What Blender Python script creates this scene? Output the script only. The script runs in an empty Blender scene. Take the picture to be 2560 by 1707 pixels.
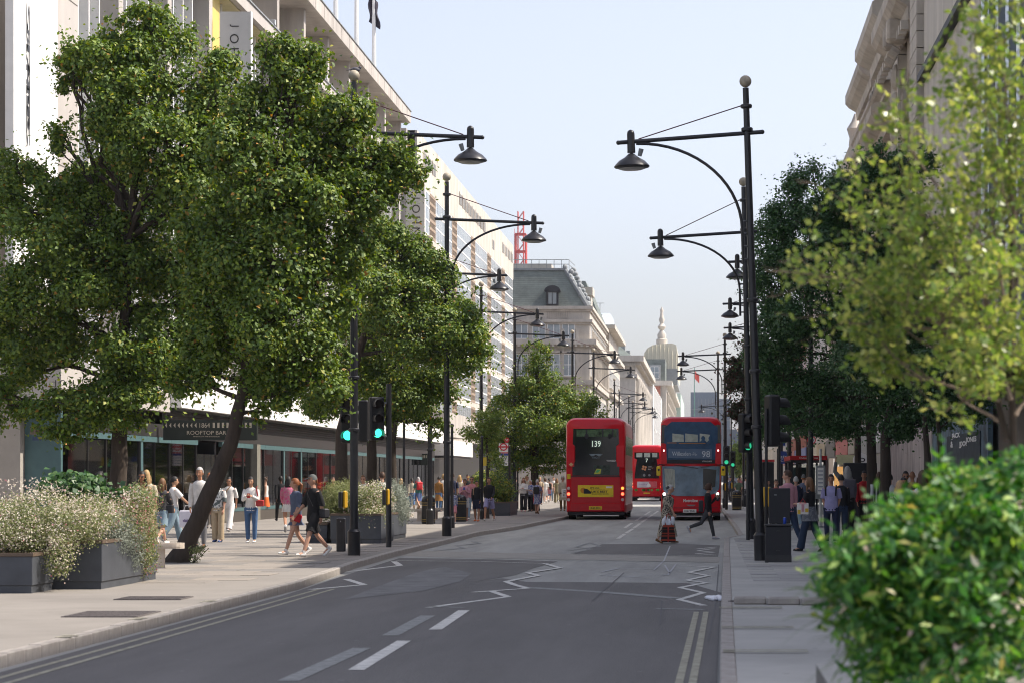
import bpy, math, random
import numpy as np
from mathutils import Vector, Matrix, Euler
random.seed(7); rng = np.random.default_rng(7)
R = math.radians
sc = bpy.context.scene
F = 6044.0; VX = 1765.0; VY = 1195.0; CH = 1.74     # focal length and street vanishing point measured on the photo; eye height

# ---------------------------------------------------------------- camera, light, exposure
cam_d = bpy.data.cameras.new('camera'); cam = bpy.data.objects.new('camera', cam_d)
sc.collection.objects.link(cam); sc.camera = cam
cam.location = (0, 0, CH); cam.rotation_euler = (R(90), 0, 0)
cam_d.lens = 85; cam_d.sensor_width = 36; cam_d.shift_x = -(VX-1280)/2560; cam_d.shift_y = (VY-853.5)/2560
cam_d.clip_start = .5; cam_d.clip_end = 6000
cam_d.dof.use_dof = True; cam_d.dof.focus_distance = 66; cam_d.dof.aperture_fstop = 3.6
SUN_EL = 50.0
sd = Vector((.97, .13, 0)).normalized()*math.cos(R(SUN_EL)) + Vector((0, 0, math.sin(R(SUN_EL))))
world = bpy.data.worlds.new('World'); sc.world = world; world.use_nodes = True
wn = world.node_tree; sky = wn.nodes.new('ShaderNodeTexSky'); sky.sky_type = 'NISHITA'; sky.sun_disc = False
sky.sun_elevation = R(SUN_EL); sky.sun_rotation = math.atan2(sd.x, sd.y)
sky.air_density = 1.0; sky.dust_density = 2.35; sky.ozone_density = 1.0; sky.altitude = 0
bgn = wn.nodes['Background']; bgn.inputs['Strength'].default_value = .145
hsv = wn.nodes.new('ShaderNodeHueSaturation'); hsv.inputs['Saturation'].default_value = .5
wn.links.new(sky.outputs[0], hsv.inputs['Color']); tnt = wn.nodes.new('ShaderNodeMix'); tnt.data_type = 'RGBA'; tnt.blend_type = 'MULTIPLY'; tnt.inputs[0].default_value = 1; tnt.inputs[7].default_value = (.975, .96, 1.03, 1)
wn.links.new(hsv.outputs[0], tnt.inputs[6]); wn.links.new(tnt.outputs[2], bgn.inputs['Color'])
sun_d = bpy.data.lights.new('sun', 'SUN'); sun_d.energy = 4.5; sun_d.angle = R(.6); sun_d.color = (1, .915, .8)
sun = bpy.data.objects.new('sun', sun_d); sc.collection.objects.link(sun)
sun.rotation_euler = sd.to_track_quat('Z', 'Y').to_euler(); sun.location = (30, 10, 60)
sc.view_settings.view_transform = 'Standard'; sc.view_settings.look = 'None'
sc.view_settings.exposure = .66; sc.view_settings.gamma = 1; sc.view_settings.use_curve_mapping = False
try:
    sc.cycles.max_bounces = 6; sc.cycles.transparent_max_bounces = 8; sc.cycles.use_denoising = True; sc.cycles.filter_width = 1.05
except Exception: pass

# ---------------------------------------------------------------- materials
MATS = {}
def M(name, col, rough=.7, metal=0, var=.12, scale=3.0, bump=0, bscale=30, emit=None, spec=.4, coat=0, stretch=None):
    if name in MATS: return MATS[name]
    m = bpy.data.materials.new(name); m.use_nodes = True; nt = m.node_tree; b = nt.nodes['Principled BSDF']
    b.inputs['Roughness'].default_value = rough; b.inputs['Metallic'].default_value = metal
    b.inputs['Specular IOR Level'].default_value = spec
    if coat: b.inputs['Coat Weight'].default_value = coat; b.inputs['Coat Roughness'].default_value = .06
    c = (*col, 1)
    tc = nt.nodes.new('ShaderNodeTexCoord'); src = tc.outputs['Object']
    if stretch:
        mp = nt.nodes.new('ShaderNodeMapping'); mp.inputs['Scale'].default_value = stretch
        nt.links.new(src, mp.inputs['Vector']); src = mp.outputs[0]
    if var:
        n = nt.nodes.new('ShaderNodeTexNoise'); n.inputs['Scale'].default_value = scale; n.inputs['Detail'].default_value = 6
        n.inputs['Roughness'].default_value = .65
        nt.links.new(src, n.inputs['Vector'])
        r = nt.nodes.new('ShaderNodeValToRGB'); r.color_ramp.elements[0].position = .3; r.color_ramp.elements[1].position = .7
        r.color_ramp.elements[0].color = tuple(x*(1-var) for x in col)+(1,); r.color_ramp.elements[1].color = tuple(min(1, x*(1+var)) for x in col)+(1,)
        nt.links.new(n.outputs['Fac'], r.inputs[0]); nt.links.new(r.outputs[0], b.inputs['Base Color'])
    else: b.inputs['Base Color'].default_value = c
    if bump:
        n2 = nt.nodes.new('ShaderNodeTexNoise'); n2.inputs['Scale'].default_value = bscale; n2.inputs['Detail'].default_value = 5
        nt.links.new(src, n2.inputs['Vector'])
        bp = nt.nodes.new('ShaderNodeBump'); bp.inputs['Strength'].default_value = bump; bp.inputs['Distance'].default_value = .02
        nt.links.new(n2.outputs['Fac'], bp.inputs['Height']); nt.links.new(bp.outputs[0], b.inputs['Normal'])
    if emit:
        b.inputs['Emission Color'].default_value = (*emit[:3], 1); b.inputs['Emission Strength'].default_value = emit[3]
    MATS[name] = m; return m
def leafmat(name, cols, trans=.35, rough=.55):
    m = bpy.data.materials.new(name); m.use_nodes = True; nt = m.node_tree; b = nt.nodes['Principled BSDF']
    a = nt.nodes.new('ShaderNodeAttribute'); a.attribute_name = 'tint'
    r = nt.nodes.new('ShaderNodeValToRGB'); els = r.color_ramp.elements
    while len(els) < len(cols): els.new(.5)
    for i, (p, c) in enumerate(cols): els[i].position = p; els[i].color = (*c, 1)
    nt.links.new(a.outputs['Fac'], r.inputs[0]); nt.links.new(r.outputs[0], b.inputs['Base Color'])
    b.inputs['Roughness'].default_value = rough; b.inputs['Specular IOR Level'].default_value = .66
    t = nt.nodes.new('ShaderNodeBsdfTranslucent'); hs = nt.nodes.new('ShaderNodeHueSaturation')
    hs.inputs['Value'].default_value = 1.5; hs.inputs['Saturation'].default_value = 1.1; hs.inputs['Hue'].default_value = .485
    nt.links.new(r.outputs[0], hs.inputs['Color']); nt.links.new(hs.outputs[0], t.inputs['Color'])
    mx = nt.nodes.new('ShaderNodeMixShader'); mx.inputs[0].default_value = trans
    nt.links.new(b.outputs[0], mx.inputs[1]); nt.links.new(t.outputs[0], mx.inputs[2])
    nt.links.new(mx.outputs[0], nt.nodes['Material Output'].inputs['Surface'])
    MATS[name] = m; return m
def glassmat(name, tint, refl=.25, rough=.03):
    m = bpy.data.materials.new(name); m.use_nodes = True; nt = m.node_tree
    for n in list(nt.nodes):
        if n.type == 'BSDF_PRINCIPLED': nt.nodes.remove(n)
    tr = nt.nodes.new('ShaderNodeBsdfTransparent'); tr.inputs[0].default_value = (*tint, 1)
    g = nt.nodes.new('ShaderNodeBsdfGlossy'); g.inputs['Roughness'].default_value = rough
    lw = nt.nodes.new('ShaderNodeLayerWeight'); lw.inputs[0].default_value = refl
    mx = nt.nodes.new('ShaderNodeMixShader'); nt.links.new(lw.outputs['Fresnel'], mx.inputs[0])
    nt.links.new(tr.outputs[0], mx.inputs[1]); nt.links.new(g.outputs[0], mx.inputs[2])
    nt.links.new(mx.outputs[0], nt.nodes['Material Output'].inputs['Surface']); MATS[name] = m; return m

black = M('black_paint', (.016, .016, .019), .32, var=.3, scale=6, spec=.5)
blackm = M('matt_black', (.02, .02, .024), .6)
redbus = M('bus_red', (.58, .006, .016), .3, var=.06, scale=1.2, coat=.25, spec=.25)
redbus2 = M('bus_red_dull', (.46, .008, .014), .4, var=.1)
darkglass = M('dark_glass', (.012, .014, .018), .06, var=0, spec=.9)
blueglass = M('blue_glass', (.03, .07, .13), .05, var=.2, scale=1.5, spec=.9)
white = M('white_paint', (.78, .77, .74), .5, var=.05)
stone_w = M('portland_stone', (.47, .43, .375), .85, var=.22, scale=.9, bump=.3, bscale=9, stretch=(1, 1, .22))
stone_g = M('concrete_stone', (.4, .37, .335), .85, var=.22, scale=.8, bump=.2, bscale=7, stretch=(1, 1, .2))
stone_d = M('weathered_stone', (.42, .375, .32), .85, var=.28, scale=.9, bump=.4, bscale=6)
stone_l = M('pale_render', (.42, .39, .36), .8, var=.1, scale=.8, bump=.1, stretch=(1, 1, .25))  # one even pale tone for piers, slabs and fascias
slate = M('slate_roof', (.13, .155, .14), .7, var=.25, scale=1.5)
lead = M('lead', (.22, .235, .24), .55, var=.2)
brickm = M('red_brick', (.3, .1, .06), .85, var=.2, scale=2)
teal = M('teal_frame', (.065, .125, .13), .5)
louvre = M('grey_louvre', (.22, .21, .195), .6, stretch=(1, 1, 12))
darkband = M('dark_fascia', (.035, .033, .032), .35)
yellow = M('yellow_panel', (.62, .47, .12), .6)
alum = M('aluminium', (.55, .56, .56), .4, metal=.4)
winglass = M('window_glass', (.17, .21, .24), .12, var=.12, scale=.35, spec=1)
winglass2 = M('window_blind', (.3, .34, .36), .3, var=.3, scale=.5)
wglass_d = M('window_dark', (.035, .045, .055), .06, var=.3, scale=.5, spec=1)
shopglass = glassmat('shop_glass', (.75, .78, .78), .3)
bark = M('bark', (.05, .037, .028), .95, var=.4, scale=6, bump=1, bscale=22, stretch=(1, 1, .25))
planterm = M('planter_slate', (.062, .068, .08), .55, var=.2, scale=2)
soil = M('soil', (.05, .035, .025), .95)
granite = M('granite_kerb', (.33, .3, .27), .8, var=.18, scale=5, bump=.3, bscale=60)
ymark = M('yellow_marking', (.31, .295, .225), .85, var=.35, scale=7)
wmark = M('white_marking', (.56, .55, .51), .8, var=.35, scale=6)
wmark_old = M('worn_marking', (.24, .245, .235), .85, var=.35, scale=9)

# ---------------------------------------------------------------- mesh building
COL = sc.collection
def link(o, parent=None):
    COL.objects.link(o)
    if parent is not None: o.parent = parent
    return o
def tag(o, label=None, cat=None, group=None, kind=None):
    if label: o['label'] = label
    if cat: o['category'] = cat
    if group: o['group'] = group
    if kind: o['kind'] = kind
    return o
def empty(name, loc, rz=0, label=None, cat=None, group=None, tilt=(0, 0)):
    o = bpy.data.objects.new(name, None); link(o); o.location = loc; o.rotation_euler = (tilt[0], tilt[1], rz)
    return tag(o, label, cat, group)
class MB:
    def __init__(s, T=None): s.v = []; s.f = []; s.mi = []; s.mats = []; s.T = T; s.cur = 0
    def m(s, mat):
        if mat not in s.mats: s.mats.append(mat)
        s.cur = s.mats.index(mat); return s
    def add(s, vs, fs):
        o = len(s.v)
        if s.T is not None: vs = [tuple(s.T @ Vector(p)) for p in vs]
        s.v += [tuple(p) for p in vs]; s.f += [tuple(i+o for i in f) for f in fs]; s.mi += [s.cur]*len(fs); return s
    def box(s, x0, x1, y0, y1, z0, z1, bev=0):
        if x0 > x1: x0, x1 = x1, x0
        if y0 > y1: y0, y1 = y1, y0
        if z0 > z1: z0, z1 = z1, z0
        if bev:
            b = bev; p = [(x0+b, y0), (x1-b, y0), (x1, y0+b), (x1, y1-b), (x1-b, y1), (x0+b, y1), (x0, y1-b), (x0, y0+b)]
            cx, cy = (x0+x1)/2, (y0+y1)/2; vs = []
            def sh(q, k): return (cx+(q[0]-cx)*(1-2*k/max(1e-6, x1-x0)), cy+(q[1]-cy)*(1-2*k/max(1e-6, y1-y0)))
            for z, k in ((z0, b), (z0+b, 0), (z1-b, 0), (z1, b)): vs += [(*sh(q, k), z) for q in p]
            fs = [tuple(range(7, -1, -1)), tuple(range(24, 32))]
            for l in range(3): fs += [(l*8+i, l*8+(i+1) % 8, l*8+8+(i+1) % 8, l*8+8+i) for i in range(8)]
            return s.add(vs, fs)
        return s.add([(x0, y0, z0), (x1, y0, z0), (x1, y1, z0), (x0, y1, z0), (x0, y0, z1), (x1, y0, z1), (x1, y1, z1), (x0, y1, z1)],
                     [(0, 3, 2, 1), (4, 5, 6, 7), (0, 1, 5, 4), (1, 2, 6, 5), (2, 3, 7, 6), (3, 0, 4, 7)])
    def prism(s, poly, z0, z1, axis='z'):
        n = len(poly)
        if axis == 'z': vs = [(x, y, z0) for x, y in poly]+[(x, y, z1) for x, y in poly]
        elif axis == 'y': vs = [(x, z0, y) for x, y in poly]+[(x, z1, y) for x, y in poly]
        else: vs = [(z0, x, y) for x, y in poly]+[(z1, x, y) for x, y in poly]
        return s.add(vs, [tuple(range(n-1, -1, -1)), tuple(range(n, 2*n))]+[(i, (i+1) % n, n+(i+1) % n, n+i) for i in range(n)])
    def tube(s, pts, rad, n=8, cap=True, flat=1.0, up=None):
        pts = [Vector(p) for p in pts]
        if not hasattr(rad, '__len__'): rad = [rad]*len(pts)
        vs = []; prev = None
        for i, p in enumerate(pts):
            d = (pts[min(i+1, len(pts)-1)]-pts[max(i-1, 0)]);
            if d.length < 1e-9: d = Vector((0, 0, 1))
            d.normalize()
            if prev is None:
                a = Vector(up) if up else (Vector((1, 0, 0)) if abs(d.x) < .8 else Vector((0, 1, 0)))
            else: a = prev
            a = (a-d*a.dot(d)).normalized(); b = d.cross(a); prev = a
            r = rad[i]; rx, ry = (r if hasattr(r, '__len__') else (r, r*flat))
            for k in range(n):
                t = 2*math.pi*k/n; vs.append(p+a*math.cos(t)*rx+b*math.sin(t)*ry)
        fs = []
        for i in range(len(pts)-1):
            fs += [(i*n+k, i*n+(k+1) % n, (i+1)*n+(k+1) % n, (i+1)*n+k) for k in range(n)]
        if cap: fs += [tuple(range(n-1, -1, -1)), tuple(range((len(pts)-1)*n, len(pts)*n))]
        return s.add(vs, fs)
    def lathe(s, c, prof, n=16):
        vs = []
        for r, z in prof: vs += [(c[0]+r*math.cos(2*math.pi*k/n), c[1]+r*math.sin(2*math.pi*k/n), c[2]+z) for k in range(n)]
        fs = []
        for i in range(len(prof)-1): fs += [(i*n+k, i*n+(k+1) % n, (i+1)*n+(k+1) % n, (i+1)*n+k) for k in range(n)]
        fs += [tuple(range(n-1, -1, -1)), tuple(range((len(prof)-1)*n, len(prof)*n))]
        return s.add(vs, fs)
    def ball(s, c, r, n=12, m=8):
        r = r if hasattr(r, '__len__') else (r, r, r)
        return s.lathe_s(c, r, n, m)
    def lathe_s(s, c, r, n, m):
        vs = []
        for i in range(m+1):
            ph = math.pi*(i/m*.998+.001); z = -math.cos(ph); q = math.sin(ph)
            vs += [(c[0]+r[0]*q*math.cos(2*math.pi*k/n), c[1]+r[1]*q*math.sin(2*math.pi*k/n), c[2]+r[2]*z) for k in range(n)]
        return s.add(vs, [(i*n+k, i*n+(k+1) % n, (i+1)*n+(k+1) % n, (i+1)*n+k) for i in range(m) for k in range(n)])
    def discy(s, cx, y, cz, r, d=.02, n=16, rz=None):   # a disc facing -Y, thickness d
        rz = rz or r
        return s.prism([(cx+r*math.cos(2*math.pi*k/n), cz+rz*math.sin(2*math.pi*k/n)) for k in range(n)], y, y+d, 'y')
    def mesh(s, name, smooth=False):
        me = bpy.data.meshes.new(name); me.from_pydata(s.v, [], s.f)
        for m in (s.mats or [blackm]): me.materials.append(m)
        me.polygons.foreach_set('material_index', s.mi)
        if smooth: me.polygons.foreach_set('use_smooth', [True]*len(s.f))
        me.update(); return me
    def build(s, name, mat=None, parent=None, smooth=False, loc=None):
        if mat is not None: s.mats = [mat]; s.mi = [0]*len(s.f)
        o = bpy.data.objects.new(name, s.mesh(name, smooth)); link(o, parent)
        if smooth:
            try: o.data.set_sharp_from_angle(angle=R(40))
            except Exception: pass
        if loc: o.location = loc
        return o
def bx(name, mat, parent, *a, bev=0, kind=None, label=None):
    o = MB().box(*a, bev=bev).build(name, mat, parent)
    if kind: o['kind'] = kind
    if label: o['label'] = label
    return o
def inst(o, loc=None, parent=None, scale=None, rz=None):
    c = o.copy(); COL.objects.link(c)
    if parent is not None: c.parent = parent
    if loc is not None: c.location = loc
    if scale is not None: c.scale = scale
    if rz is not None: c.rotation_euler = (0, 0, rz)
    return c
FONT_N = [0]
def text(s, mat, parent, loc, width=None, height=None, face='-y', depth=.006, name='lettering', space=1.0, bold=0.0, down=False, rot=None):
    cu = bpy.data.curves.new('t', 'FONT'); cu.body = s; cu.align_x = 'CENTER'; cu.align_y = 'CENTER'; cu.size = 1; cu.extrude = .5
    cu.space_character = space; cu.offset = bold; cu.resolution_u = 3; cu.space_line = .9
    t = bpy.data.objects.new('t', cu); COL.objects.link(t)
    me = bpy.data.meshes.new_from_object(t.evaluated_get(bpy.context.evaluated_depsgraph_get()))
    bpy.data.objects.remove(t); bpy.data.curves.remove(cu)
    n = len(me.vertices)
    if n == 0: return None
    co = np.empty(n*3, np.float32); me.vertices.foreach_get('co', co); co = co.reshape(-1, 3)
    mn, mxx = co.min(0), co.max(0); c = (mn+mxx)/2; sz = mxx-mn
    kx = (width/sz[0]) if width else None; ky = (height/sz[1]) if height else None
    kx = kx or ky; ky = ky or kx
    co = (co-c)*np.array([kx, ky, depth/max(sz[2], 1e-6)])
    if down: co = np.stack([co[:, 1], -co[:, 0], co[:, 2]], 1)
    if face == '-y': q = np.stack([co[:, 0], -co[:, 2], co[:, 1]], 1)
    elif face == '+x': q = np.stack([co[:, 2], co[:, 0], co[:, 1]], 1)
    elif face == '-x': q = np.stack([-co[:, 2], -co[:, 0], co[:, 1]], 1)
    else: q = co
    me.vertices.foreach_set('co', q.astype(np.float32).ravel()); me.materials.clear(); me.materials.append(mat); me.update()
    o = bpy.data.objects.new(name, me); link(o, parent); o.location = loc
    return o
def px(x, d): return (x-VX)*d/F
def pz(y, d): return CH+(VY-y)*d/F
def gd(y, z=0.0): return F*(CH-z)/(y-VY)          # distance of a ground point seen at row y
def gp(x, y, z=0.0): d = gd(y, z); return (px(x, d), d)
PZ = .12   # pavement height

# ================================================================ ground, road, pavements
def struct(o): o['kind'] = 'structure'; return o
asph_old = M('asphalt_worn', (.325, .322, .3), .9, var=.22, scale=1.1, bump=.5, bscale=160, stretch=(1, .09, 1))
def asphalt_new():
    m = M('asphalt_dark', (.138, .131, .124), .88, var=.2, scale=.9, bump=.6, bscale=110, stretch=(1, .12, 1)); nt = m.node_tree; b = nt.nodes['Principled BSDF']
    old = b.inputs['Base Color'].links[0].from_socket                  # pale gum spots and aggregate over the tar
    v = nt.nodes.new('ShaderNodeTexVoronoi'); v.inputs['Scale'].default_value = 1.6; v.inputs['Randomness'].default_value = 1
    tc = [n for n in nt.nodes if n.type == 'TEX_COORD'][0]; nt.links.new(tc.outputs['Object'], v.inputs['Vector'])
    lt = nt.nodes.new('ShaderNodeMath'); lt.operation = 'LESS_THAN'; lt.inputs[1].default_value = .05; nt.links.new(v.outputs['Distance'], lt.inputs[0])
    mu = nt.nodes.new('ShaderNodeMath'); mu.operation = 'MULTIPLY'; mu.inputs[1].default_value = .45; nt.links.new(lt.outputs[0], mu.inputs[0])
    mx = nt.nodes.new('ShaderNodeMix'); mx.data_type = 'RGBA'; nt.links.new(mu.outputs[0], mx.inputs[0]); nt.links.new(old, mx.inputs[6]); mx.inputs[7].default_value = (.3, .3, .3, 1)
    nt.links.new(mx.outputs[2], b.inputs['Base Color']); return m
asph_new = asphalt_new()
def gum(m, col, r, sc_, amt):
    nt = m.node_tree; b = nt.nodes['Principled BSDF']; old = b.inputs['Base Color'].links[0].from_socket
    v = nt.nodes.new('ShaderNodeTexVoronoi'); v.inputs['Scale'].default_value = sc_; g = nt.nodes.new('ShaderNodeNewGeometry'); nt.links.new(g.outputs['Position'], v.inputs['Vector'])
    lt = nt.nodes.new('ShaderNodeMath'); lt.operation = 'LESS_THAN'; lt.inputs[1].default_value = r; nt.links.new(v.outputs['Distance'], lt.inputs[0])
    mu = nt.nodes.new('ShaderNodeMath'); mu.operation = 'MULTIPLY'; mu.inputs[1].default_value = amt; nt.links.new(lt.outputs[0], mu.inputs[0])
    n = nt.nodes.new('ShaderNodeTexNoise'); n.inputs['Scale'].default_value = .35; n.inputs['Detail'].default_value = 7; nt.links.new(g.outputs['Position'], n.inputs['Vector'])
    r2 = nt.nodes.new('ShaderNodeMapRange'); r2.inputs[1].default_value = .52; r2.inputs[2].default_value = .7; r2.inputs[3].default_value = 1; r2.inputs[4].default_value = .78; nt.links.new(n.outputs['Fac'], r2.inputs[0])
    ml = nt.nodes.new('ShaderNodeMix'); ml.data_type = 'RGBA'; ml.blend_type = 'MULTIPLY'; ml.inputs[0].default_value = 1; nt.links.new(old, ml.inputs[6]); nt.links.new(r2.outputs[0], ml.inputs[7])
    mx = nt.nodes.new('ShaderNodeMix'); mx.data_type = 'RGBA'; nt.links.new(mu.outputs[0], mx.inputs[0]); nt.links.new(ml.outputs[2], mx.inputs[6]); mx.inputs[7].default_value = (*col, 1)
    nt.links.new(mx.outputs[2], b.inputs['Base Color'])
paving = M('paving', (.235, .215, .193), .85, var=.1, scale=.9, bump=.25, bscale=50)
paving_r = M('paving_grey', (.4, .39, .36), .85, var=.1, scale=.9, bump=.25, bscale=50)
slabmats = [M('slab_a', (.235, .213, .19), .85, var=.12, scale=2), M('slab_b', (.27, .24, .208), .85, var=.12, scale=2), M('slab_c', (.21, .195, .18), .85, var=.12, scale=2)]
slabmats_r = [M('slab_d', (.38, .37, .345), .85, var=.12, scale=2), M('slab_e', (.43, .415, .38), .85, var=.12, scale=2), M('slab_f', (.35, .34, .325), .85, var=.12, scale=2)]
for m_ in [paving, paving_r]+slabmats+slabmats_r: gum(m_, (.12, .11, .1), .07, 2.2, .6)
struct(bx('ground', M('far_ground', (.2, .19, .18), .9), None, -900, 900, -300, 3000, -.3, -.02))
LK = [(-6.46, 2), (-6.46, 22), (-6.4, 33), (-6.38, 38), (-6.57, 42.4), (-6.77, 46.5), (-6.9, 53.7), (-6.88, 62), (-6.88, 73.5), (-6.4, 82), (-5.95, 103), (-6.3, 130), (-6.3, 300), (-6.3, 1000)]
RK = [(.0, 2), (.12, 20.7), (.19, 30), (.26, 38.8), (.5, 66), (.95, 69.5), (.95, 85), (.8, 130), (.8, 300), (.8, 1000)]
struct(MB().prism([(-8, 2), (2.5, 2), (2.5, 1000), (-8, 1000)], -.02, 0).build('road', asph_old))
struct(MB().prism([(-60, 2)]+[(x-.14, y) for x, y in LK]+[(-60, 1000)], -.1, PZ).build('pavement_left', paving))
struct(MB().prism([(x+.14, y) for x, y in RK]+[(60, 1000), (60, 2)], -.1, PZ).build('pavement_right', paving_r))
PL, PR = bpy.data.objects['pavement_left'], bpy.data.objects['pavement_right']
kerb0 = MB().box(-.14, 0, .004, .996, -.05, PZ+.006, bev=.012).mesh('kerb_stone'); kerb0.materials.clear(); kerb0.materials.append(granite)
def kerbs(path, side, parent, y0, y1, ln):
    pts = [Vector((x, y)) for x, y in path]; y = y0
    def xat(yy):
        for a, b in zip(pts, pts[1:]):
            if a.y <= yy <= b.y: return a.x+(b.x-a.x)*(yy-a.y)/(b.y-a.y)
        return pts[-1].x
    while y < y1:
        l = ln*(.85+.3*random.random()); a = Vector((xat(y), y)); b = Vector((xat(y+l), y+l))
        o = bpy.data.objects.new('kerb_stone', kerb0); link(o, parent)
        o.location = (a.x+(0 if side < 0 else .14), a.y, random.uniform(-.004, .004)); o.scale = (1, (b-a).length, 1); o.rotation_euler = (0, 0, -math.atan2(b.x-a.x, b.y-a.y))
        y += l
kerbs(LK, -1, PL, 19, 62, .6); kerbs(LK, -1, PL, 62, 180, 1.0)
kerbs(RK, 1, PR, 18, 66, .75); kerbs(RK, 1, PR, 66, 130, 1.0)
bx('kerb_line', granite, PL, -6.44, -6.3, 182, 1000, 0, PZ+.005); bx('kerb_line', granite, PR, .8, .94, 132, 1000, 0, PZ+.005)
slab0 = [MB().box(0, 1, 0, 1, 0, .006, bev=.004).build('paving_slab', m, PL).data for m in slabmats]
for o in [o for o in COL.objects if o.name.startswith('paving_slab')]: bpy.data.objects.remove(o)
slab1 = []
for m in slabmats_r: me = slab0[0].copy(); me.materials.clear(); me.materials.append(m); slab1.append(me)
def slabs(x0, x1, y0, y1, w, l, meshes, parent, skew):
    r = 0; y = y0
    while y < y1:
        x = x0+skew(y)+(r % 2)*w*.5
        while x < x1:
            ww = w
            o = bpy.data.objects.new('paving_slab', random.choice(meshes)); link(o, parent)
            o.location = (x, y, PZ+random.uniform(-.0015, .002)); o.scale = (ww-.012, l-.014, 1); x += ww
        y += l; r += 1
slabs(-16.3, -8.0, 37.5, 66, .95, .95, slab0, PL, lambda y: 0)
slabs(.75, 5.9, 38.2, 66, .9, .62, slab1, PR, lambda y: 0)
# raised kerb return on the right pavement
for i in range(3):
    o = MB().m(granite).box(0, .42, 0, .3, 0, .1, bev=.02).build('kerb_stone', None, PR); o.location = (.36+i*.43, 31.1-.12*i, PZ-.004)
# ---------------------------------------------------------------- road surface patches and markings (sheets, 4 mm apart)
def sheet(name, pix, mat, z=.004, label=None, world=False):
    pts = pix if world else [gp(x, y, z) for x, y in pix]
    o = MB().add([(x, y, z) for x, y in pts], [tuple(range(len(pts)))]).build(name, mat)
    if o.data.polygons[0].normal.z < 0: o.data.flip_normals()
    return struct(o)
sheet('road_patch', [(-700, 1707), (1790, 1760), (1797, 1600), (1803, 1480), (1720, 1456), (1500, 1454), (1315, 1453), (1255, 1444), (1180, 1455), (1290, 1436), (1330, 1420), (1395, 1402), (1240, 1397), (1000, 1393), (900, 1425), (700, 1490), (450, 1556), (250, 1610), (-100, 1707)], asph_new)
sheet('road_patch', [(1432, 1384), (1505, 1359), (1700, 1358), (1800, 1362), (1795, 1391), (1600, 1387)], asph_new)
sheet('road_patch', [(940, 1372), (1240, 1380), (1800, 1391), (1797, 1405), (1500, 1399), (1250, 1395), (920, 1386)], M('asphalt_brown', (.29, .275, .245), .9, var=.15), .004)
sheet('road_patch', [(1040, 1430), (1110, 1415), (1180, 1432), (1150, 1452), (1060, 1475), (860, 1497), (930, 1470)], M('asphalt_scuffed', (.16, .158, .155), .9, var=.3, scale=2), .008)
def dash(x0, y0, x1, y1, w=.1, m=wmark, z=.008, name='road_marking'):
    a = Vector(gp(x0, y0, z)); b = Vector(gp(x1, y1, z)); d = (b-a).normalized(); n = Vector((-d.y, d.x))*w/2
    return sheet(name, [tuple(a-n), tuple(b-n), tuple(b+n), tuple(a+n)], m, z, world=True)
dash(890, 1673, 1010, 1600, .15); dash(1088, 1572, 1160, 1524, .15)
dash(720, 1700, 905, 1618, .19, wmark_old); dash(975, 1587, 1070, 1537, .19, wmark_old)
for a, b, c, d in ((1545, 1345, 1562, 1333), (1565, 1331, 1583, 1320), (1585, 1318, 1601, 1307), (1603, 1305, 1618, 1295), (1620, 1293, 1632, 1285), (1634, 1284, 1645, 1276),
                   (1562, 1318, 1580, 1306), (1590, 1300, 1606, 1290), (1612, 1286, 1626, 1277)): dash(a, b, c, d, .12)
def zig(pts, w=.1, m=wmark, z=.008):
    w *= 1.3 if m is wmark else 1.1 if m is not ymark else 1
    for (a, b), (c, d) in zip(pts, pts[1:]): dash(a, b, c, d, w, m, z); z += .0006
zig([(1070, 1517), (1270, 1490), (1228, 1476), (1180, 1479), (1320, 1469), (1286, 1460), (1265, 1452), (1345, 1437), (1320, 1430), (1400, 1418), (1362, 1407)], .09)
zig([(1360, 1407), (1200, 1402), (990, 1400)], .07); zig([(850, 1430), (1000, 1412), (985, 1402)], .1); zig([(775, 1472), (910, 1460), (865, 1446)], .1)
zig([(1075, 1515), (1160, 1517)], .12, wmark_old)
zig([(1320, 1467), (1500, 1478), (1695, 1494)], .26, wmark_old)
zig([(1640, 1520), (1760, 1522)], .2, wmark_old); zig([(1240, 1240+153), (1420, 1399), (1795, 1403)], .05, wmark_old)
tar = M('tar_seam', (.075, .073, .075), .7)
for s_ in ([(1480, 1500), (1560, 1430)], [(1650, 1560), (1655, 1500)], [(1770, 1600), (1790, 1500), (1797, 1410)]): zig(s_, .015, tar, .0105)
zig([(1760, 1512), (1698, 1497), (1758, 1480), (1700, 1467), (1766, 1455), (1717, 1449), (1770, 1437), (1722, 1429), (1785, 1416), (1720, 1413)], .085, wmark)
zig([(1790, 1386), (1740, 1383), (1785, 1379), (1745, 1375), (1785, 1370), (1740, 1371), (1790, 1366)], .07)
zig([(1420, 1375), (1500, 1364), (1475, 1355), (1440, 1366), (1480, 1371), (1430, 1381)], .08, wmark_old)
zig([(1440, 1385), (1600, 1385), (1795, 1389)], .06)
zig([(1085, 1375), (1160, 1369), (1140, 1362), (1200, 1357), (1180, 1352), (1230, 1350)], .1, wmark_old)
zig([(1505, 1428), (1545, 1419), (1640, 1421)], .05, M('survey_paint', (.4, .4, .42), .8)); zig([(1497, 1436), (1600, 1441)], .07, MATS['survey_paint'])
zig([(1635, 1423), (1660, 1400), (1675, 1364)], .03, MATS['survey_paint']); zig([(1662, 1411), (1675, 1432), (1655, 1437)], .03, MATS['survey_paint']); zig([(1690, 1408), (1670, 1436)], .03, MATS['survey_paint'])
for dx in (0, 17):                                                     # double yellow lines along both kerbs
    zig([(1684+dx*2.2, 1757), (1697+dx*2, 1707), (1720+dx*1.7, 1615), (1741+dx*1.4, 1528)], .07, ymark)
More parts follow.
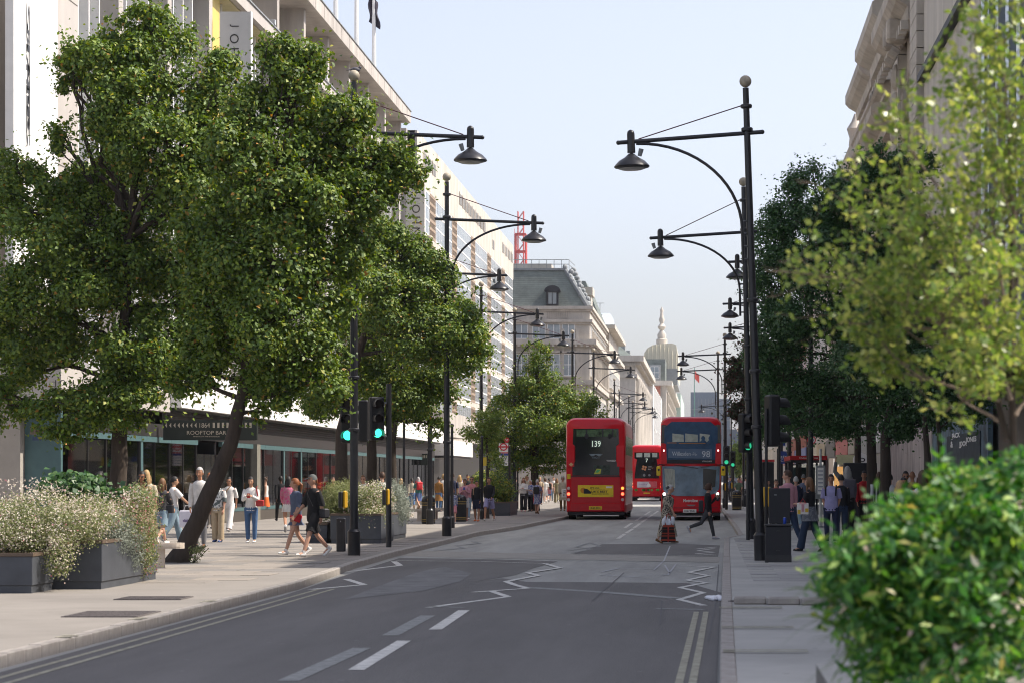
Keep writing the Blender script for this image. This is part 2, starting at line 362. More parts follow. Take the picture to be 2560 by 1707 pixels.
for off in (.28, .5):
    pts = [(x+off, y) for x, y in LK if 15 < y < 39]
    pts = [(-6.46+off, 16)]+pts
    for (a, b), (c, d) in zip(pts, pts[1:]): sheet('road_marking', [(a, b), (a+.07, b), (c+.07, d), (c, d)], ymark, .008, world=True)
for yy in (24.5, 27.6, 31.5): [bx('kerb_paint', ymark, PL, -6.6, -6.44, yy+q, yy+q+.09, PZ+.012, PZ+.016) for q in (0, .25)]
for yy in (22.4, 26, 30): [bx('kerb_paint', ymark, PR, .16, .95, yy+q, yy+q+.07, PZ+.003+.012, PZ+.018) for q in (0, .22)]
# manhole covers and drain
iron = M('cast_iron', (.12, .105, .1), .7, var=.3, scale=20, bump=.8, bscale=40)
def cover(label, x, y, w, l):
    d = gd(y, PZ); o = empty('manhole_cover', (px(x, d), d, PZ), 0, label, 'manhole cover')
    bx('cover_frame', iron, o, -w/2, w/2, -l/2, l/2, .001, .012)
    for i in range(6): bx('cover_rib', iron, o, -w/2+.03, w/2-.03, -l/2+(i+.25)*l/6, -l/2+(i+.7)*l/6, .012, .017)
cover('large dark iron manhole cover nearest the left kerb', 280, 1535, .9, 1.2); cover('smaller iron grating on the left pavement in front of the dark planters', 385, 1495, .9, .8)
cover('small iron cover on the right pavement near the kerb', 1868, 1503, .5, .2)
white_rag = MB(); 
for i in range(10):
    a = rng.uniform(-.12, .12, 2); white_rag.ball((a[0]*.9, a[1]*3, .02), (.06+.04*random.random(), .2, .02+.02*random.random()), 8, 5)
o = white_rag.build('plastic_bag', M('bag_plastic', (.65, .66, .7), .4)); o.location = (px(1792, 35), 34.6, .006); tag(o, 'crumpled pale plastic bag lying in the gutter by the right kerb', 'litter')

# ================================================================ buildings
def bld(name, label, cat='building'): return empty(name, (0, 0, 0), 0, label, cat)
def wparts(mesh, locs, parent, name='window', rz=0, sc_=None):
    for l in locs:
        o = bpy.data.objects.new(name, mesh); link(o, parent); o.location = l; o.rotation_euler = (0, 0, rz)
        if sc_: o.scale = sc_
def winmesh(w, h, nx, ny, frame, pane, fd=.09, fw=.07, depth=.25, arch=False, sill=None):
    """window in the XZ plane facing -Y, origin bottom centre: panes set back, frame bars proud of them"""
    b = MB().m(pane)
    for i in range(nx):
        for j in range(ny): b.box(-w/2+i*w/nx+.01, -w/2+(i+1)*w/nx-.01, -.02-.004*((i+j) % 3), .02, j*h/ny+.01, (j+1)*h/ny-.01)
    b.m(frame)
    for i in range(nx+1): b.box(-w/2+i*w/nx-fw/2, -w/2+i*w/nx+fw/2, -fd, .03, 0, h)
    for j in range(ny+1): b.box(-w/2-fw/2, w/2+fw/2, -fd-.01, .031, j*h/ny-fw/2, j*h/ny+fw/2)
    if sill: b.m(sill).box(-w/2-.15, w/2+.15, -.3, .02, -.2, -.04)
    if arch:
        b.m(frame)
        pts = [(w/2*1.05*math.cos(t), h+w/2*.6*math.sin(t)) for t in np.linspace(0, math.pi, 9)]
        b.prism(pts, -.06, .02, 'y')
    return b.mesh('window')

# ---- department store on the left (fins and loggia)
JL = bld('department_store', 'long pale concrete department store with vertical fins and deep roof loggia on the left')
bx('wall', stone_g, JL, -45, -21.5, 61, 158, 5.3, 24.5)
bx('base_wall', stone_l, JL, -45, -24, 61, 158, 0, 5.3)
bx('corner_pier', stone_l, JL, -21.5, -19.55, 71.4, 75.3, 5.3, 30.2); bx('corner_block', stone_g, JL, -45, -21.5, 61, 76, 24.5, 31)
bx('corner_block', stone_g, JL, -21.49, -20.05, 68.6, 71.39, 5.3, 30)
for k in range(11):
    z = 6.5+k*.0
for k, z in enumerate((7.0, 10.6, 14.3, 18, 21.7)):
    bx('window_band', M('dark_window_band', (.2, .19, .18), .3), JL, -21.49, -21.3, 61, 68.5, z, z+1.9)
    bx('sill_band', darkband, JL, -21.49, -21.1, 61, 68.55, z-.25, z-.1)
for z in np.arange(6, 29, 2.6):
    bx('panel_joint', M('joint', (.2, .18, .16), .9), JL, -21.4, -19.535, 71.5, 75.2, z, z+.02)
for z in (10.2, 13.9, 17.6): bx('wall_light', alum, JL, -21.5, -20.6, 69.2, 69.5, z, z+.25)
piers = [81.0, 88.35, 95.7, 103.1, 110.5, 117.8, 125.2, 132.6, 140, 147.4, 154.8]
jw = winmesh(1.72, 3.3, 1, 2, alum, winglass2, fd=.05, fw=.06)
ends = [75.3]+piers
for i, (a, b) in enumerate(zip(ends, ends[1:])):
    bx('pier', stone_l, JL, -21.5, -19.6, b-.32, b+.32, 5.3, 21.24)
    n = 4; s0 = a+.32 if i else a; w = (b-.32-s0)/n
    for k in range(1, n): bx('fin', white, JL, -21.35, -19.9, s0+k*w-.05, s0+k*w+.05, 5.3, 21.23)
    for z in (5.4, 9.4, 13.3, 17.3):
        bx('spandrel', stone_g, JL, -21.48, -20.6, s0+.001, b-.33, z-.15, z+.3)
        wparts(jw, [(-21.42, s0+(k+.5)*w, z+.32) for k in range(n)], JL, rz=R(90), sc_=(w/1.8, 1, 1.06))
for b in ends[3:]+[158]:
    bx('loggia_fin', stone_g, JL, -22.6, -19.55, b-.28, b+.28, 21.751, 24.55)
bx('yellow_panel', yellow, JL, -20.6, -19.75, 96.1, 98.2, 5.3, 21.2); bx('yellow_panel', yellow, JL, -20.7, -19.8, 143.5, 145.6, 5.3, 21.2)
bx('floor_slab', stone_l, JL, -21.5, -19.2, 76, 158, 21.25, 21.75); bx('soffit', M('yellow_soffit', (.5, .44, .24), .7), JL, -21.4, -19.45, 82, 157, 21.2, 21.246)
bx('slab_coping', lead, JL, -19.4, -19.14, 76, 158, 21.752, 21.82)
bx('roof_slab', stone_g, JL, -45, -19.0, 84, 155.6, 24.55, 25.28); bx('roof_edge', lead, JL, -20, -18.95, 84, 155.7, 25.282, 25.34)
for k in range(1, 26): bx('slab_joint', MATS['joint'], JL, -18.999, -18.992, 84+k*2.8, 84.03+k*2.8, 24.56, 25.27)
for p in piers[4:]: bx('floodlight', alum, JL, -19.4, -19.1, p-3.4, p-3.1, 21.83, 22.05)
for i, (y, l) in enumerate(((126, 'leftmost of the three white flagpoles on the department store roof, bare'), (133.5, 'middle white flagpole on the department store roof, bare'), (140.5, 'rightmost white flagpole on the department store roof, flying a black flag'))):
    o = empty('flagpole', (-19.3, y, 25.34), 0, l, 'flagpole', 'flagpoles on the store roof')
    MB().tube([(0, 0, 0), (0, 0, 9)], [.13, .07], 8).build('pole', white, o); MB().ball((0, 0, 9), .15).build('finial', white, o)
    if i == 2:
        fl = MB(); vs = []
        for a in range(9):
            for b in range(9): vs.append((-.3+a*.085*(1-.3*b/8)+.06*math.sin(b), .1*math.sin(a*1.3+b*.5), 2.9+b*.2-a*.06))
        fl.add(vs, [(a*9+b, a*9+b+1, (a+1)*9+b+1, (a+1)*9+b) for a in range(8) for b in range(8)]); fl.build('flag', M('flag_black', (.03, .025, .04), .8), o)
# blade signs on the store
def blade(label, x0, x1, y0, y1, z0, z1):
    o = empty('blade_sign', (0, 0, 0), 0, label, 'sign', 'vertical blade signs on the department store')
    bx('panel', M('sign_grey', (.5, .5, .49), .5, var=.03), o, x0, x1, y0, y1, z0, z1); bx('lit_edge', white, o, x1+.002, x1+.05, y0-.01, y1+.01, z0, z1+.01)  # white strip paints the sunlit edge brighter than the grey face
    return o
o = blade('pale grey vertical blade sign, upper, with letters reading down beside the yellow panel', px(549, 96), px(625, 96), 96, 96.3, 14, pz(30, 96))
for i, ch in enumerate('JOHN LEWIS'):
    if ch != ' ': text(ch, darkband, o, (px(586, 96), 95.985, pz(65+i*33, 96)), height=.36, down=True)
o = blade('pale grey vertical blade sign further along the store beside the far tree crown', px(1015, 150), px(1060, 150), 150, 150.3, 11.5, pz(465, 150))
for i, ch in enumerate('JOHN LEWIS'):
    if ch != ' ': text(ch, darkband, o, (px(1040, 150), 149.985, pz(495+i*28, 150)), height=.5, down=True)
o = empty('blade_sign', (0, 0, 0), 0, 'tall white vertical banner sign at the left edge with small spaced letters', 'sign', 'vertical blade signs on the department store')
bx('panel', white, o, px(13, 66), px(34, 66), 66, 70.5, 7.2, 17.2)
for i, ch in enumerate('S & PARTNERS'):
    if ch != ' ': text(ch, darkband, o, (px(34, 66)+.006, 67.4, pz(24+i*26.2, 66)), height=.34, width=.85, face='+x', down=True)
# ground floor shop front, X = -17.7
SF = bld('street_level_shop', 'glazed street level shop front with teal window frames under a white canopy', 'shop front')
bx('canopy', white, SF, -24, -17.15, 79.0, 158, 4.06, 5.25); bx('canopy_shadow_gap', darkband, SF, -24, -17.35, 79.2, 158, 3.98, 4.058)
bx('porch_wall', M('porch_stone', (.36, .33, .29), .8, var=.05), SF, -22.4, -18.72, 66, 67.5, 0, 3.9); bx('porch_fascia', stone_l, SF, -26, -17.5, 65.6, 79, 3.901, 4.75)
for k in range(28): bx('porch_louvre', louvre, SF, -21+k*.13, -20.96+k*.13, 65.9, 66.3, 4.76, 5.1)
text('JOHN LEWIS', darkband, SF, (-16.9-.9, 65.58, 4.38), height=.25, space=1.3) if False else text('JOHN', darkband, SF, (px(172, 65.6), 65.58, pz(958, 65.6)), height=.2, space=1.7)
bx('brass_column', M('bronze', (.24, .21, .15), .35, metal=.5), SF, -23.2, -22.41, 65.8, 66.3, 0, 3.9)
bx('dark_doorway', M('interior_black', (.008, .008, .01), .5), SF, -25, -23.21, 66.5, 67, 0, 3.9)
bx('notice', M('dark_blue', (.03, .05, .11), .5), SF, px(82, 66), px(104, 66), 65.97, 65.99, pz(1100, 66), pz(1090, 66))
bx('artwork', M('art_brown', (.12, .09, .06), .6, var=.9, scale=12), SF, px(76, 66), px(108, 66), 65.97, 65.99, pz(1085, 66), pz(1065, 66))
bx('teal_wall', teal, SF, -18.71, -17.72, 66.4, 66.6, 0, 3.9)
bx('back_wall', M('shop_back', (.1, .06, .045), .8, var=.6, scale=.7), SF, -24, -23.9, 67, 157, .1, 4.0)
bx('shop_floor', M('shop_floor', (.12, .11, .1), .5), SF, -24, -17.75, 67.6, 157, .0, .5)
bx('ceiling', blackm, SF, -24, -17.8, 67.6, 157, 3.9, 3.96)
bx('plinth', M('bronze_dark', (.07, .06, .05), .5), SF, -17.76, -17.5, 68, 157, .1, .5)
bx('louvre_band', louvre, SF, -17.8, -17.66, 79.1, 157, 3.5, 3.97)
for k in range(5): bx('louvre_blade', M('louvre_dark', (.08, .075, .07), .6), SF, -17.66, -17.6, 79.2, 157, 3.52+k*.09, 3.56+k*.09)
bx('fascia_band', darkband, SF, -17.8, -17.62, 66.7, 157, 3.08, 3.49)
shopglass_m = shopglass
edges = list(np.arange(67, 83, 2.6))+[83]; 
def pane(y0, y1):
    w = empty('window', (0, 0, 0)); w.parent = SF
    f = MB().m(teal); f.box(-17.75, -17.6, y0+.01, y1-.01, 2.9, 3.07).box(-17.75, -17.6, y0+.01, y1-.01, .51, .64)
    if int(y0) % 5 == 0: f.box(-17.75, -17.62, y0+.01, y0+.3, .641, 2.899)
    f.m(darkband).box(-17.72, -17.64, y1-.06, y1-.01, .641, 2.899).box(-17.72, -17.66, (y0+y1)/2-.02, (y0+y1)/2+.02, .641, 2.899); f.build('frame', None, w); MB().box(-17.7, -17.68, y0+.01, y1-.06, .64, 2.9).build('pane', shopglass, w)
ys = [67, 71.2, 75.4, 79.6, 83.8]+[88+4.3*k for k in range(17)]
for a, b in zip(ys, ys[1:]):
    if a in (83.8,) or b > 157: continue
    pane(a, b)
bx('pilaster', M('pilaster_stone', (.2, .19, .155), .6), SF, -17.9, -17.45, 94, 94.7, .1, 3.07)
# things shown in the shop windows
dcol = [(.5, .08, .2), (.1, .35, .38), (.5, .45, .4), (.55, .42, .08), (.08, .08, .25), (.4, .12, .1), (.1, .25, .12), (.45, .42, .38), (.5, .2, .3), (.3, .2, .1)]
for i in range(34):
    y = 68+i*2.35; c = dcol[i % 10]; x = -18.6-random.random()*1.5; h = .7+random.random()*1.1; z0 = .9+random.random()*.8
    bx('display_panel', M('display_%d' % (i % 10), c, .5, var=.5, scale=2), SF, x, x+.03, y, y+.8+random.random(), z0, min(2.8, z0+h))
glow = M('display_light_strip', (.9, .5, .2), .5, emit=(1, .45, .15, 1.6))
for y, z in ((68.3, 2.7), (79.9, 2.5), (96.5, 1.9), (101.5, 2.1), (109, 1.8)):
    bx('light_strip', glow, SF, -18.1, -18.08, y, y+2.2, z, z+.03); bx('light_strip', glow, SF, -18.1, -18.08, y+2.17, y+2.2, z-1.5, z)
def sboard(label, xa, xb, y, za, zb):
    o = empty('hanging_sign', (0, 0, 0), 0, label, 'sign', 'dark rooftop bar signs over the store doors'); w = px(xb, y)-px(xa, y)
    bx('board', M('sign_olive', (.02, .026, .02), .5), o, px(xa, y), px(xb, y), y, y+.25, zb, za)
    xc = px((xa+xb)/2+1, y); h = za-zb; cr = M('sign_cream', (.5, .44, .34), .6)
    text('ROOFTOP BAR', cr, o, (xc-.04*w, y-.01, zb+h*.37), width=w*.42, height=h*.19); text('FIND US ON THE 6TH FLOOR', cr, o, (xc-.04*w, y-.01, zb+h*.18), width=w*.28, height=h*.06)
    text('1864', cr, o, (xc-.06*w, y-.01, zb+h*.74), width=w*.11, height=h*.24)
    for k in range(8): MB().add([(0, 0, 0), (w*.022, 0, h*.13), (w*.022, 0, -h*.13)], [(0, 1, 2)]).build('chevron', cr, o).location = (px(xa, y)+w*(.02+k*.045), y-.01, zb+h*.74)
    for k in range(9): bx('stripe', cr, o, px(xa, y)+w*(.53+k*.049), px(xa, y)+w*(.553+k*.049), y-.01, y-.002, zb+h*.61, zb+h*.87)
    return o
o = sboard('large dark rooftop bar sign board over the store entrance behind the leaning tree', 408, 642, 77.6, pz(1049, 77.6), pz(1099, 77.6))
o = sboard('smaller distant rooftop bar sign board further along the left pavement', 990, 1076, 150, pz(1133, 150), pz(1161, 150))
bx('side_wing', darkband, SF, px(640, 84), -17.5, 83.9, 84.1, 3.06, 3.6)
bx('door_recess', MATS['interior_black'], SF, -20.2, -17.72, 87.2, 87.4, .1, 3.05); bx('door_jamb', MATS['bronze'], SF, px(446, 83.8), px(452, 83.8), 83.6, 83.8, .12, 3.05)
for k in range(3): bx('door_leaf', M('door_glass_dark', (.02, .02, .022), .1), SF, -18.9, -17.72, 84.2+k*1.2, 85.3+k*1.2, .12, 2.6)
o = empty('entrance_canopy', (0, 0, 0), 0, 'white boxy canopy projecting from the far end of the store', 'canopy')
bx('fascia', white, o, -19, -16.6, 158.5, 172, 3.25, 4.25); bx('soffit', darkband, o, -18.9, -16.7, 158.6, 171.9, 3.1, 3.248); bx('upper_box', stone_g, o, -22, -17.3, 160, 176, 4.6, 6.2)

# ---- second building on the left
B2 = bld('office_block', 'pale stone block with rows of gridded windows beyond the department store')
bx('wall', stone_g, B2, -48, -19.75, 164, 246, 0, 25.3); bx('parapet', stone_w, B2, -20.4, -19.6, 164, 246, 21.9, 25.32)
bx('ground_fascia', stone_w, B2, -19.76, -18.9, 164, 246, 4.6, 6.3); bx('shop_band', darkband, B2, -19.76, -19.4, 164, 246, 0, 4.59)
slots = [168+k*2.6 for k in range(3)]+[192+k*2.6 for k in range(9)]+[233, 236.5, 240, 243]
for y in slots: bx('roof_opening', M('opening_grey', (.16, .16, .155), .7), B2, -19.6, -19.57, y, y+1.9, 23.5, 24.35); bx('roof_opening_reveal', stone_g, B2, -19.57, -19.53, y-.2, y, 23.4, 24.45)
bx('roof_vent', MATS['opening_grey'], B2, -19.6, -19.57, 222, 223.6, 22.8, 23.6)
bw = winmesh(1.6, 2.95, 2, 3, white, winglass, fd=.035, fw=.1); lw_ = winmesh(1.1, 2.95, 2, 5, M('brown_grid', (.3, .23, .17), .8), wglass_d, fd=.05, fw=.2)
for fl in range(5):
    z = 18.9-fl*3.55; y = 165.2
    bx('spandrel_band', stone_w, B2, -19.76, -19.62, 164, 246, z-.55, z-.1)
    g = 0
    while y < 244.5:
        for k in range(7 if g else 4):
            if y > 245: break
            wparts(bw, [(-19.66, y+.8, z)], B2, rz=R(90)); y += 1.64
        for k in range(3):
            if y > 245: break
            wparts(lw_, [(-19.66, y+.6, z)], B2, rz=R(90)); y += 1.2
        g += 1
        if fl and y > 244: break
for k in range(3): bx('side_opening', M('sky_gap', (.45, .5, .55), .3), B2, -21.3-k*.9, -20.8-k*.9, 163.95, 163.99, 21.6, 22.9)

# ---- mansard corner building
B3 = bld('mansard_building', 'ornate stone corner building with steep grey slate mansard roof and one arched dormer')
Y3 = 262
bx('wall', stone_w, B3, -30, -12.6, Y3, 305, 0, 20.1)
for z, h, p in ((20.0, .35, .35), (18.6, .3, .3), (16.2, .55, .75), (11.9, .5, .4), (7.5, .5, .4)):
    bx('cornice', stone_w, B3, -30, -12.6+p, Y3-p, 305, z, z+h); bx('cornice_bed', stone_d, B3, -30, -12.6+p*.5, Y3-p*.5, 305, z-.25, z-.002)
for k in range(14): bx('modillion', stone_w, B3, -21+k*.62, -20.75+k*.62, Y3-.7, Y3, 15.95, 16.19)
w3 = winmesh(1.35, 1.6, 2, 1, white, winglass2, fd=.06, sill=stone_w); w3b = winmesh(1.35, 2.3, 2, 2, white, winglass2, fd=.06, sill=stone_w)
for x in (-20.0, -18.1, -16.5, -14.9):
    wparts(w3, [(x, Y3-.03, 16.85)], B3); wparts(w3b, [(x, Y3-.03, 12.9), (x, Y3-.03, 8.6)], B3)
    bx('pilaster', stone_w, B3, x+.82, x+1.12, Y3-.14, Y3, 12.45, 17.9)
    bx('window_hood', stone_w, B3, x-.9, x+.9, Y3-.3, Y3, 15.35, 15.5)
for k in range(12): bx('baluster', stone_d, B3, -17.25+k*.21, -17.15+k*.21, Y3-.06, Y3-.001, 19.0, 19.9)
ys3 = [264+k*3.2 for k in range(13)]
wparts(w3, [(-12.57, y, 16.85) for y in ys3], B3, rz=R(90)); wparts(w3b, [(-12.57, y, z) for y in ys3 for z in (12.9, 8.6)], B3, rz=R(90))
for y in ys3: bx('pilaster', stone_w, B3, -12.6, -12.4, y+1.1, y+1.5, 12.45, 17.9)
def mansard(parent, x0, x1, y0, y1, z0, z1, inx, iny, mat, name='mansard_roof'):
    b = MB().add([(x0, y0, z0), (x1, y0, z0), (x1, y1, z0), (x0, y1, z0), (x0, y0+iny, z1), (x1-inx, y0+iny, z1), (x1-inx, y1-iny, z1), (x0, y1-iny, z1)],
                 [(0, 1, 5, 4), (1, 2, 6, 5), (2, 3, 7, 6), (3, 0, 4, 7), (4, 5, 6, 7)]); return b.build(name, mat, parent)
def slate_mat():
    m = M('slate_courses', (.15, .175, .16), .7, var=.3, scale=.8); nt = m.node_tree; b = nt.nodes['Principled BSDF']
    tc = [n for n in nt.nodes if n.type == 'TEX_COORD'][0]; sx = nt.nodes.new('ShaderNodeSeparateXYZ'); nt.links.new(tc.outputs['Object'], sx.inputs[0])
    w = nt.nodes.new('ShaderNodeMath'); w.operation = 'FRACT'; mu = nt.nodes.new('ShaderNodeMath'); mu.operation = 'MULTIPLY'; mu.inputs[1].default_value = 4.2
    nt.links.new(sx.outputs['Z'], mu.inputs[0]); nt.links.new(mu.outputs[0], w.inputs[0])
    bp = nt.nodes.new('ShaderNodeBump'); bp.inputs['Strength'].default_value = 1; bp.inputs['Distance'].default_value = .05; nt.links.new(w.outputs[0], bp.inputs['Height']); nt.links.new(bp.outputs[0], b.inputs['Normal'])
    return m
slc = slate_mat()
mansard(B3, -30, -12.7, Y3+.2, 280, 20.36, 24.4, 2.6, 1.6, slc)
MB().tube([(-12.75, Y3+.15, 20.3), (-15.3, Y3+1.75, 24.4)], [.32, .25], 7).build('hip_ridge', lead, B3); bx('roof_kerb', lead, B3, -30, -15.2, Y3+1.6, Y3+2, 24.35, 24.6)
bx('roof_plant_room', stone_g, B3, -22, -17, Y3+4, 276, 24.5, 25.3)
rngo = MB()
for k in range(9):
    t = k/8; rngo.ball((-12.8-2.5*t+.3*math.sin(k*2), Y3+.3+1.5*t, 20.6+4.1*t), (.3, .3, .35), 7, 5)
    rngo.ball((-13.0-1.8*t, Y3+5+.3*k, 21+3.9*t), (.35, .3, .3), 7, 5)
rngo.build('roof_ornament', lead, B3, smooth=True)
for k in range(9): MB().tube([(-21.5+k*.82, Y3+1.9, 24.5), (-21.5+k*.82, Y3+1.9, 25.55)], .035, 5).build('railing_post', lead, B3)
for z in (25.05, 25.55): MB().tube([(-22, Y3+1.9, z), (-15, Y3+1.9, z), (-14.7, Y3+9, z)], .04, 5).build('railing_rail', lead, B3)
dz = MB().m(blackm); a = [(.72*math.cos(t), 1.55+.62*math.sin(t)) for t in np.linspace(0, math.pi, 11)]
dz.prism([(.66, 0)]+[(x*.92, z) for x, z in a]+[(-.66, 0)], -.5, 1.6, 'y'); dz.prism([(x*1.22, z) for x, z in a]+[(-.72, 1.42), (.72, 1.42)], -.7, 1.7, 'y')
dz = dz.build('dormer', None, B3, loc=(px(1381, Y3), Y3+.45, 20.42)); wparts(winmesh(.95, 1.3, 2, 1, blackm, winglass, fd=.05), [(0, -.53, .12)], dz)
# street side of the same block: chimney pier, second pavilion, pedimented bay
bx('chimney', stone_w, B3, -14.1, -12.9, 271, 275, 20.3, 22.2); bx('chimney_cap', stone_w, B3, -14.3, -12.7, 270.7, 275.3, 22.2, 23.1)
B3b = bld('pavilion_building', 'narrow stone house with steep slate pavilion roof next to the mansard corner building')
bx('wall', stone_w, B3b, -28, -12.3, 305.1, 345, 0, 17.5); mansard(B3b, -28, -12.4, 283, 306, 20.36, 24.9, 1.8, 1.5, slc)
bx('attic', stone_w, B3b, -20, -12.5, 312, 345, 17.5, 20.6)
for z, p in ((17.3, .7), (20.6, .8), (12.2, .5), (7.6, .4)): bx('cornice', stone_w, B3b, -28, -12.3+p, 305.1-.01, 345+p, z, z+.5)
MB().prism([(305, 21.1), (345, 21.1), (330, 23.4), (318, 23.4)], -20, -12.6, 'x').build('attic_roof', M('pale_roof', (.4, .46, .52), .5), B3b)
wparts(w3b, [(-12.27, 308+k*3.3, z) for k in range(11) for z in (13.3, 9)], B3b, rz=R(90)); 
bx('roof_box', M('scaffold_white', (.55, .58, .6), .6), B3b, -17, -13.2, 308, 316, 21.1, 22.6); 
for k in range(4): MB().tube([(-16.5+k, 308, 22.6), (-16.5+k, 308, 24)], .04, 4).build('roof_rail_post', lead, B3b)
MB().tube([(-16.6, 308, 24), (-13, 308, 24)], .04, 4).build('roof_rail', lead, B3b)
# tower crane mast
cr = empty('tower_crane', (px(1302, 420), 420, 20), 0, 'red lattice mast of a tower crane behind the mansard roof', 'crane'); rc = M('crane_red', (.5, .08, .07), .5)
mm = MB(); h = 28
for sx_ in (-.7, .7):
    for sy in (-.7, .7): mm.tube([(sx_*.7, sy*.7, 0), (sx_*.7, sy*.7, h)], .09, 5)
for k in range(20):
    z = k*h/20; s = 1 if k % 2 else -1
    for sy in (-.49, .49): mm.tube([(-.49*s, sy, z), (.49*s, sy, z+h/20)], .05, 4)
mm.build('mast', rc, cr)
mm = MB()
for sx_ in (-.9, .9):
    for sy in (-.9, .9): mm.tube([(sx_, sy, 15), (sx_, sy, 24)], .16, 5)
for z in (15, 18, 21, 24):
    for sy in (-.9, .9): mm.box(-.95, .95, sy-.12, sy+.12, z-.15, z+.15)
mm.build('climbing_frame', rc, cr); MB().tube([(-1.1, 0, 0), (-1.1, 0, 25)], .04, 4).build('cable', rc, cr)

# ---- columned stone building
B4 = bld('columned_building', 'classical stone building with heavy cornice and giant half columns along the street')
bx('wall', stone_w, B4, -32, -12.0, 412, 505, 0, 21.6); bx('cornice', stone_w, B4, -32, -10.6, 410.6, 506, 21.6, 22.6); bx('cornice_bed', stone_d, B4, -32, -11.2, 411.2, 505.6, 21.1, 21.58)
bx('entablature', stone_w, B4, -32, -11.7, 411.7, 505.2, 18.9, 19.6)
for k in range(9): MB().lathe((-11.9, 416+k*10.5, 0), [(.75, 7), (.7, 7.5), (.62, 17.6), (.8, 18), (.85, 18.8)], 10).build('column', stone_w, B4, smooth=True)
w4 = winmesh(3.2, 3.6, 2, 2, stone_d, wglass_d, fd=.2, fw=.2)
wparts(w4, [(-11.95, 421+k*10.5, z) for k in range(8) for z in (8.5, 13.8)], B4, rz=R(90))
for k in range(10): bx('dentil', stone_w, B4, -15.5+k*.36, -15.3+k*.36, 410.8, 411.3, 20.9, 21.3)
mansard(B4, -32, -12.6, 414, 500, 22.6, 28.5, 7, 12, slc, 'slate_roof')
for k in range(3): bx('roof_dormer', lead, B4, -16.2+k*.1, -14, 418+k*26, 424+k*26, 22.6, 25.2)
bx('party_wall', brickm, B4, -17, -12.6, 500.1, 560, 20, 24.6)
B4b = bld('white_fronted_building', 'plain white modern front with tall dark windows between two stone buildings')
bx('wall', white, B4b, -26, -11.1, 506.1, 610, 0, 21.5); w5 = winmesh(4.6, 9, 3, 2, white, wglass_d, fd=.2, fw=.4)
wparts(w5, [(-11.05, 516+k*14.2, z) for k in range(6) for z in (3, 12)], B4b, rz=R(90))
B5 = bld('domed_building', 'distant stone building with pale copper barrel roof and slim stone spire')
bx('wall', stone_w, B5, -30, -10, 611, 800, 0, 25.2); bx('cornice', stone_w, B5, -30, -8.6, 609.6, 801, 25.2, 26.4)
w6 = winmesh(6, 5.5, 2, 2, stone_d, wglass_d, fd=.3, fw=.6)
wparts(w6, [(-9.95, 620+k*14, z) for k in range(13) for z in (4, 11, 18)], B5, rz=R(90)); bx('brick_panel', brickm, B5, -14, -11.5, 609.4, 609.55, 15, 25)
cop = M('pale_copper', (.56, .52, .4), .5, var=.12, stretch=(1, 1, .1), scale=2)
bar = [(-16.4, 27), (-16.4, 34.8), (-15.5, 36.2), (-14, 37), (-11.6, 37.3), (-9.0, 37.4), (-7.9, 37), (-7.4, 34), (-7.3, 30), (-7.6, 27)]
bx('dome_base', lead, B5, -16.5, -7.5, 637, 692, 26.4, 30.6); MB().prism(bar, 640, 690, 'y').build('barrel_roof', cop, B5)
for k in range(9): MB().tube([(-16.3+k*1.05, 639.8, 27), (-16.3+k*1.05, 639.8, min(37.2, 34.8+k*1.1 if k < 3 else 37.2-max(0, k-5)*.8))], .09, 5).build('roof_seam', cop, B5)
MB().lathe((-11.9, 650, 37.2), [(1.5, 0), (1.5, 1.8), (1.1, 2), (1.2, 3), (.5, 4.2), (1.0, 4.8), (1.1, 5.2), (.45, 6), (.8, 7), (.5, 7.8), (.35, 9), (.5, 9.5), (.05, 10.5)], 10).build('spire', stone_w, B5, smooth=True)
bx('slate_mansard', slc, B5, -20, -10.4, 614, 636, 26.4, 32); bx('dormer', lead, B5, -14.5, -11.5, 612, 616, 26.4, 30.5)
wparts(winmesh(2.2, 3, 2, 2, white, winglass), [(-13, 611.9, 27)], B5)
B6 = bld('scaffolded_building', 'far pale green building partly wrapped in white sheeting')
bx('wall', M('pale_green', (.4, .5, .43), .8), B6, -26, -8.4, 802, 930, 0, 30); bx('cornice', stone_w, B6, -26, -7.2, 802, 931, 17, 18); bx('lower_wall', stone_l, B6, -20, -7.9, 801.5, 931, 0, 17)
bx('white_sheeting', M('sheeting', (.66, .68, .7), .7), B6, -16, -5.6, 932, 990, 0, 21); MB().prism([(-6, 21), (-3.6, 24), (-2, 21), (-2, 0), (-6, 0)], 940, 980, 'y').build('gable', stone_w, B6)
wparts(winmesh(5, 4, 2, 2, stone_g, wglass_d, fw=.5), [(-7.85, 812+k*18, z) for k in range(6) for z in (4, 11)], B6, rz=R(90))
B7 = bld('glass_office_building', 'far dark glass office building closing the end of the street')
gb = M('far_glass', (.1, .13, .17), .3); bx('wall', gb, B7, -7, 11, 1100, 1150, 16, 38); bx('lower_wing', M('far_glass_dark', (.06, .075, .1), .3), B7, -5, 18, 1095, 1150, 0, 24); bx('upper_level', gb, B7, -7, 6, 1101, 1140, 38, 41)  # glass lightened to blue grey, putting distance haze into its colour
for k in range(12): bx('mullion', lead, B7, -6.8+k*1.6, -6.65+k*1.6, 1099.7, 1099.95, 24, 38)
for z in (28, 33): bx('floor_line', lead, B7, -7, 11, 1099.6, 1099.9, z, z+.3)
o = empty('flagpole', (px(1736, 700), 700, 0), 0, 'slender green flagpole with red flag far down the street', 'flagpole')
MB().tube([(0, 0, 0), (0, 0, pz(918, 700))], [.2, .1], 6).build('pole', M('flag_green', (.08, .2, .17), .5), o)
vs = [(0.1+a*.33, .15*math.sin(a), pz(926, 700)-b*.45-a*.35) for a in range(5) for b in range(6)]
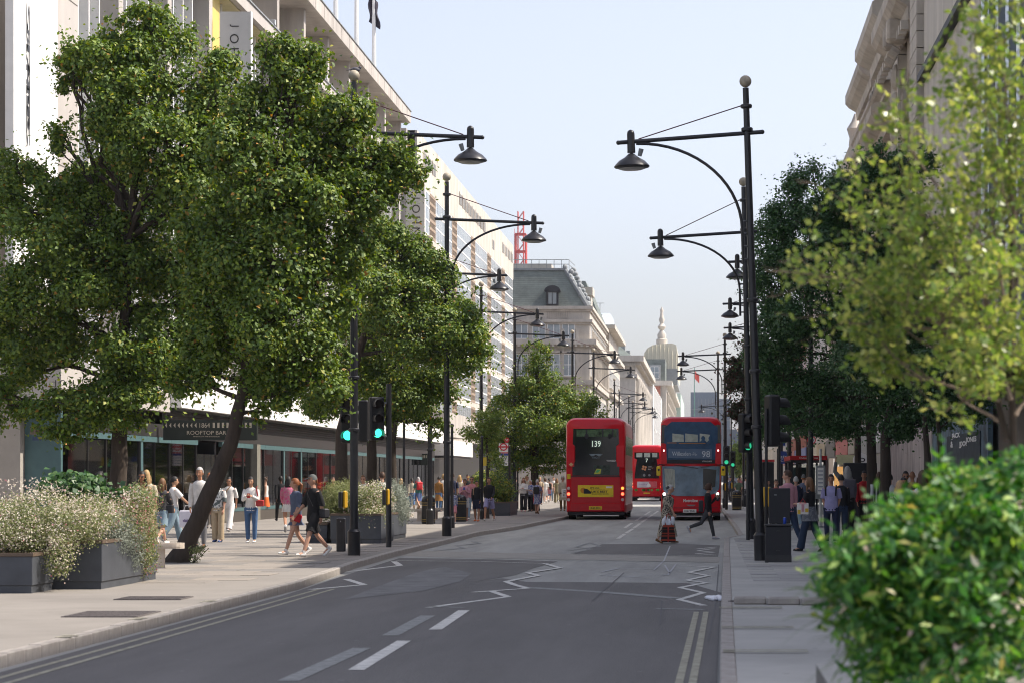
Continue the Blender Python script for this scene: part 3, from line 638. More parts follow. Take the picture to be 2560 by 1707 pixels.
MB().add(vs, [(a*6+b, a*6+b+1, a*6+7+b, a*6+6+b) for a in range(4) for b in range(5)]).build('flag', M('flag_red', (.6, .07, .05), .7), o)

# ---- right hand side
R1 = bld('stone_panel_building', 'modern building of tall stone panels with a dark ledge above the right pavement')
panelm = M('travertine', (.5, .46, .4), .7, var=.22, scale=.5, stretch=(1, 1.5, .15))
bx('wall', stone_g, R1, 8.15, 30, 46, 88.9, 0, 19.25); bx('wall', stone_g, R1, 8.15, 30, 18.5, 45.99, 0, 17.7)  # second wall lies out of view, its height and end shaped for its shadow
y = 69.5; 
while y < 88.8: bx('stone_panel', panelm, R1, 8.0, 8.14, y+.02, min(y+1.18, 88.8), 5.2, 16.2); bx('stone_panel', panelm, R1, 8.0, 8.14, y+.02, min(y+1.18, 88.8), 16.9, 19.3); y += 1.2
bx('ledge', blackm, R1, 7.75, 8.2, 69.5, 88.85, 16.25, 16.5); bx('coping', white, R1, 7.8, 8.4, 50, 88.85, 19.32, 19.45)
y = 50; k = 0
while y < 69.3:
    bx('fin_panel', alum if k % 3 else winglass, R1, 7.95+.1*(k % 3), 8.14, y+.02, y+.7, 5.2, 19.3); y += .75; k += 1
for z in (8.5, 12.1, 15.7): bx('transom', alum, R1, 7.85, 7.94, 24, 69.3, z, z+.12)
bx('dark_corner', wglass_d, R1, 7.9, 8.1, 68.6, 69.45, 5.2, 19.3)
bx('shop_base', darkband, R1, 8.0, 8.14, 24, 66, 0, 5.15)
R2 = bld('baroque_building', 'weathered ornate stone building with scrolled brackets and stepped cornices on the right')
bx('wall', stone_d, R2, 8.1, 30, 89, 101, 0, 27); bx('wall', stone_d, R2, 8.1, 30, 101.01, 125, 0, 21.3)
for k in range(26): bx('quoin_block', stone_w, R2, 7.75, 8.12, 89.05, 92.0, 5.2+k*.62, 5.78+k*.62); bx('quoin_block', stone_w, R2, 7.75, 8.12, 97.6, 100.4, 5.2+k*.62, 5.78+k*.62)
bx('window_recess', M('recess', (.1, .085, .075), .7), R2, 8.02, 8.11, 92.1, 97.5, 8, 17.5); bx('window_surround', stone_w, R2, 7.85, 8.1, 93, 93.6, 8, 17.2); bx('window_surround', stone_w, R2, 7.85, 8.1, 96.6, 97.1, 8, 17.2)
bx('attic_wall', stone_w, R2, 7.9, 8.099, 89.05, 101, 21.6, 27)
cprof = lambda x, z, p, h: [(8.1, z), (8.1-p*.35, z), (8.1-p*.4, z+h*.3), (8.1-p*.8, z+h*.45), (8.1-p, z+h*.6), (8.1-p, z+h*.9), (8.1-p*.8, z+h), (8.1, z+h)]
def corn(y0, y1, z, p, h, m=stone_d): MB().prism([(a, b) for a, b in cprof(8, z, p, h)], y0, y1, 'y').build('cornice', m, R2)
corn(92.5, 104, 19.3, 1.0, 1.7); corn(96, 101, 23.4, .9, 1.3); corn(101.1, 113, 20.3, 1.15, 1.5, stone_w); corn(114, 125, 20.2, .9, 1.4); corn(104.1, 125, 16.6, 1.0, 1.3); corn(106, 125, 18.6, .6, .6)
for k in range(18): bx('dentil', stone_w, R2, 7.5, 7.8, 93+k*1.05, 93.5+k*1.05, 19.0, 19.35)
for k in range(16): bx('dentil', stone_w, R2, 7.2, 7.6, 112.5+k*1.1, 113+k*1.1, 16.3, 16.7)
for (y, z) in ((95.5, 19.9), (97.2, 19.9), (110.5, 17.2), (112.6, 17.2)): MB().box(7.15, 8.0, y, y+.8, z-.9, z, bev=.1).tube([(7.3, y+.4, z-1.2), (7.6, y+.4, z-1.4)], .25, 8).build('bracket', stone_d, R2)
sc_pts = [(7.88-.01, 92.8+math.cos(t)*(.9-.11*t), 22.6+math.sin(t)*(.9-.11*t)) for t in np.linspace(0, 6.5, 22)]
MB().tube(sc_pts, .12, 6).build('scroll', stone_d, R2)
for k in range(9): MB().ball((7.75, 98.2+.25*math.sin(k), 18-k*1.1), (.28, .5, .55), 7, 5).build('garland', stone_d, R2, smooth=True); MB().ball((7.75, 109.5+.3*math.sin(k), 15.6-k*1.0), (.32, .6, .5), 7, 5).build('garland', stone_d, R2, smooth=True)
R3 = bld('brick_and_stone_building', 'red brick and stone building with lead dome beyond the baroque front')
bx('wall', brickm, R3, 8.4, 28, 125.1, 152, 0, 18.6); corn2 = MB().prism([(8.4, 18), (7.6, 18.4), (7.5, 19.1), (8.4, 19.3)], 125.1, 152, 'y').build('cornice', stone_d, R3)
for k in range(5): bx('stone_pier', stone_d, R3, 7.9, 8.42, 127+k*5, 128.6+k*5, 0, 18); 
MB().lathe((9.2, 129, 18.8), [(.75, 0), (.75, 1.5), (.8, 1.7), (.72, 2.6), (.5, 3.5), (.25, 4), (.05, 4.3)], 14).build('dome', lead, R3, smooth=True)
bx('turret', stone_d, R3, 8.3, 8.85, 130.5, 131.5, 19.1, 22.2); bx('turret_cap', stone_d, R3, 8.2, 8.95, 130.4, 131.6, 21.7, 21.9); MB().lathe((7.9, 128, 19.3), [(.35, 0), (.3, .4), (.45, .9), (.2, 1.3), (.05, 1.7)], 8).build('urn', stone_w, R3, smooth=True)
bx('brick_turret', brickm, R3, 9.55, 9.95, 130, 131, 18, 24.7); MB().lathe((9.75, 130.5, 24.7), [(.3, 0), (.22, .6), (.05, 1.7)], 8).build('turret_roof', lead, R3); MB().tube([(9.7, 130.5, 26), (9.7, 130.5, 32)], [.2, .04], 6).build('lightning_rod', lead, R3)
R4 = bld('far_right_terrace', 'terrace of plain stone shops hidden behind the trees on the right')
for i, (a, b, h, m) in enumerate(((163, 200, 17, stone_w), (200.1, 240, 15, brickm), (240.1, 300, 16, stone_g), (300.1, 380, 15, stone_w), (380.1, 600, 14, stone_g))):
    bx('wall', m, R4, 8.3, 30, a, b, 0, h); bx('cornice', stone_d, R4, 7.7, 8.4, a, b-.05, h-.6, h+.01)
    wparts(winmesh(1.4, 2.2, 2, 2, white, wglass_d), [(8.27, a+2+k*4, z) for k in range(int((b-a)/4)) for z in (5.5, 9.5)], R4, rz=R(-90))
# shop fronts at street level on the right
o = empty('poster_hoarding', (0, 0, 0), 0, 'large blue denim poster hoarding with white lettering on the right shop front', 'poster')
den = M('denim_print', (.09, .14, .18), .7, var=.8, scale=1.3); bx('poster_panel', den, o, 7.85, 7.99, 67.3, 83.8, 1.9, 5.1); bx('trouser_print', M('denim_print_dark', (.03, .045, .06), .7, var=.5), o, 7.82, 7.848, 69, 78.5, .3, 3.1)
bx('poster_base', M('poster_white', (.4, .41, .42), .6), o, 7.86, 7.98, 78.6, 83.8, .13, 1.88); pw = M('print_white', (.8, .8, .8), .6)
for s, x, yy, w in (('JACK', 2388, 1089, 1.7), ('JONES', 2426, 1099, 1.9), ('&', 2378, 1110, .5), ('JJXX', 2406, 1110, 1.5)):
    d = 7.8*F/(x-VX); text(s, pw, o, (7.815, d, pz(yy, d)), width=w*1.5, height=.2, face='-x', bold=.03)
o = empty('curtain_hoarding', (0, 0, 0), 0, 'silvery pleated curtain hoarding with pinkish streaks beside the denim poster', 'hoarding')
cm = M('pleated_silver', (.42, .37, .36), .4, var=.45, scale=2, stretch=(1, 6, .25))
for k in range(48): MB().tube([(7.95, 84.3+k*.42, .13), (7.95, 84.3+k*.42, 4.9)], .2, 6).build('pleat', cm, o)
o = empty('grey_shop_panel', (0, 0, 0), 0, 'grey shop fascia with round emblem left of the silver curtain', 'sign')
bx('fascia', M('shop_grey', (.3, .31, .31), .6), o, 7.8, 8.09, 105, 122, 2.9, 4.4); bx('door_panel', stone_g, o, 7.85, 8.09, 105, 122, .12, 2.88); MB().prism([(110+2*math.cos(t), 3.7+.35*math.sin(t)) for t in np.linspace(0, 5.8, 12)], 7.77, 7.79, 'x').build('emblem', pw, o)
for i, (a, b, c) in enumerate(((122.5, 128, (.28, .25, .2)), (128.5, 140, (.4, .03, .03)), (141, 151, (.03, .03, .035)), (164, 180, (.45, .4, .3)), (182, 205, (.05, .1, .3)), (206, 240, (.3, .05, .05)))):
    o = empty('shop_fascia', (0, 0, 0), 0, ['pale striped awning fascia beside the round white sign', 'red shop fascia on the right behind the tree trunks', 'black shop fascia on the right beyond the red one', 'cream shop fascia across the side street on the right', 'blue shop fascia far down the right side', 'dark red shop fascia furthest on the right'][i], 'sign', None)
    bx('fascia', M('fascia_%d' % i, c, .5), o, 7.5, 8.05, a, b, 3.0, 4.1); bx('shop_glass', wglass_d, o, 7.95, 8.25, a, b, .2, 2.98)
o = empty('round_shop_sign', (px(2152, 112), 112, pz(1150, 112)), 0, 'round white projecting sign with black letters JD on the right', 'sign')
MB().discy(0, 0, 0, .33*1.1, .15, 20).build('disc', white, o); text('JD', blackm, o, (.0, -.012, 0), width=.42, height=.26, bold=.03); bx('bracket', blackm, o, .35, 1.0, .02, .1, -.03, .03)
o = empty('window_display', (0, 0, 0), 0, 'bright warm lit shop window with orange display behind the backpacker', 'shop window')
bx('lit_panel', M('warm_display', (.5, .25, .08), .5, var=.6, scale=3, emit=(1, .55, .2, .35)), o, px(2085, 118), px(2135, 118), 118, 118.2, .4, pz(1165, 118)); bx('stripe_awning', M('awning_cream', (.5, .5, .3), .6), o, px(2090, 118), px(2150, 118), 117.5, 118.3, pz(1160, 118), pz(1136, 118))

# ================================================================ street lamps
globe = M('globe_stone', (.33, .29, .22), .6, var=.35, scale=6); lens = M('lamp_lens', (.4, .4, .38), .25)
ORD = ['first', 'second', 'third', 'fourth', 'fifth', 'sixth', 'seventh', 'eighth', 'ninth', 'tenth']
def lamp(x, y, H, L, side, label, group, lean=0.0, az=None, ah=None, rod=False, globe_=True, sensor=1, hgt=1.0):
    o = empty('street_lamp', (x, y, PZ), 0, label, 'street lamp', group, tilt=(0, lean))
    az = az or H-1.2; s = side
    p = MB(); p.tube([(0, 0, .02), (0, 0, 2.5), (0, 0, H-.35)], [.088, .085, .06], 12); p.build('pole', black, o, smooth=True)
    MB().lathe((0, 0, 0), [(.135, 0), (.135, .48), (.14, .5), (.11, .54), (.1, .56)], 14).build('base_sleeve', black, o, smooth=True)
    for z in (2.6, 3.7, 5.1, az+.02, H-.75): MB().lathe((0, 0, z), [(.1, 0), (.115, .015), (.115, .06), (.1, .075)], 12).build('collar', black, o, smooth=True)
    if globe_: MB().ball((0, 0, H-.22), .12, 14, 10).build('globe_finial', globe, o, smooth=True)
    a = MB().tube([(-s*.3, 0, az), (s*(L+.25), 0, az-.12)], .042, 10); a.ball((-s*.3, 0, az), .046, 8, 6); a.ball((s*(L+.25), 0, az-.12), .046, 8, 6)
    a.build('arm', black, o, smooth=True)
    pts = []; z0 = az-1.55 if rod is False else az-1.9; top = az-.15
    for t in np.linspace(0, math.pi/2, 16): pts.append((s*(.16+(L-.26)*(1-math.cos(t))), 0, z0+(top-z0)*math.sin(t)))
    pts = [(s*.16, 0, z0-.7)]+pts
    MB().tube(pts, .03, 8).build('arch_bracket', black, o, smooth=True)
    r = MB()
    for q in range(4): r.tube([(s*.05, 0, z0-.6+q*.25), (s*.17, 0, z0-.6+q*.25)], .02, 5)
    r.build('bracket_rung', black, o)
    MB().tube([(s*.1, 0, H-.7), (s*(L-.15), 0, az-.06)], .012, 5).build('stay_wire', M('wire_maroon', (.09, .02, .03), .5), o)
    h = MB().tube([(s*L, 0, az+.05), (s*L, 0, az-.33)], [.075, .08], 12); h.ball((s*L, 0, az+.05), (.075, .075, .08), 10, 6); h.tube([(s*L, 0, az-.32), (s*L, 0, az-.4)], .03, 8)
    h.build('lamp_hanger', black, o, smooth=True)
    zc = az-.62
    hd = MB().lathe((s*L, 0, zc), [(.26, -.02), (.34, .0), (.355, .02), (.34, .045), (.26, .13), (.14, .2), (.06, .27)], 20).build('lamp_head', black, o, smooth=True)
    MB().lathe((s*L, 0, zc), [(.05, -.05), (.2, -.045), (.27, -.021)], 18).build('lens', lens, hd, smooth=True)
    if sensor: MB().tube([(s*(L-.16*sensor), -.02, zc+.22), (s*(L-.2*sensor), -.02, zc+.36)], [.04, .05], 8).build('sensor', lead, o)
    return o
H0 = 10.3
GL, GR = 'tall black street lamps along the left pavement', 'tall black street lamps along the right pavement'
lampsL = [(885, 190, 'nearest black lamp post on the left, rising from the traffic signal through the tree'), (1117, 443, 'black lamp post on the left whose arm crosses the stone block roofline'),
          (1075, 597, 'slightly lower lamp post on the left set back behind the second one'), (1203, 711, 'left lamp post in front of the windowed stone block, beside the family group'),
          (1287, 775, 'left lamp post at the edge of the mansard building'), (1431, 830, 'left lamp post just left of the rear of the near bus'), (1484, 875, 'left lamp post directly above the near bus roof'),
          (1536, 948, 'distant left lamp post above the bus roof, nearest of the far cluster'), (1548, 975, 'distant left lamp post in the far cluster, second'), (1572, 990, 'distant left lamp post in the far cluster, third'), (1582, 1003, 'distant left lamp post in the far cluster, furthest')]
for i, (x, y, lb) in enumerate(lampsL):
    d = F/((VY-y)/(H0-.22+PZ-CH)); lamp(px(x, d), d, H0, 2.45, 1, lb, GL, lean=.0, az=8.9, sensor=(1 if i % 2 == 0 else -1))
d = 47.8; lamp(px(1903, d), d, 9.68, 2.3, -1, 'nearest tall black lamp post on the right, leaning slightly, beside the black cabinets', GR, lean=-.033, az=8.45, rod=True)
d = 64.6; lamp(px(1878, d), d, 9.75, 2.25, -1, 'second lamp post on the right, close behind the nearest leaning one', GR, lean=-.022, az=8.2, sensor=-1)
for x, y, lb in ((1843, 716, 'right lamp post whose lamp head hangs just left of the two near posts'), (1825, 809, 'right lamp post hidden in trees with lamp above the reddish leaves'), (1825, 862, 'right lamp post with its lamp touching the dark tree leaves')):
    d = F*6.0/(VY-y); lamp(px(x, d)+2.3, d, 9.7, 2.3, -1, lb, GR, az=8.5, sensor=1)
for x, y, lb in ((1812, 837, 'slim right lamp post standing above the oncoming bus roof'), (1795, 881, 'right lamp post immediately left of the one above the oncoming bus'), (1815, 985, 'small distant right lamp post with teal grey lamp'), (1862, 1010, 'most distant right lamp post in front of the far trees')):
    d = F*(9.5+PZ-CH)/(VY-y); lamp(px(x, d), d, 9.7, 2.3, -1, lb, GR, az=8.45)

# ================================================================ traffic signals
green_l = M('signal_green', (.02, .5, .35), .3, emit=(.05, 1, .55, 1.5)); green_dim = M('signal_green_far', (.02, .35, .2), .3, emit=(.05, .8, .4, .45)); hoodm = M('signal_hood', (.012, .012, .013), .5); dark_l = M('signal_off', (.02, .012, .012), .15)
ybox = M('yellow_box', (.6, .34, .02), .5); facem = M('box_face', (.03, .03, .03), .4)
def signal_head(parent, x, y, z, rz=0, lit=2, w=.34, h=1.02, loc_parent=True):
    o = empty('signal_head', (x, y, z), rz); o.parent = parent
    MB().box(-w/2, w/2, -.02, .2, 0, h, bev=.03).build('housing', hoodm, o)
    for i in range(3):
        zc = h-(i+.5)*h/3
        MB().discy(0, -.035, zc, .105, .014, 18).build('signal_lens', green_l if i == lit else dark_l, o)
        hv = []
        for k in range(15):
            t = math.pi*(-.18+1.36*k/14); hv += [(.125*math.cos(t), -.022, zc+.125*math.sin(t)), (.12*math.cos(t), -.25+.05*math.sin(t), zc+.12*math.sin(t)-.01), (.112*math.cos(t), -.25+.05*math.sin(t), zc+.112*math.sin(t)-.01), (.117*math.cos(t), -.022, zc+.117*math.sin(t))]
        MB().add(hv, [(k*4+a, k*4+4+a, k*4+4+(a+1) % 4, k*4+(a+1) % 4) for k in range(14) for a in range(4)]).build('hood', hoodm, o)
    return o
GS = 'traffic signals at the pedestrian crossing'
def signal_post(label, x, y, H, heads, r=.055, box=None, extra=None):
    o = empty('traffic_signal', (x, y, PZ), 0, label, 'traffic light', GS)
    MB().tube([(0, 0, 0), (0, 0, H)], [r, r], 12).build('post', black, o, smooth=True)
    for (dx, dy, z, rz, lit) in heads:
        signal_head(o, dx, dy, z, rz, lit)
        MB().box(min(dx, 0), max(dx, 0), dy+.05, max(dy+.1, .02), z+.08, z+.12).box(min(dx, 0), max(dx, 0), dy+.05, max(dy+.1, .02), z+.86, z+.9).build('mounting_bracket', lead, o)
    if box:
        bxx, bz = box; MB().box(bxx-.07, bxx+.02, -.14, .1, bz, bz+.36, bev=.02).build('push_button_box', facem, o); MB().box(bxx+.021, bxx+.1, -.12, .12, bz-.01, bz+.38, bev=.03).build('yellow_cover', ybox, o)
    return o
L1x, L1y = px(885, 52.4), 52.4
signal_post('green traffic signal mounted on the nearest left lamp post, facing the viewer', L1x-.03, L1y-.14, 3.3, [(-.05, -.16, 2.38, R(-4), 2)], r=.03, box=(-.2, .98))
x2, y2 = px(972, 57), 57
signal_post('green traffic signal hung left of the thinner black post on the left pavement', x2, y2, 3.85, [(-.26, -.1, 2.52, R(22), 2)], r=.065, box=(-.07, 1.0))
MB().box(-.12, .12, 0, .2, 0, 1.0, bev=.03).build('signal_head_back', hoodm, None)
sb = bpy.data.objects['signal_head_back']; sb.location = (px(915, 58.5), 58, 2.62); tag(sb, 'black signal housing seen from its side between the two green signals', 'traffic light')
xr, yr = px(1870, 63.5), 63.4
o = signal_post('partly hidden green signal left of the near right lamp posts', xr, yr, 3.4, [(-.02, -.15, 2.3, R(35), 2)], r=.05)
for c_ in o.children_recursive:
    if c_.name.startswith('signal_lens') and c_.data.materials[0] == green_l: c_.data.materials[0] = green_dim
o = signal_post('black traffic signal turned away, fixed to the right side of the near lamp post', px(1903, 47.8)+.1, 47.75, 3.0, [(.2, .1, 2.25, R(110), None)], r=.03); 
o = empty('street_cabinet', (px(1945, 46.8), 46.8, PZ), 0, 'lower wide black street cabinet with two handles beside the right lamp post', 'cabinet')
MB().box(-.25, .25, -.2, .2, 0, .7, bev=.012).build('cabinet_body', blackm, o); MB().box(-.265, .265, -.22, .22, .701, .74, bev=.01).build('cabinet_lid', black, o); bx('plinth', black, o, -.256, .256, -.206, -.2005, .0, .14)
for z in (.22, .6): bx('handle', black, o, -.04, .04, -.225, -.2005, z, z+.02)
o = empty('street_cabinet', (px(1949, 47.2), 47.25, PZ+.742), 0, 'narrower upper black cabinet box stacked on the wide one by the lamp post', 'cabinet')
MB().box(-.205, .205, -.17, .17, 0, .69, bev=.012).build('cabinet_body', blackm, o); bx('sticker', lead, o, -.11, -.06, -.174, -.1702, .55, .57)
o = empty('drink_can', (px(1961, 46.85), 46.67, PZ+.742), 0, 'blue drinks can standing on the wide black cabinet', 'can'); MB().lathe((0, 0, 0), [(.028, 0), (.033, .01), (.033, .115), (.027, .125)], 12).build('can_body', M('can_blue', (.02, .06, .4), .3, metal=.4), o, smooth=True); MB().lathe((0, 0, .1251), [(.027, 0), (.025, .004)], 12).build('can_lid', alum, o)
o = empty('crossing_button_unit', (px(1916, 58), 58, PZ), 0, 'yellow push button unit behind the near right lamp post', 'push button'); MB().box(-.08, .08, -.1, .1, .95, 1.42, bev=.02).build('yellow_cover', ybox, o); MB().tube([(.0, .12, 0), (0, .12, 1.5)], .05, 8).build('post', black, o)
o = empty('bollard', (px(853, 53.5), 53.5, PZ), 0, 'square black bollard left of the traffic signal post', 'bollard'); MB().box(-.095, .095, -.095, .095, 0, .75, bev=.02).build('post', black, o); bx('screw', lead, o, -.012, .012, -.1, -.096, .66, .69)
# far signals around the oncoming bus
for i, (x, d, lb) in enumerate(((1816, 126, 'traffic signal post right of the oncoming bus with white hoods'), (1832, 150, 'further green pedestrian signal beyond the oncoming bus'), (1434, 118, 'traffic signal post left of the near bus'), (1560, 190, 'small green signal glimpsed above the near bus roof'))):
    o = signal_post(lb, px(x, d), d, 3.3, [(0, -.15, 2.3 if i != 3 else 2.2, 0, 2)], r=.08, box=(-.12, 1.0) if i < 2 else None)
    for c_ in o.children_recursive:
        if c_.name.startswith('signal_lens') and c_.data.materials[0] == green_l: c_.data.materials[0] = green_dim

# ================================================================ bins, benches, planters, posts
gold = M('gold_band', (.45, .31, .08), .4)
def bin_(label, x, d):
    o = empty('litter_bin', (x, d, PZ), 0, label, 'litter bin', 'black litter bins with gold bands')
    MB().lathe((0, 0, 0), [(.24, 0), (.245, .02), (.245, .76), (.25, .78), (.25, .82), (.22, .93), (.14, 1.0), (.02, 1.02)], 18).build('bin_body', black, o, smooth=True)
    for z in (.09, .15, .66, .74): MB().lathe((0, 0, z), [(.247, 0), (.252, .004), (.252, .016), (.247, .02)], 18).build('gold_band', gold, o)
    bx('opening', MATS['interior_black'], o, -.1, .1, -.262, -.2, .8, .9); bx('badge', gold, o, -.02, .02, -.266, -.262, .84, .9)
bin_('black and gold litter bin beside the second left lamp post', px(1071, 86.6), 86.6); bin_('black litter bin partly hidden behind the second left lamp post', px(1150, 91), 91)
bin_('small far black litter bin right of the oncoming bus', px(1842, 124), 124)
bstone = M('bench_stone', (.5, .43, .36), .8, var=.12, scale=5, bump=.3)
def bench(label, x, d, w, l, rz=0):
    o = empty('stone_bench', (x, d, PZ), rz, label, 'bench', 'pale stone benches')
    n = 10; pts = [(-w/2, -l/2+w/2)]+[(w/2*math.cos(t), -l/2+w/2+w/2*math.sin(t)) for t in np.linspace(math.pi, 2*math.pi, n)]+[(w/2*math.cos(t), l/2-w/2+w/2*math.sin(t)) for t in np.linspace(0, math.pi, n)]
    MB().prism([(p[0]*.96, p[1]) for p in pts], .36, .46).build('seat', bstone, o, smooth=False); MB().prism(pts, .385, .435).build('seat_edge', bstone, o)
    bx('pedestal', bstone, o, -w*.28, w*.28, -l/2+.35, -l/2+.7, 0, .36); bx('pedestal', bstone, o, -w*.28, w*.28, l/2-.7, l/2-.35, 0, .36)
bench('pale stone bench end showing behind the flower planter near the leaning tree', px(352, 43.4), 43.5, .42, 1.5, R(-80))
bench('pale stone bench left of the black and gold litter bin', px(1033, 92), 92, .5, 1.8, R(80)); bench('pale stone bench between the bin and the second left lamp post', px(1104, 96), 96, .5, 1.8, R(80)); bench('pale stone bench mostly hidden behind the nearer planted trough', px(968, 80), 80, .5, 1.8, R(80))
LEAFM = {}
def leaves(name, P, N, S, mat, parent, tint=None, asp=.55, fold=.25, droop=0.0, kind=None):
    """joined leaf blades: P centres, N normals, S lengths"""
    n = len(P); N = N/np.maximum(1e-6, np.linalg.norm(N, axis=1))[:, None]
    a = rng.normal(size=(n, 3)); a[:, 2] -= droop; T = a-N*(a*N).sum(1)[:, None]; T /= np.maximum(1e-6, np.linalg.norm(T, axis=1))[:, None]; B = np.cross(N, T)
    S = S[:, None]; w = S*asp/2
    v = np.stack([P-T*S*.5, P+B*w+N*w*fold-T*S*.04, P+T*S*.5-N*S*.08, P-B*w+N*w*fold-T*S*.04], 1).reshape(-1, 3).astype(np.float32)
    me = bpy.data.meshes.new(name); me.vertices.add(4*n); me.vertices.foreach_set('co', v.ravel()); me.loops.add(4*n); me.loops.foreach_set('vertex_index', np.arange(4*n, dtype=np.int32))
    me.polygons.add(n); me.polygons.foreach_set('loop_start', np.arange(0, 4*n, 4, dtype=np.int32)); me.polygons.foreach_set('loop_total', np.full(n, 4, dtype=np.int32))
    at = me.attributes.new('tint', 'FLOAT', 'FACE'); at.data.foreach_set('value', (rng.random(n) if tint is None else tint).astype(np.float32))
    me.update(); me.validate(); me.materials.append(mat)
    o = bpy.data.objects.new(name, me); link(o, parent); o['kind'] = kind or 'stuff'; return o
lm_tree = leafmat('leaf_tree', [(0, (.026, .068, .008)), (.4, (.085, .16, .012)), (.75, (.185, .26, .02)), (.97, (.38, .37, .05)), (1, (.38, .2, .03))], .26, .6)
lm_dark = leafmat('leaf_dark', [(0, (.024, .075, .024)), (.6, (.05, .13, .034)), (1, (.1, .18, .045))], .25, .45)
lm_red = leafmat('leaf_reddish', [(0, (.03, .06, .02)), (.5, (.05, .05, .025)), (1, (.2, .05, .05))], .3)
lm_light = leafmat('leaf_light', [(0, (.09, .17, .028)), (.6, (.18, .26, .045)), (1, (.4, .42, .12))], .45, .35)
lm_bush = leafmat('leaf_bush', [(0, (.014, .08, .014)), (.5, (.04, .17, .02)), (.85, (.13, .3, .03)), (.98, (.32, .42, .08)), (1, (.3, .2, .06))], .35, .5)
lm_pale = leafmat('leaf_pale', [(0, (.08, .12, .03)), (.5, (.17, .2, .06)), (1, (.32, .33, .16))], .35, .6)
lm_silver = leafmat('leaf_silver', [(0, (.15, .18, .14)), (1, (.33, .36, .3))], .25, .7)
lm_flower = leafmat('flower_white', [(0, (.55, .45, .38)), (.5, (.7, .62, .52)), (.93, (.75, .7, .62)), (1, (.6, .15, .2))], .3, .7)
lm_pink = leafmat('flower_pink', [(0, (.3, .2, .16)), (.7, (.4, .28, .2)), (1, (.6, .12, .22))], .3, .7)
def blobpts(blobs, n, shell=.75, cl=.14, per=14, flat=1.0, sub=False):
    """leaf positions and normals in clumps over ellipsoid blobs (centre, radii)"""
    w = np.array([b[3]*b[5]+b[4]*b[5] for b in blobs]); w = w/w.sum(); nc = max(1, n//per)
    idx = rng.choice(len(blobs), nc, p=w); b = np.array(blobs)[idx]
    d = rng.normal(size=(nc, 3)); d /= np.linalg.norm(d, axis=1)[:, None]; rr = shell+(1.03-shell)*rng.random(nc)**.7; rr *= 1+.10*np.sin(d[:, 0]*7+idx)*np.cos(d[:, 2]*6+idx*2)
    deep = rng.random(nc) < .12; rr[deep] *= rng.random(deep.sum())
    C = b[:, :3]+d*b[:, 3:6]*rr[:, None]; k = rng.integers(0, nc, n)
    if sub:
        ns = 9*len(blobs); bi = rng.integers(0, len(blobs), ns); bb = np.array(blobs)[bi]; u = rng.normal(size=(ns, 3)); u[:, 2] += .15; u /= np.linalg.norm(u, axis=1)[:, None]
        cs = bb[:, :3]+u*bb[:, 3:6]*(.62+.3*rng.random((ns, 1))); rs = bb[:, 3:6]*(.28+.24*rng.random((ns, 1))); wt = rs[:, 0]*rs[:, 2]; wt /= wt.sum()
        q = rng.choice(ns, n, p=wt); e = rng.normal(size=(n, 3)); e[:, 2] += .35; e /= np.linalg.norm(e, axis=1)[:, None]; rad = (.45+.58*rng.random((n, 1))**.6)*(1+.12*np.sin(e[:, :1]*9+q[:, None])*np.cos(e[:, 2:]*8+q[:, None]))
        P = cs[q]+e*rs[q]*rad+rng.normal(size=(n, 3))*.03; N = e*.85+rng.normal(size=(n, 3))*.38+np.array([.05, 0, .3]); return P, N, C, d
    P = C[k]+rng.normal(size=(n, 3))*cl*np.array([1, 1, .8]); N = d[k]*.7+rng.normal(size=(n, 3))*.55+np.array([.1, -.05, .55]); return P, N, C, d
def bush(name, parent, blobs, n, size, mat, **kw):
    P, N, C, d = blobpts(blobs, n, **{k: kw.pop(k) for k in list(kw) if k in ('shell', 'cl', 'per', 'sub')}); return leaves(name, P, N, size*(.6+.8*rng.random(n)), mat, parent, **kw)
def planter(label, x0, x1, y0, y1, h, name='planter_box', mat=None):
    o = empty(name, ((x0+x1)/2, (y0+y1)/2, PZ), 0, label, 'planter', 'dark slate planter boxes'); w, l = (x1-x0)/2, (y1-y0)/2; mat = mat or planterm
    MB().box(-w, w, -l, l, .11, h-.05, bev=.008).build('box', mat, o); bx('plinth', mat, o, -w+.02, w-.02, -l+.02, l-.02, 0, .109); t = MB()
    t.box(-w-.01, w+.01, -l-.01, -l+.06, h-.049, h).box(-w-.01, w+.01, l-.06, l+.01, h-.049, h).box(-w-.01, -w+.06, -l+.061, l-.061, h-.049, h).box(w-.06, w+.01, -l+.061, l-.061, h-.049, h); t.build('rim', M('planter_rim', (.12, .085, .06), .6), o)
    bx('soil', soil, o, -w+.06, w-.06, -l+.06, l-.06, h-.048, h-.03); return o
def B(x, y, d, rx, ry, rd=None): k = d/F; return (px(x, d), d, pz(y, d), rx*k, (rd or min(rx, ry)*1.0)*k if rd is None else rd, ry*k)
planter('low dark planter box at the left edge under the flowering shrubs', -13.5, -9.5, 34.1, 35.2, .57)
planter('large dark slate planter box with lit side, second from the left', -12.2, -8.83, 35.35, 38.9, .72)
planter('dark planter box behind the traffic signal posts', px(826, 60), px(953, 60), 60, 62.5, .75)
planter('lower dark planter box behind the walking couple', px(772, 61), px(824, 61), 60.6, 62.5, .5)
planter('narrow dark planter box right of the thin signal post', px(955, 64.5), px(993, 64.5), 63.8, 66.5, .72)
planter('dark planter box by the young people near the bus stop', px(1228, 105), px(1276, 105), 105, 109, .6)
planter('dark planter box partly hidden behind the family group', px(1185, 108), px(1222, 108), 109.5, 112, .55)
def plant(name, label, cat='shrub'): return empty(name, (0, 0, 0), 0, label, cat)
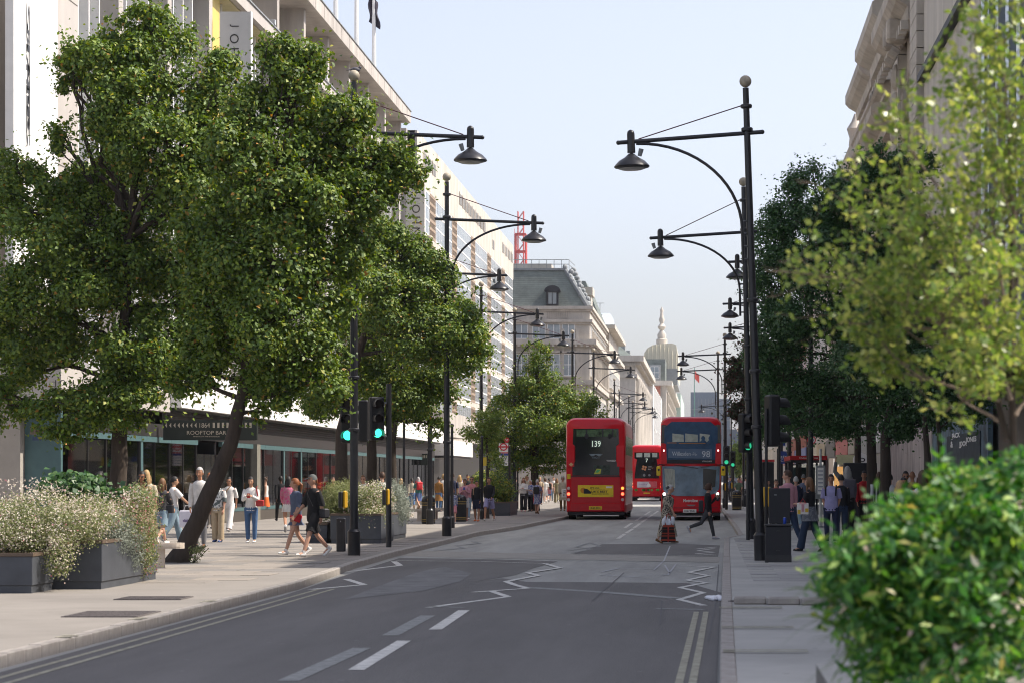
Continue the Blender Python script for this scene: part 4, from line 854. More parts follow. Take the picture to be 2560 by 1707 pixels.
# left flowering masses
o = plant('flowering_shrub', 'broad mound of small white flowers spilling over the left planter', 'flowering plant')
bl = [B(20, 1310, 35, 90, 65, .8), B(110, 1300, 35.5, 90, 75, .8), B(180, 1315, 35.3, 80, 55, .7), B(60, 1340, 34.8, 90, 42, .4), B(150, 1390, 34.6, 30, 50, .2), B(220, 1290, 36, 70, 50, .7), B(-40, 1330, 35, 60, 70, .8)]
bush('foliage', o, bl, 26000, .035, lm_pale, shell=.6, cl=.07); bush('blossom', o, bl, 9000, .024, lm_flower, shell=.95, cl=.06, per=5, asp=.9)
P = np.stack([rng.uniform(px(-20, 35), px(330, 35), 500), rng.uniform(34.6, 36.2, 500), rng.uniform(1.35, 1.68, 500)], 1); P[:, 2] += .12*np.sin(P[:, 0]*3)-.04
leaves('flower_spike', P, rng.normal(size=(500, 3)), np.full(500, .05), lm_flower, o, asp=.4)
o = plant('flowering_shrub', 'silvery pale trailing shrub over the lit side of the second planter', 'flowering plant')
bl = [B(285, 1345, 36.6, 38, 45, .5), B(315, 1335, 37, 40, 45, .5), B(275, 1320, 36.6, 45, 40, .5), B(330, 1385, 37.4, 22, 38, .3)]
bush('foliage', o, bl, 12000, .04, lm_silver, shell=.6, cl=.06, asp=.3); bl2 = [B(300, 1300, 37, 60, 50, .7), B(350, 1310, 37.5, 35, 60, .6), B(365, 1370, 38, 15, 60, .3), B(355, 1250, 37.5, 35, 40, .5)]
o = plant('flowering_shrub', 'loose shrub with pinkish seed heads at the right end of the second planter', 'flowering plant')
bush('foliage', o, bl2, 12000, .035, lm_pale, shell=.55, cl=.07); bush('blossom', o, bl2, 2600, .025, lm_pink, shell=.95, cl=.06, per=4, asp=.9)
o = plant('leafy_shrub', 'dark green broad leaved shrub rising behind the white flowers', 'shrub')
bush('foliage', o, [B(165, 1215, 39, 45, 25, .6), B(210, 1225, 39, 50, 30, .6), B(130, 1225, 39, 20, 15, .3), B(330, 1245, 39, 30, 20, .3)], 3800, .09, lm_dark, shell=.6, cl=.08, asp=.8)
o = plant('grassy_shrub', 'feathery pale grass clump behind the couple by the traffic signal', 'shrub')
bush('foliage', o, [B(840, 1250, 61, 35, 50, .6), B(870, 1240, 61.5, 40, 40, .6), B(815, 1265, 61, 25, 35, .5)], 9000, .12, lm_pale, shell=.3, cl=.08, asp=.08, fold=0)
o = plant('flowering_shrub', 'pale flowering shrub spilling from the box between the two signal posts', 'flowering plant')
bl = [B(905, 1260, 61, 45, 45, .6), B(940, 1245, 61.5, 40, 40, .7), B(925, 1295, 60.5, 35, 30, .5)]
bush('foliage', o, bl, 10000, .05, lm_pale, shell=.6, cl=.08); bush('blossom', o, bl, 2500, .035, lm_flower, shell=.95, cl=.07, per=4, asp=.9)
o = plant('silver_shrub', 'rounded silvery shrub at the right end of the signal post planters', 'shrub')
bush('foliage', o, [B(975, 1260, 65, 40, 50, .7), B(1000, 1270, 65.5, 26, 40, .5), B(985, 1225, 65, 25, 25, .4)], 12000, .05, lm_silver, shell=.55, cl=.08, asp=.35)
o = plant('leafy_shrub', 'green shrub in the planter beside the young people', 'shrub')
bush('foliage', o, [B(1255, 1225, 106, 25, 30, .8), B(1240, 1200, 106, 22, 20, .6), B(1205, 1200, 110, 20, 22, .6)], 6000, .1, lm_tree, shell=.5, cl=.12)
o = plant('sapling', 'small weedy sapling at the foot of the leaning trunk', 'shrub')
bush('foliage', o, [B(495, 1372, 46.2, 20, 16, .12), B(480, 1400, 46.2, 22, 6, .1)], 260, .05, lm_pale, shell=.2, cl=.05); 
st = MB()
for k in range(6): st.tube([(px(484, 46.2), 46.2, PZ), (px(478+k*8, 46.2), 46.2+.03*k, pz(1370, 46.2))], .006, 4)
st.build('stem', bark, o)
# bus stop flag, shelters, small signs
tflred = M('sign_red', (.55, .03, .04), .5); tblue = M('sign_blue', (.03, .06, .25), .5)
d = 117; o = empty('bus_stop_sign', (px(1259, d), d, PZ), 0, 'white bus stop flag with red ring and bar beside the left tree', 'bus stop sign'); w = 23*d/F/2
MB().tube([(w+.06, 0, 0), (w+.06, 0, 3.2)], .05, 8).build('post', black, o); z0, z1 = pz(1163, d)-PZ, pz(1107, d)-PZ; bx('panel', white, o, -w, w, -.04, .0, z0, z1)
zc = pz(1116, d)-PZ; rg = [(.19*math.cos(t), .19*math.sin(t)) for t in np.linspace(0, 2*math.pi, 21)]; rr = MB()
rr.add([(a, -.05, zc+b) for a, b in rg]+[(a*.68, -.05, zc+b*.68) for a, b in rg], [(i, i+1, 22+i, 21+i) for i in range(20)]); rr.build('ring', tflred, o); bx('bar', tflred, o, -.25, .25, -.062, -.051, zc-.035, zc+.035); bx('red_line', tflred, o, -w, w, -.05, -.041, zc-.31, zc-.26)
bx('route_panel', tblue, o, -w, w, -.05, -.041, zc-.42, zc-.32); 
for k in range(3): bx('timetable_row', M('print_grey', (.3, .32, .38), .6), o, -w*.8, w*.8*(1-.3*(k % 2)), -.05, -.041, zc-.55-k*.13, zc-.52-k*.13)
MB().discy(.15, -.05, pz(1099, d)-PZ, .13, .03, 16).build('stop_disc', tflred, o); text('OT', white, o, (.15, -.056, pz(1099, d)-PZ), height=.09)
o = empty('yellow_notice', (px(1214, 104), 104, PZ), 0, 'yellow notice panel fixed beside the left lamp post', 'sign'); MB().tube([(.05, .05, 0), (.05, .05, 2.9)], .04, 8).build('post', black, o)
bx('panel', M('notice_yellow', (.6, .45, .05), .6), o, -.13, .13, -.02, .02, pz(1163, 104)-PZ, pz(1142, 104)-PZ); [bx('text_line', blackm, o, -.1, .1, -.026, -.021, 1.95+k*.07-PZ, 1.97+k*.07-PZ) for k in range(2)]
def shelter(label, x0, x1, y0, y1, zt, txt=None):
    o = empty('bus_shelter', (0, 0, 0), 0, label, 'bus shelter', 'red roofed bus shelters')
    bx('roof', redbus2, o, x0, x1, y0, y1, zt-.16, zt); bx('roof_underside', blackm, o, x0+.03, x1-.03, y0+.03, y1-.03, zt-.22, zt-.161)
    for x in (x0+.08, x1-.08):
        for y in (y0+.2, y1-.2): bx('post', blackm, o, x-.04, x+.04, y-.04, y+.04, PZ, zt-.221)
    bx('advert_panel', M('advert_dark', (.05, .09, .09), .3, var=.6), o, x0+.15, x1-.15, y1-.25, y1-.18, .4, zt-.4); bx('end_glass', shopglass, o, x0+.12, x1-.12, y0+.18, y0+.2, .4, zt-.3)
    if txt: text(txt, white, o, ((x0+x1)/2, y0-.01, zt-.08), width=(x1-x0)*.5, height=.07)
shelter('red roofed bus shelter on the left pavement beside the bus stop flag', px(1219, 124), px(1280, 124), 124, 129, pz(1144, 124), 'Oxford Circus')
shelter('red roofed bus shelter on the right pavement behind the pedestrians', px(1975, 90), px(2068, 90), 90, 97, pz(1138, 90), 'Oxford Circus')
o = empty('phone_kiosk', (px(1920, 100), 100, PZ), 0, 'black kiosk box with red top on the right pavement', 'kiosk'); MB().box(-.24, .24, -.3, .3, 0, 2.3, bev=.02).build('body', blackm, o); bx('red_top', tflred, o, -.26, .26, -.32, .32, 2.31, 2.4)
o = empty('timetable_post', (px(2051, 80), 80, PZ), 0, 'grey timetable post with long white panel behind the girl with the bag', 'bus stop sign'); MB().tube([(0, 0, 0), (0, 0, 2.6)], .045, 10).build('post', alum, o); bx('case', lead, o, -.16, .16, -.09, -.02, .95, 2.05); bx('timetable', white, o, -.1, .1, -.1, -.091, 1.1, 1.98)
bx('foot', lead, o, -.2, .2, -.12, .12, 0, .05); [bx('timetable_line', MATS['print_grey'], o, -.08, .08, -.106, -.101, 1.2+k*.13, 1.24+k*.13) for k in range(6)]
o = empty('blue_banner_sign', (px(1963, 105), 105, 0), 0, 'tall blue sign with white letters atre above the shelter', 'sign'); bx('panel', tblue, o, -.28, .28, 0, .05, pz(1158, 105), pz(1127, 105)); text('atre', white, o, (0, -.01, pz(1141, 105)), width=.44, height=.13); bx('post', blackm, o, -.36, -.29, 0, .05, PZ, pz(1120, 105)); text('Chan', white, o, (0, -.01, pz(1150, 105)), width=.4, height=.09)
o = empty('hanging_banner', (px(1964, 110), 110, 0), 0, 'small red white and blue banner hanging above the blue sign', 'sign'); bx('panel', white, o, -.18, .18, 0, .04, pz(1115, 110), pz(1088, 110)); bx('blue_half', tblue, o, -.18, -.02, -.01, -.001, pz(1113, 110), pz(1090, 110)); bx('red_half', tflred, o, .06, .18, -.01, -.001, pz(1113, 110), pz(1096, 110)); bx('bracket', blackm, o, .2, 4.4, 0, .04, pz(1088, 110), pz(1086, 110))
o = empty('speed_limit_sign', (px(2029, 86), 86, 0), 0, 'round 20 speed limit sign with red ring on the right pavement', 'sign'); zc = pz(1099, 86); MB().discy(0, 0, zc, .15, .02, 20).build('face', white, o)
MB().add([(a*.8, -.006, zc+b*.8) for a, b in rg]+[(a*.6, -.006, zc+b*.6) for a, b in rg], [(i, i+1, 22+i, 21+i) for i in range(20)]).build('ring', tflred, o); text('20', blackm, o, (0, -.008, zc), width=.15, height=.12, bold=.02); MB().tube([(0, .05, PZ), (0, .05, zc+.2)], .035, 8).build('post', lead, o)
o = empty('kiosk', (px(2150, 74), 74, PZ), 0, 'black street kiosk with broken white lettering behind the man in lavender', 'kiosk'); MB().box(-.5, .5, -.3, .4, 0, 2.1, bev=.02).build('body', blackm, o)
text('ART', white, o, (.22, -.31, pz(1253, 74)-PZ), width=.42, height=.13, bold=.05); text('FRES', white, o, (.22, -.31, pz(1266, 74)-PZ), width=.46, height=.13, bold=.05)
for i, (x, d, h, lb) in enumerate(((1948, 84, 3.6, 'thin dark post left of the right bus shelter'), (1975, 95, 6.5, 'dark post beside the blue sign'), (1828, 170, 7, 'far slim black post beyond the oncoming bus'), (1858, 140, 5.5, 'slim black post right of the far litter bin'), (985, 76, 6.5, 'thin black post behind the silver shrub'), (1010, 100, 6.5, 'slim black post behind the shrub near the bench'), (1130, 79, 3.3, 'short thin black rod beside the second lamp post'), (1205, 96, 3.2, 'thin black rod beside the yellow notice'))):
    o = empty('slim_post', (px(x, d), d, PZ), 0, lb, 'post'); MB().tube([(0, 0, 0), (0, 0, h)], [.06, .045], 8).build('shaft', black, o, smooth=True); MB().lathe((0, 0, 0), [(.09, 0), (.09, .35), (.06, .4)], 8).build('base', black, o); MB().ball((0, 0, h+.05), .07, 8, 6).build('cap', black, o)

# ================================================================ buses
plate_y = M('plate_yellow', (.7, .5, .02), .5); tail = M('tail_light', (.6, .03, .02), .3, emit=(1, .12, .05, 2.5)); amber = M('amber_light', (.6, .2, .03), .3, emit=(1, .3, .05, 1.5)); clearl = M('clear_lamp', (.5, .4, .4), .2); headl = M('head_light', (.8, .8, .8), .2, emit=(1, .97, .9, 5))
tyre = M('tyre', (.015, .015, .016), .85); trim = M('trim_grey', (.2, .2, .21), .5)
def bus(label, xc, y, front, L=10.6, H=4.3, rz=0):
    o = empty('double_decker_bus', (xc, y, 0), rz, label, 'bus', 'red double decker buses'); W = 1.25
    def sec(k, top, z0=.32, w=W):
        r = .34*k+.1; pts = []; zt = top
        for cx, cz, a0 in ((w-r, zt-r*.72, 0), (-w+r, zt-r*.72, 90)):
            for t in range(0, 91, 15): pts.append((cx+r*math.cos(R(a0+t)), cz+r*.72*math.sin(R(a0+t))))
        return [(w*.99, z0), (w, 1.0)]+pts+[(-w, 1.0), (-w*.99, z0)]
    st = [(0.0, .9, H-.17, .4, W-.09), (.05, 1, H-.07, .35, W-.03), (.22, 1, H-.0, .32, W), (1.5, 1, H+.03, .3, W), (L-1.5, 1, H+.03, .3, W), (L-.2, 1, H-.02, .32, W-.01), (L, .9, H-.2, .4, W-.12)]
    b = MB(); n = None
    for (yy, k, top, z0, w) in st:
        s_ = sec(k, top, z0, w); n = len(s_); b.v += [(p[0], yy, p[1]) for p in s_]
    for i in range(len(st)-1): b.f += [(i*n+k, (i+1)*n+k, (i+1)*n+(k+1) % n, i*n+(k+1) % n) for k in range(n)]
    b.f += [tuple(range(n)), tuple(range(len(b.v)-1, len(b.v)-1-n, -1))]; b.mi = [0]*len(b.f)
    b.build('body', redbus, o, smooth=True)
    for s in (-1, 1):                                        # side glazing, two decks
        for z0, z1 in ((1.25, 2.1), (2.75, 3.55)):
            nw = 6
            for k in range(nw): bx('side_window', darkglass, o, s*(W-.02), s*(W+.012), .7+k*(L-1.4)/nw+.04, .7+(k+1)*(L-1.4)/nw-.04, z0, z1)
        bx('side_skirt', redbus2, o, s*(W-.02), s*(W+.015), .8, L-.8, .33, .62)
        for yy in (1.9, L-2.6):
            wh = empty('wheel', (s*(W-.17), yy, .5)); wh.parent = o
            MB().tube([(-.14, 0, 0), (.14, 0, 0)], .5, 20).build('tyre', tyre, wh); MB().tube([(-.15, 0, 0), (.15, 0, 0)], .27, 14).build('rim', trim, wh)
    bx('underside', blackm, o, -W+.06, W-.06, .15, L-.15, .2, .4)
    return o
def T(u, w, z): return u
# near bus, rear view
BX, BY = px(1489, 102), 102
b1 = bus('red double decker bus seen from behind on route 139, left of centre', BX, BY, False)
def panel(o, name, pts, mat, y0=-.012, y1=.03): return MB().prism([(x, z) for x, z in pts], y0, y1, 'y').build(name, mat, o)
rw = panel(b1, 'rear_window', [(-.98, 1.86), (1.0, 1.86), (1.0, 2.3), (.87, 2.45), (.87, 3.1), (.99, 3.2), (.97, 3.84), (-.94, 3.84), (-.96, 3.2), (-.86, 3.1), (-.86, 2.45), (-.98, 2.3)], darkglass, -.02)
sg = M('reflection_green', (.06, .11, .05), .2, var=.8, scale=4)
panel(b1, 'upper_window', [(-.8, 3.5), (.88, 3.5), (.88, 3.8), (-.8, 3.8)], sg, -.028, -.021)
for x in (-.38, .3, .72): bx('window_bar', blackm, b1, x-.03, x+.03, -.036, -.0285, 3.5, 3.8)
for x in (-.38, .6): MB().ball((x, -.03, 3.52), (.09, .01, .12), 8, 6).build('seat_silhouette', blackm, b1)
panel(b1, 'route_display', [(-.19, 3.05), (.26, 3.05), (.26, 3.36), (-.19, 3.36)], M('display_grey', (.04, .055, .05), .4), -.028, -.021); dw = M('display_digits', (.6, .68, .6), .5, emit=(.8, 1, .8, .35))
text('139', dw, b1, (.035, -.032, 3.205), width=.36, height=.25)
lg = M('logo_grey', (.17, .22, .24), .4); MB().prism([(-.28, 2.78), (.3, 2.78), (.2, 2.68), (.12, 2.68), (.01, 2.75), (-.1, 2.68), (-.18, 2.68)], -.03, -.021, 'y').build('emblem', lg, b1); text('WRIGHT', lg, b1, (.01, -.03, 2.62), width=.34, height=.07); text('VWH2024', white, b1, (.66, -.03, 2.49), width=.4, height=.075)
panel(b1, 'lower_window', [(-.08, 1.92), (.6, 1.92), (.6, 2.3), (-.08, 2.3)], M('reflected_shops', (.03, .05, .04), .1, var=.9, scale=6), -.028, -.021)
hz = M('hazard_stripe', (.5, .5, .05), .5); MB().prism([(-.07, 1.93), (.2, 1.93), (.24, 2.14), (.05, 2.16)], -.034, -.0285, 'y').build('hazard_sticker', hz, b1); MB().prism([(-.02, 1.99), (.1, 1.99), (.2, 2.1), (.08, 2.12)], -.038, -.0345, 'y').build('sticker_green', M('sticker_green', (.05, .4, .15), .5), b1)
for s in (-1, 1): MB().prism([(s*.9, 2.25), (s*1.2, 2.2), (s*1.2, 3.15), (s*.9, 3.1)], -.05, .05, 'y').build('corner_air_panel', redbus, b1)
pf = MB().prism([(-1.02, .72), (1.02, .72), (1.02, 1.8), (-1.02, 1.8)], -.012, .03, 'y').build('engine_cover', redbus2, b1); bx('cover_edge', blackm, b1, -1.03, 1.03, -.016, .02, 1.8, 1.84)
ad = panel(b1, 'advert', [(-.75, .96), (.75, .96), (.75, 1.46), (-.75, 1.46)], M('advert_yellow', (.75, .56, .02), .45), -.022, -.0125)
text("IT'S OK.", blackm, ad, (-.02, -.026, 1.34), width=.4, height=.07, bold=.02); text("WHEN YOU'RE WITH THE", blackm, ad, (.1, -.026, 1.265), width=.6, height=.03); text("UK'S BEST", blackm, ad, (.17, -.026, 1.19), width=.68, height=.09, bold=.02); text("BREAKDOWN SERVICE.", blackm, ad, (.2, -.026, 1.09), width=.72, height=.05); text('AA', blackm, ad, (.68, -.026, 1.01), width=.1, height=.05); bx('white_box', white, ad, .45, .7, -.0265, -.0225, 1.34, 1.41)
cc = MB().m(M('print_orange', (.5, .2, .01), .5)).ball((-.52, -.024, 1.24), (.12, .004, .12), 14, 8).m(blackm).prism([(-.5, 1.1), (-.2, 1.1), (-.17, 1.18), (-.25, 1.22), (-.35, 1.3), (-.5, 1.3)], -.03, -.0285, 'y').build('printed_car', None, ad)
for s in (-1, 1):
    for z, m_ in ((1.33, amber if s > 0 else clearl), (1.09, tail), (.85, clearl)): 
        MB().discy(s*1.14, -.04, z, .065, .05, 14).build('tail_lamp', m_, b1); MB().discy(s*1.14, -.03, z, .08, .03, 14).build('lamp_ring', redbus2, b1)
panel(b1, 'number_plate', [(-.28, .43), (.27, .43), (.27, .57), (-.28, .57)], plate_y, -.03, -.0125); text('LK64 EDC', blackm, b1, (-.005, -.034, .5), width=.47, height=.09, bold=.01)
panel(b1, 'bumper', [(-1.05, .38), (1.05, .38), (1.05, .68), (-1.05, .68)], redbus2, -.02, .03); bx('brake_light', tail, b1, -.11, .11, .035, .08, 3.965, 3.99); [MB().ball((s*.93, .03, 3.95), .03, 8, 6).build('marker_light', tail, b1) for s in (-1, 1)]
panel(b1, 'diamond_sticker', [(-1.13, 2.33), (-1.03, 2.42), (-.93, 2.33), (-1.03, 2.25)], M('sticker_cream', (.6, .4, .2), .5), -.06, -.0505); panel(b1, 'yellow_sticker', [(-1.2, 1.72), (-1.06, 1.72), (-1.06, 1.93), (-1.2, 1.93)], plate_y, -.02, .03)
# far bus ahead of it
d = 186; b2 = bus('smaller red double decker bus further away on route 7 with black rear panel', px(1617, d), d, False, H=4.3)
panel(b2, 'rear_panel', [(-.95, 1.75), (.95, 1.75), (.86, 2.6), (.75, 3.2), (.95, 3.3), (.95, 3.75), (-.95, 3.75), (-.95, 3.3), (-.75, 3.2), (-.86, 2.6)], darkglass, -.02)
for a, b_ in ((-.8, -.35), (-.2, .25), (.42, .8)): panel(b2, 'upper_window', [(a, 3.38), (b_, 3.38), (b_, 3.7), (a, 3.7)], M('lit_window_pale', (.45, .5, .45), .3, var=.3, scale=5), -.03, -.021)
text('7', dw, b2, (0, -.03, 3.13), height=.28); og = M('print_copper', (.5, .22, .1), .5); e = MB()
for k in range(4): e.discy(-.2+.13*math.cos(k*math.pi/2+.5), -.03, 2.55+.13*math.sin(k*math.pi/2+.5), .09, .008, 10)
e.build('emblem', og, b2); text('I am a', white, b2, (.25, -.03, 2.65), width=.3, height=.07); text('hydrogen', og, b2, (.33, -.03, 2.55), width=.45, height=.07); text('bus', white, b2, (.2, -.03, 2.46), width=.2, height=.06); MB().discy(-.2, -.03, 2.0, .1, .008, 12).discy(.2, -.03, 2.0, .09, .008, 8).build('icon', trim, b2)
ap = panel(b2, 'advert', [(-.75, 1.05), (.75, 1.05), (.75, 1.5), (-.75, 1.5)], M('advert_white', (.6, .55, .6), .5), -.02); bx('advert_pink', M('advert_pink', (.65, .1, .12), .5), b2, .15, .74, -.026, -.0205, 1.06, 1.49); text('travelling', M('print_purple', (.3, .05, .3), .5), b2, (-.3, -.026, 1.3), width=.6, height=.1); MB().prism([(0, 1.1), (.3, 1.1), (.3, 1.25), (.15, 1.4), (0, 1.25)], -.032, -.0265, 'y').build('house_print', white, b2)
lf = MB()
for k in range(12): a = random.uniform(-.9, .9); lf.prism([(a, .75), (a+.12, .85), (a+.05, .95), (a-.08, .9)], -.02, .0-.001*k, 'y')
lf.build('leaf_print', M('print_leaf', (.1, .35, .05), .5), b2); panel(b2, 'number_plate', [(-.25, .56), (.25, .56), (.25, .66), (-.25, .66)], plate_y, -.03)
for s in (-1, 1): [MB().discy(s*1.12, -.03, z, .06, .05, 10).build('tail_lamp', m_, b2) for z, m_ in ((1.35, amber), (1.1, tail), (.88, clearl))]
bx('white_bumper_strip', white, b2, -.6, .6, -.03, .0, .22, .28)
# oncoming bus, front view
d = 100; b3 = bus('oncoming red double decker bus on route 98 with blue windscreens', px(1727.5, d), d, True)
panel(b3, 'upper_windscreen', [(-1.02, 2.5), (1.02, 2.5), (1.1, 3.2), (1.1, 3.85), (.8, 4.08), (-.8, 4.08), (-1.1, 3.85), (-1.1, 3.2)], M('windscreen_blue', (.012, .06, .14), .12, var=.3, spec=.4), -.03, .06)
for s in (-1, 1): MB().prism([(s*1.02, 3.2), (s*1.23, 3.2), (s*1.22, 3.95), (s*1.02, 3.95)], -.02, .06, 'y').build('corner_glass', darkglass, b3); MB().prism([(s*1.0, 2.36), (s*1.24, 2.28), (s*1.24, 3.18), (s*1.03, 3.18)], -.05, .06, 'y').build('corner_pillar', redbus, b3)
iw = M('interior_window', (.4, .44, .38), .3, var=.3, scale=4)
for a, b_ in ((-.77, -.3), (-.24, .28), (.36, .78)): panel(b3, 'rear_window_seen_through', [(a, 3.25), (b_, 3.25), (b_, 3.55), (a, 3.6)], iw, -.036, -.031)
for x in (.5, .8): MB().ball((x, -.036, 3.4), (.08, .006, .1), 10, 6).ball((x, -.036, 3.22), (.13, .006, .12), 10, 6).build('passenger_silhouette', MATS['windscreen_blue'], b3)
bx('grab_rail', MATS['print_orange'], b3, -.98, -.6, -.045, -.031, 3.2, 3.225); bx('grab_rail', MATS['print_orange'], b3, -.5, .6, -.045, -.031, 3.18, 3.2)
panel(b3, 'destination_display', [(-.94, 2.6), (.86, 2.55), (.86, 2.95), (-.94, 2.98)], M('dest_grey', (.09, .14, .22), .35), -.05, -.0305); ds = M('dest_text', (.6, .65, .68), .5)
text('Willesden', ds, b3, (-.4, -.055, 2.77), width=.76, height=.17); text('98', ds, b3, (.62, -.055, 2.75), width=.34, height=.26); text('Bus\nGarage', ds, b3, (.14, -.055, 2.76), width=.22, height=.14); text('VWH2409', white, b3, (.66, -.055, 2.45), width=.4, height=.06)
panel(b3, 'blind_frame', [(-1.0, 2.36), (1.0, 2.36), (1.02, 2.52), (-1.02, 2.52)], blackm, -.035, .05)
pts = [(-1.17, 1.3), (-1.0, 1.12), (-.6, 1.02), (.6, 1.02), (1.0, 1.12), (1.17, 1.3), (1.19, 2.25), (-1.19, 2.25)]
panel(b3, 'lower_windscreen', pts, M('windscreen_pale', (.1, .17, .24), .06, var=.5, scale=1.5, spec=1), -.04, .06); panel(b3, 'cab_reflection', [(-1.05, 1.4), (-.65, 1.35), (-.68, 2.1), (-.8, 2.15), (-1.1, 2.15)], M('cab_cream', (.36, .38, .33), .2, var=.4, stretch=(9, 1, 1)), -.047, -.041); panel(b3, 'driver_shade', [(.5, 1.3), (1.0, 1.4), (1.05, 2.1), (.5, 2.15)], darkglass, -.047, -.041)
MB().tube([(-.7, -.07, 2.3), (-.1, -.07, 2.22), (.3, -.07, 2.15)], .015, 5).tube([(1, -.07, 2.28), (.4, -.07, 2.2)], .015, 5).build('wiper', blackm, b3)
text('Metroline', white, b3, (-.02, -.02, .83), width=.6, height=.13, bold=.02); MB().prism([(-.2, .66), (.2, .66), (.12, .6), (-.1, .6)], -.02, .01, 'y').build('front_emblem', trim, b3); panel(b3, 'number_plate', [(-.33, .33), (.22, .33), (.22, .47), (-.33, .47)], white, -.03); text('LK67 ENU', blackm, b3, (-.055, -.035, .4), width=.44, height=.09, bold=.01)
panel(b3, 'bumper_line', [(-1.1, .52), (1.1, .52), (1.1, .54), (-1.1, .54)], blackm, -.014)
for s in (-1, 1):
    MB().ball((s*1.1, -.01, 1.0), (.11, .06, .2), 10, 8).build('headlamp_surround', blackm, b3); MB().discy(s*1.1, -.08, 1.1, .06, .03, 14).build('headlight', headl, b3); MB().discy(s*1.07, -.07, .93, .045, .03, 12).build('headlight', trim, b3)
    MB().box(s*1.24-.0 if s > 0 else -1.42, s*1.42 if s > 0 else -1.25, -.25, -.12, 1.85, 2.25, bev=.03).build('mirror', plate_y, b3); MB().tube([(s*1.1, 0, 2.3), (s*1.33, -.18, 2.32), (s*1.33, -.18, 2.2)], .025, 6).build('mirror_arm', blackm, b3); MB().discy(s*1.33, -.26, 2.1, .045, .01, 10).build('mirror_mark', blackm, b3); MB().discy(s*1.12, -.06, 2.9, .03, .02, 8).build('marker_light', headl, b3)

# ================================================================ trees
def limb(b, p0, p1, r0, r1, wob=.15, n=5):
    p0, p1 = Vector(p0), Vector(p1); L = (p1-p0).length; pts = [p0]
    for i in range(1, n): t = i/n; pts.append(p0.lerp(p1, t)+Vector((random.uniform(-1, 1), random.uniform(-1, 1), random.uniform(-.3, 1)+.4*math.sin(t*math.pi)))*wob*L*.35)
    pts.append(p1); b.tube(pts, [r0+(r1-r0)*(i/n) for i in range(n+1)], 6, cap=True); return pts
def tree(label, trunk, tr, blobs, n, size, mat, cat='tree', cl=.16, shell=.72, asp=.62, twigs=1.0, group=None):
    o = empty('street_tree', (trunk[0][0], trunk[0][1], trunk[0][2]), 0, label, cat, group); base = Vector(trunk[0])
    t = MB(); pts = [Vector(p)-base for p in trunk]; nn = []; rr = []
    for i in range(len(pts)-1):
        for k in range(4): q = k/4; nn.append(pts[i].lerp(pts[i+1], q)+Vector((random.uniform(-1, 1), 0, 0))*tr*.12); rr.append(tr*(1.25 if i == 0 and k == 0 else 1)*(1-.55*(i+q)/(len(pts)-1)))
    nn.append(pts[-1]); rr.append(tr*.4); dn = (nn[1]-nn[0]).normalized(); nn.insert(0, nn[0]-dn*.3); rr.insert(0, rr[0]*1.1); t.tube(nn, rr, 12); t.build('trunk', bark, o, smooth=True)
    b = MB(); top = nn[len(nn)//2:]
    P, N, C, d = blobpts(blobs, n, shell, cl, sub=True); C0 = np.array(base)
    m2 = n//5; P2, N2, _, _ = blobpts(blobs, m2, .3, cl*1.6); P = np.concatenate([P, P2]); N = np.concatenate([N, N2])
    for bl in blobs:
        c = Vector(bl[:3])-base; st = min(top, key=lambda q: (q-c).length+max(0, q.z-c.z)*1.5); e = limb(b, st, c, tr*.32, tr*.12, .18)
        for k in range(int(5*twigs)):
            dd = Vector(rng.normal(size=3)); dd.normalize(); limb(b, random.choice(e[2:]), c+Vector((dd.x*bl[3], dd.y*bl[4], abs(dd.z)*bl[5]))*.85, tr*.12, .008, .15, 3)
    b.build('branches', bark, o)
    # leading shoots that break the outline
    m = int(len(blobs)*7*twigs); idx = rng.choice(len(blobs), m); bb = np.array(blobs)[idx]; d2 = rng.normal(size=(m, 3)); d2[:, 2] = np.abs(d2[:, 2])*.8+.1; d2 /= np.linalg.norm(d2, axis=1)[:, None]
    A = bb[:, :3]+d2*bb[:, 3:6]*.95; dirn = d2*.6+np.array([0, 0, .5]); k = 16; t_ = rng.random((m, k, 1)); ln = (.25+.35*rng.random((m, 1, 1)))*(bb[:, 3].mean()/1.1)
    Q = (A[:, None, :]+dirn[:, None, :]*t_*ln+rng.normal(size=(m, k, 3))*.05*(1.4-t_)).reshape(-1, 3)
    P = np.concatenate([P, Q]); N = np.concatenate([N, rng.normal(size=Q.shape)+np.array([0, 0, .6])]); S = size*(.65+.6*rng.random(len(P)))
    tint = np.clip(rng.normal(.47, .22, len(P)), 0, .95); tint[rng.random(len(P)) < .012] = 1.0
    leaves('leaves', P-C0, N, S, mat, o, tint=tint, asp=asp, droop=.5)
    return o
def TB(lst, d, rd=None): return [B(x, y, d+dd, rx, ry, (rd or min(rx, ry)*1.1*d/F)) for (x, y, rx, ry, dd) in lst]
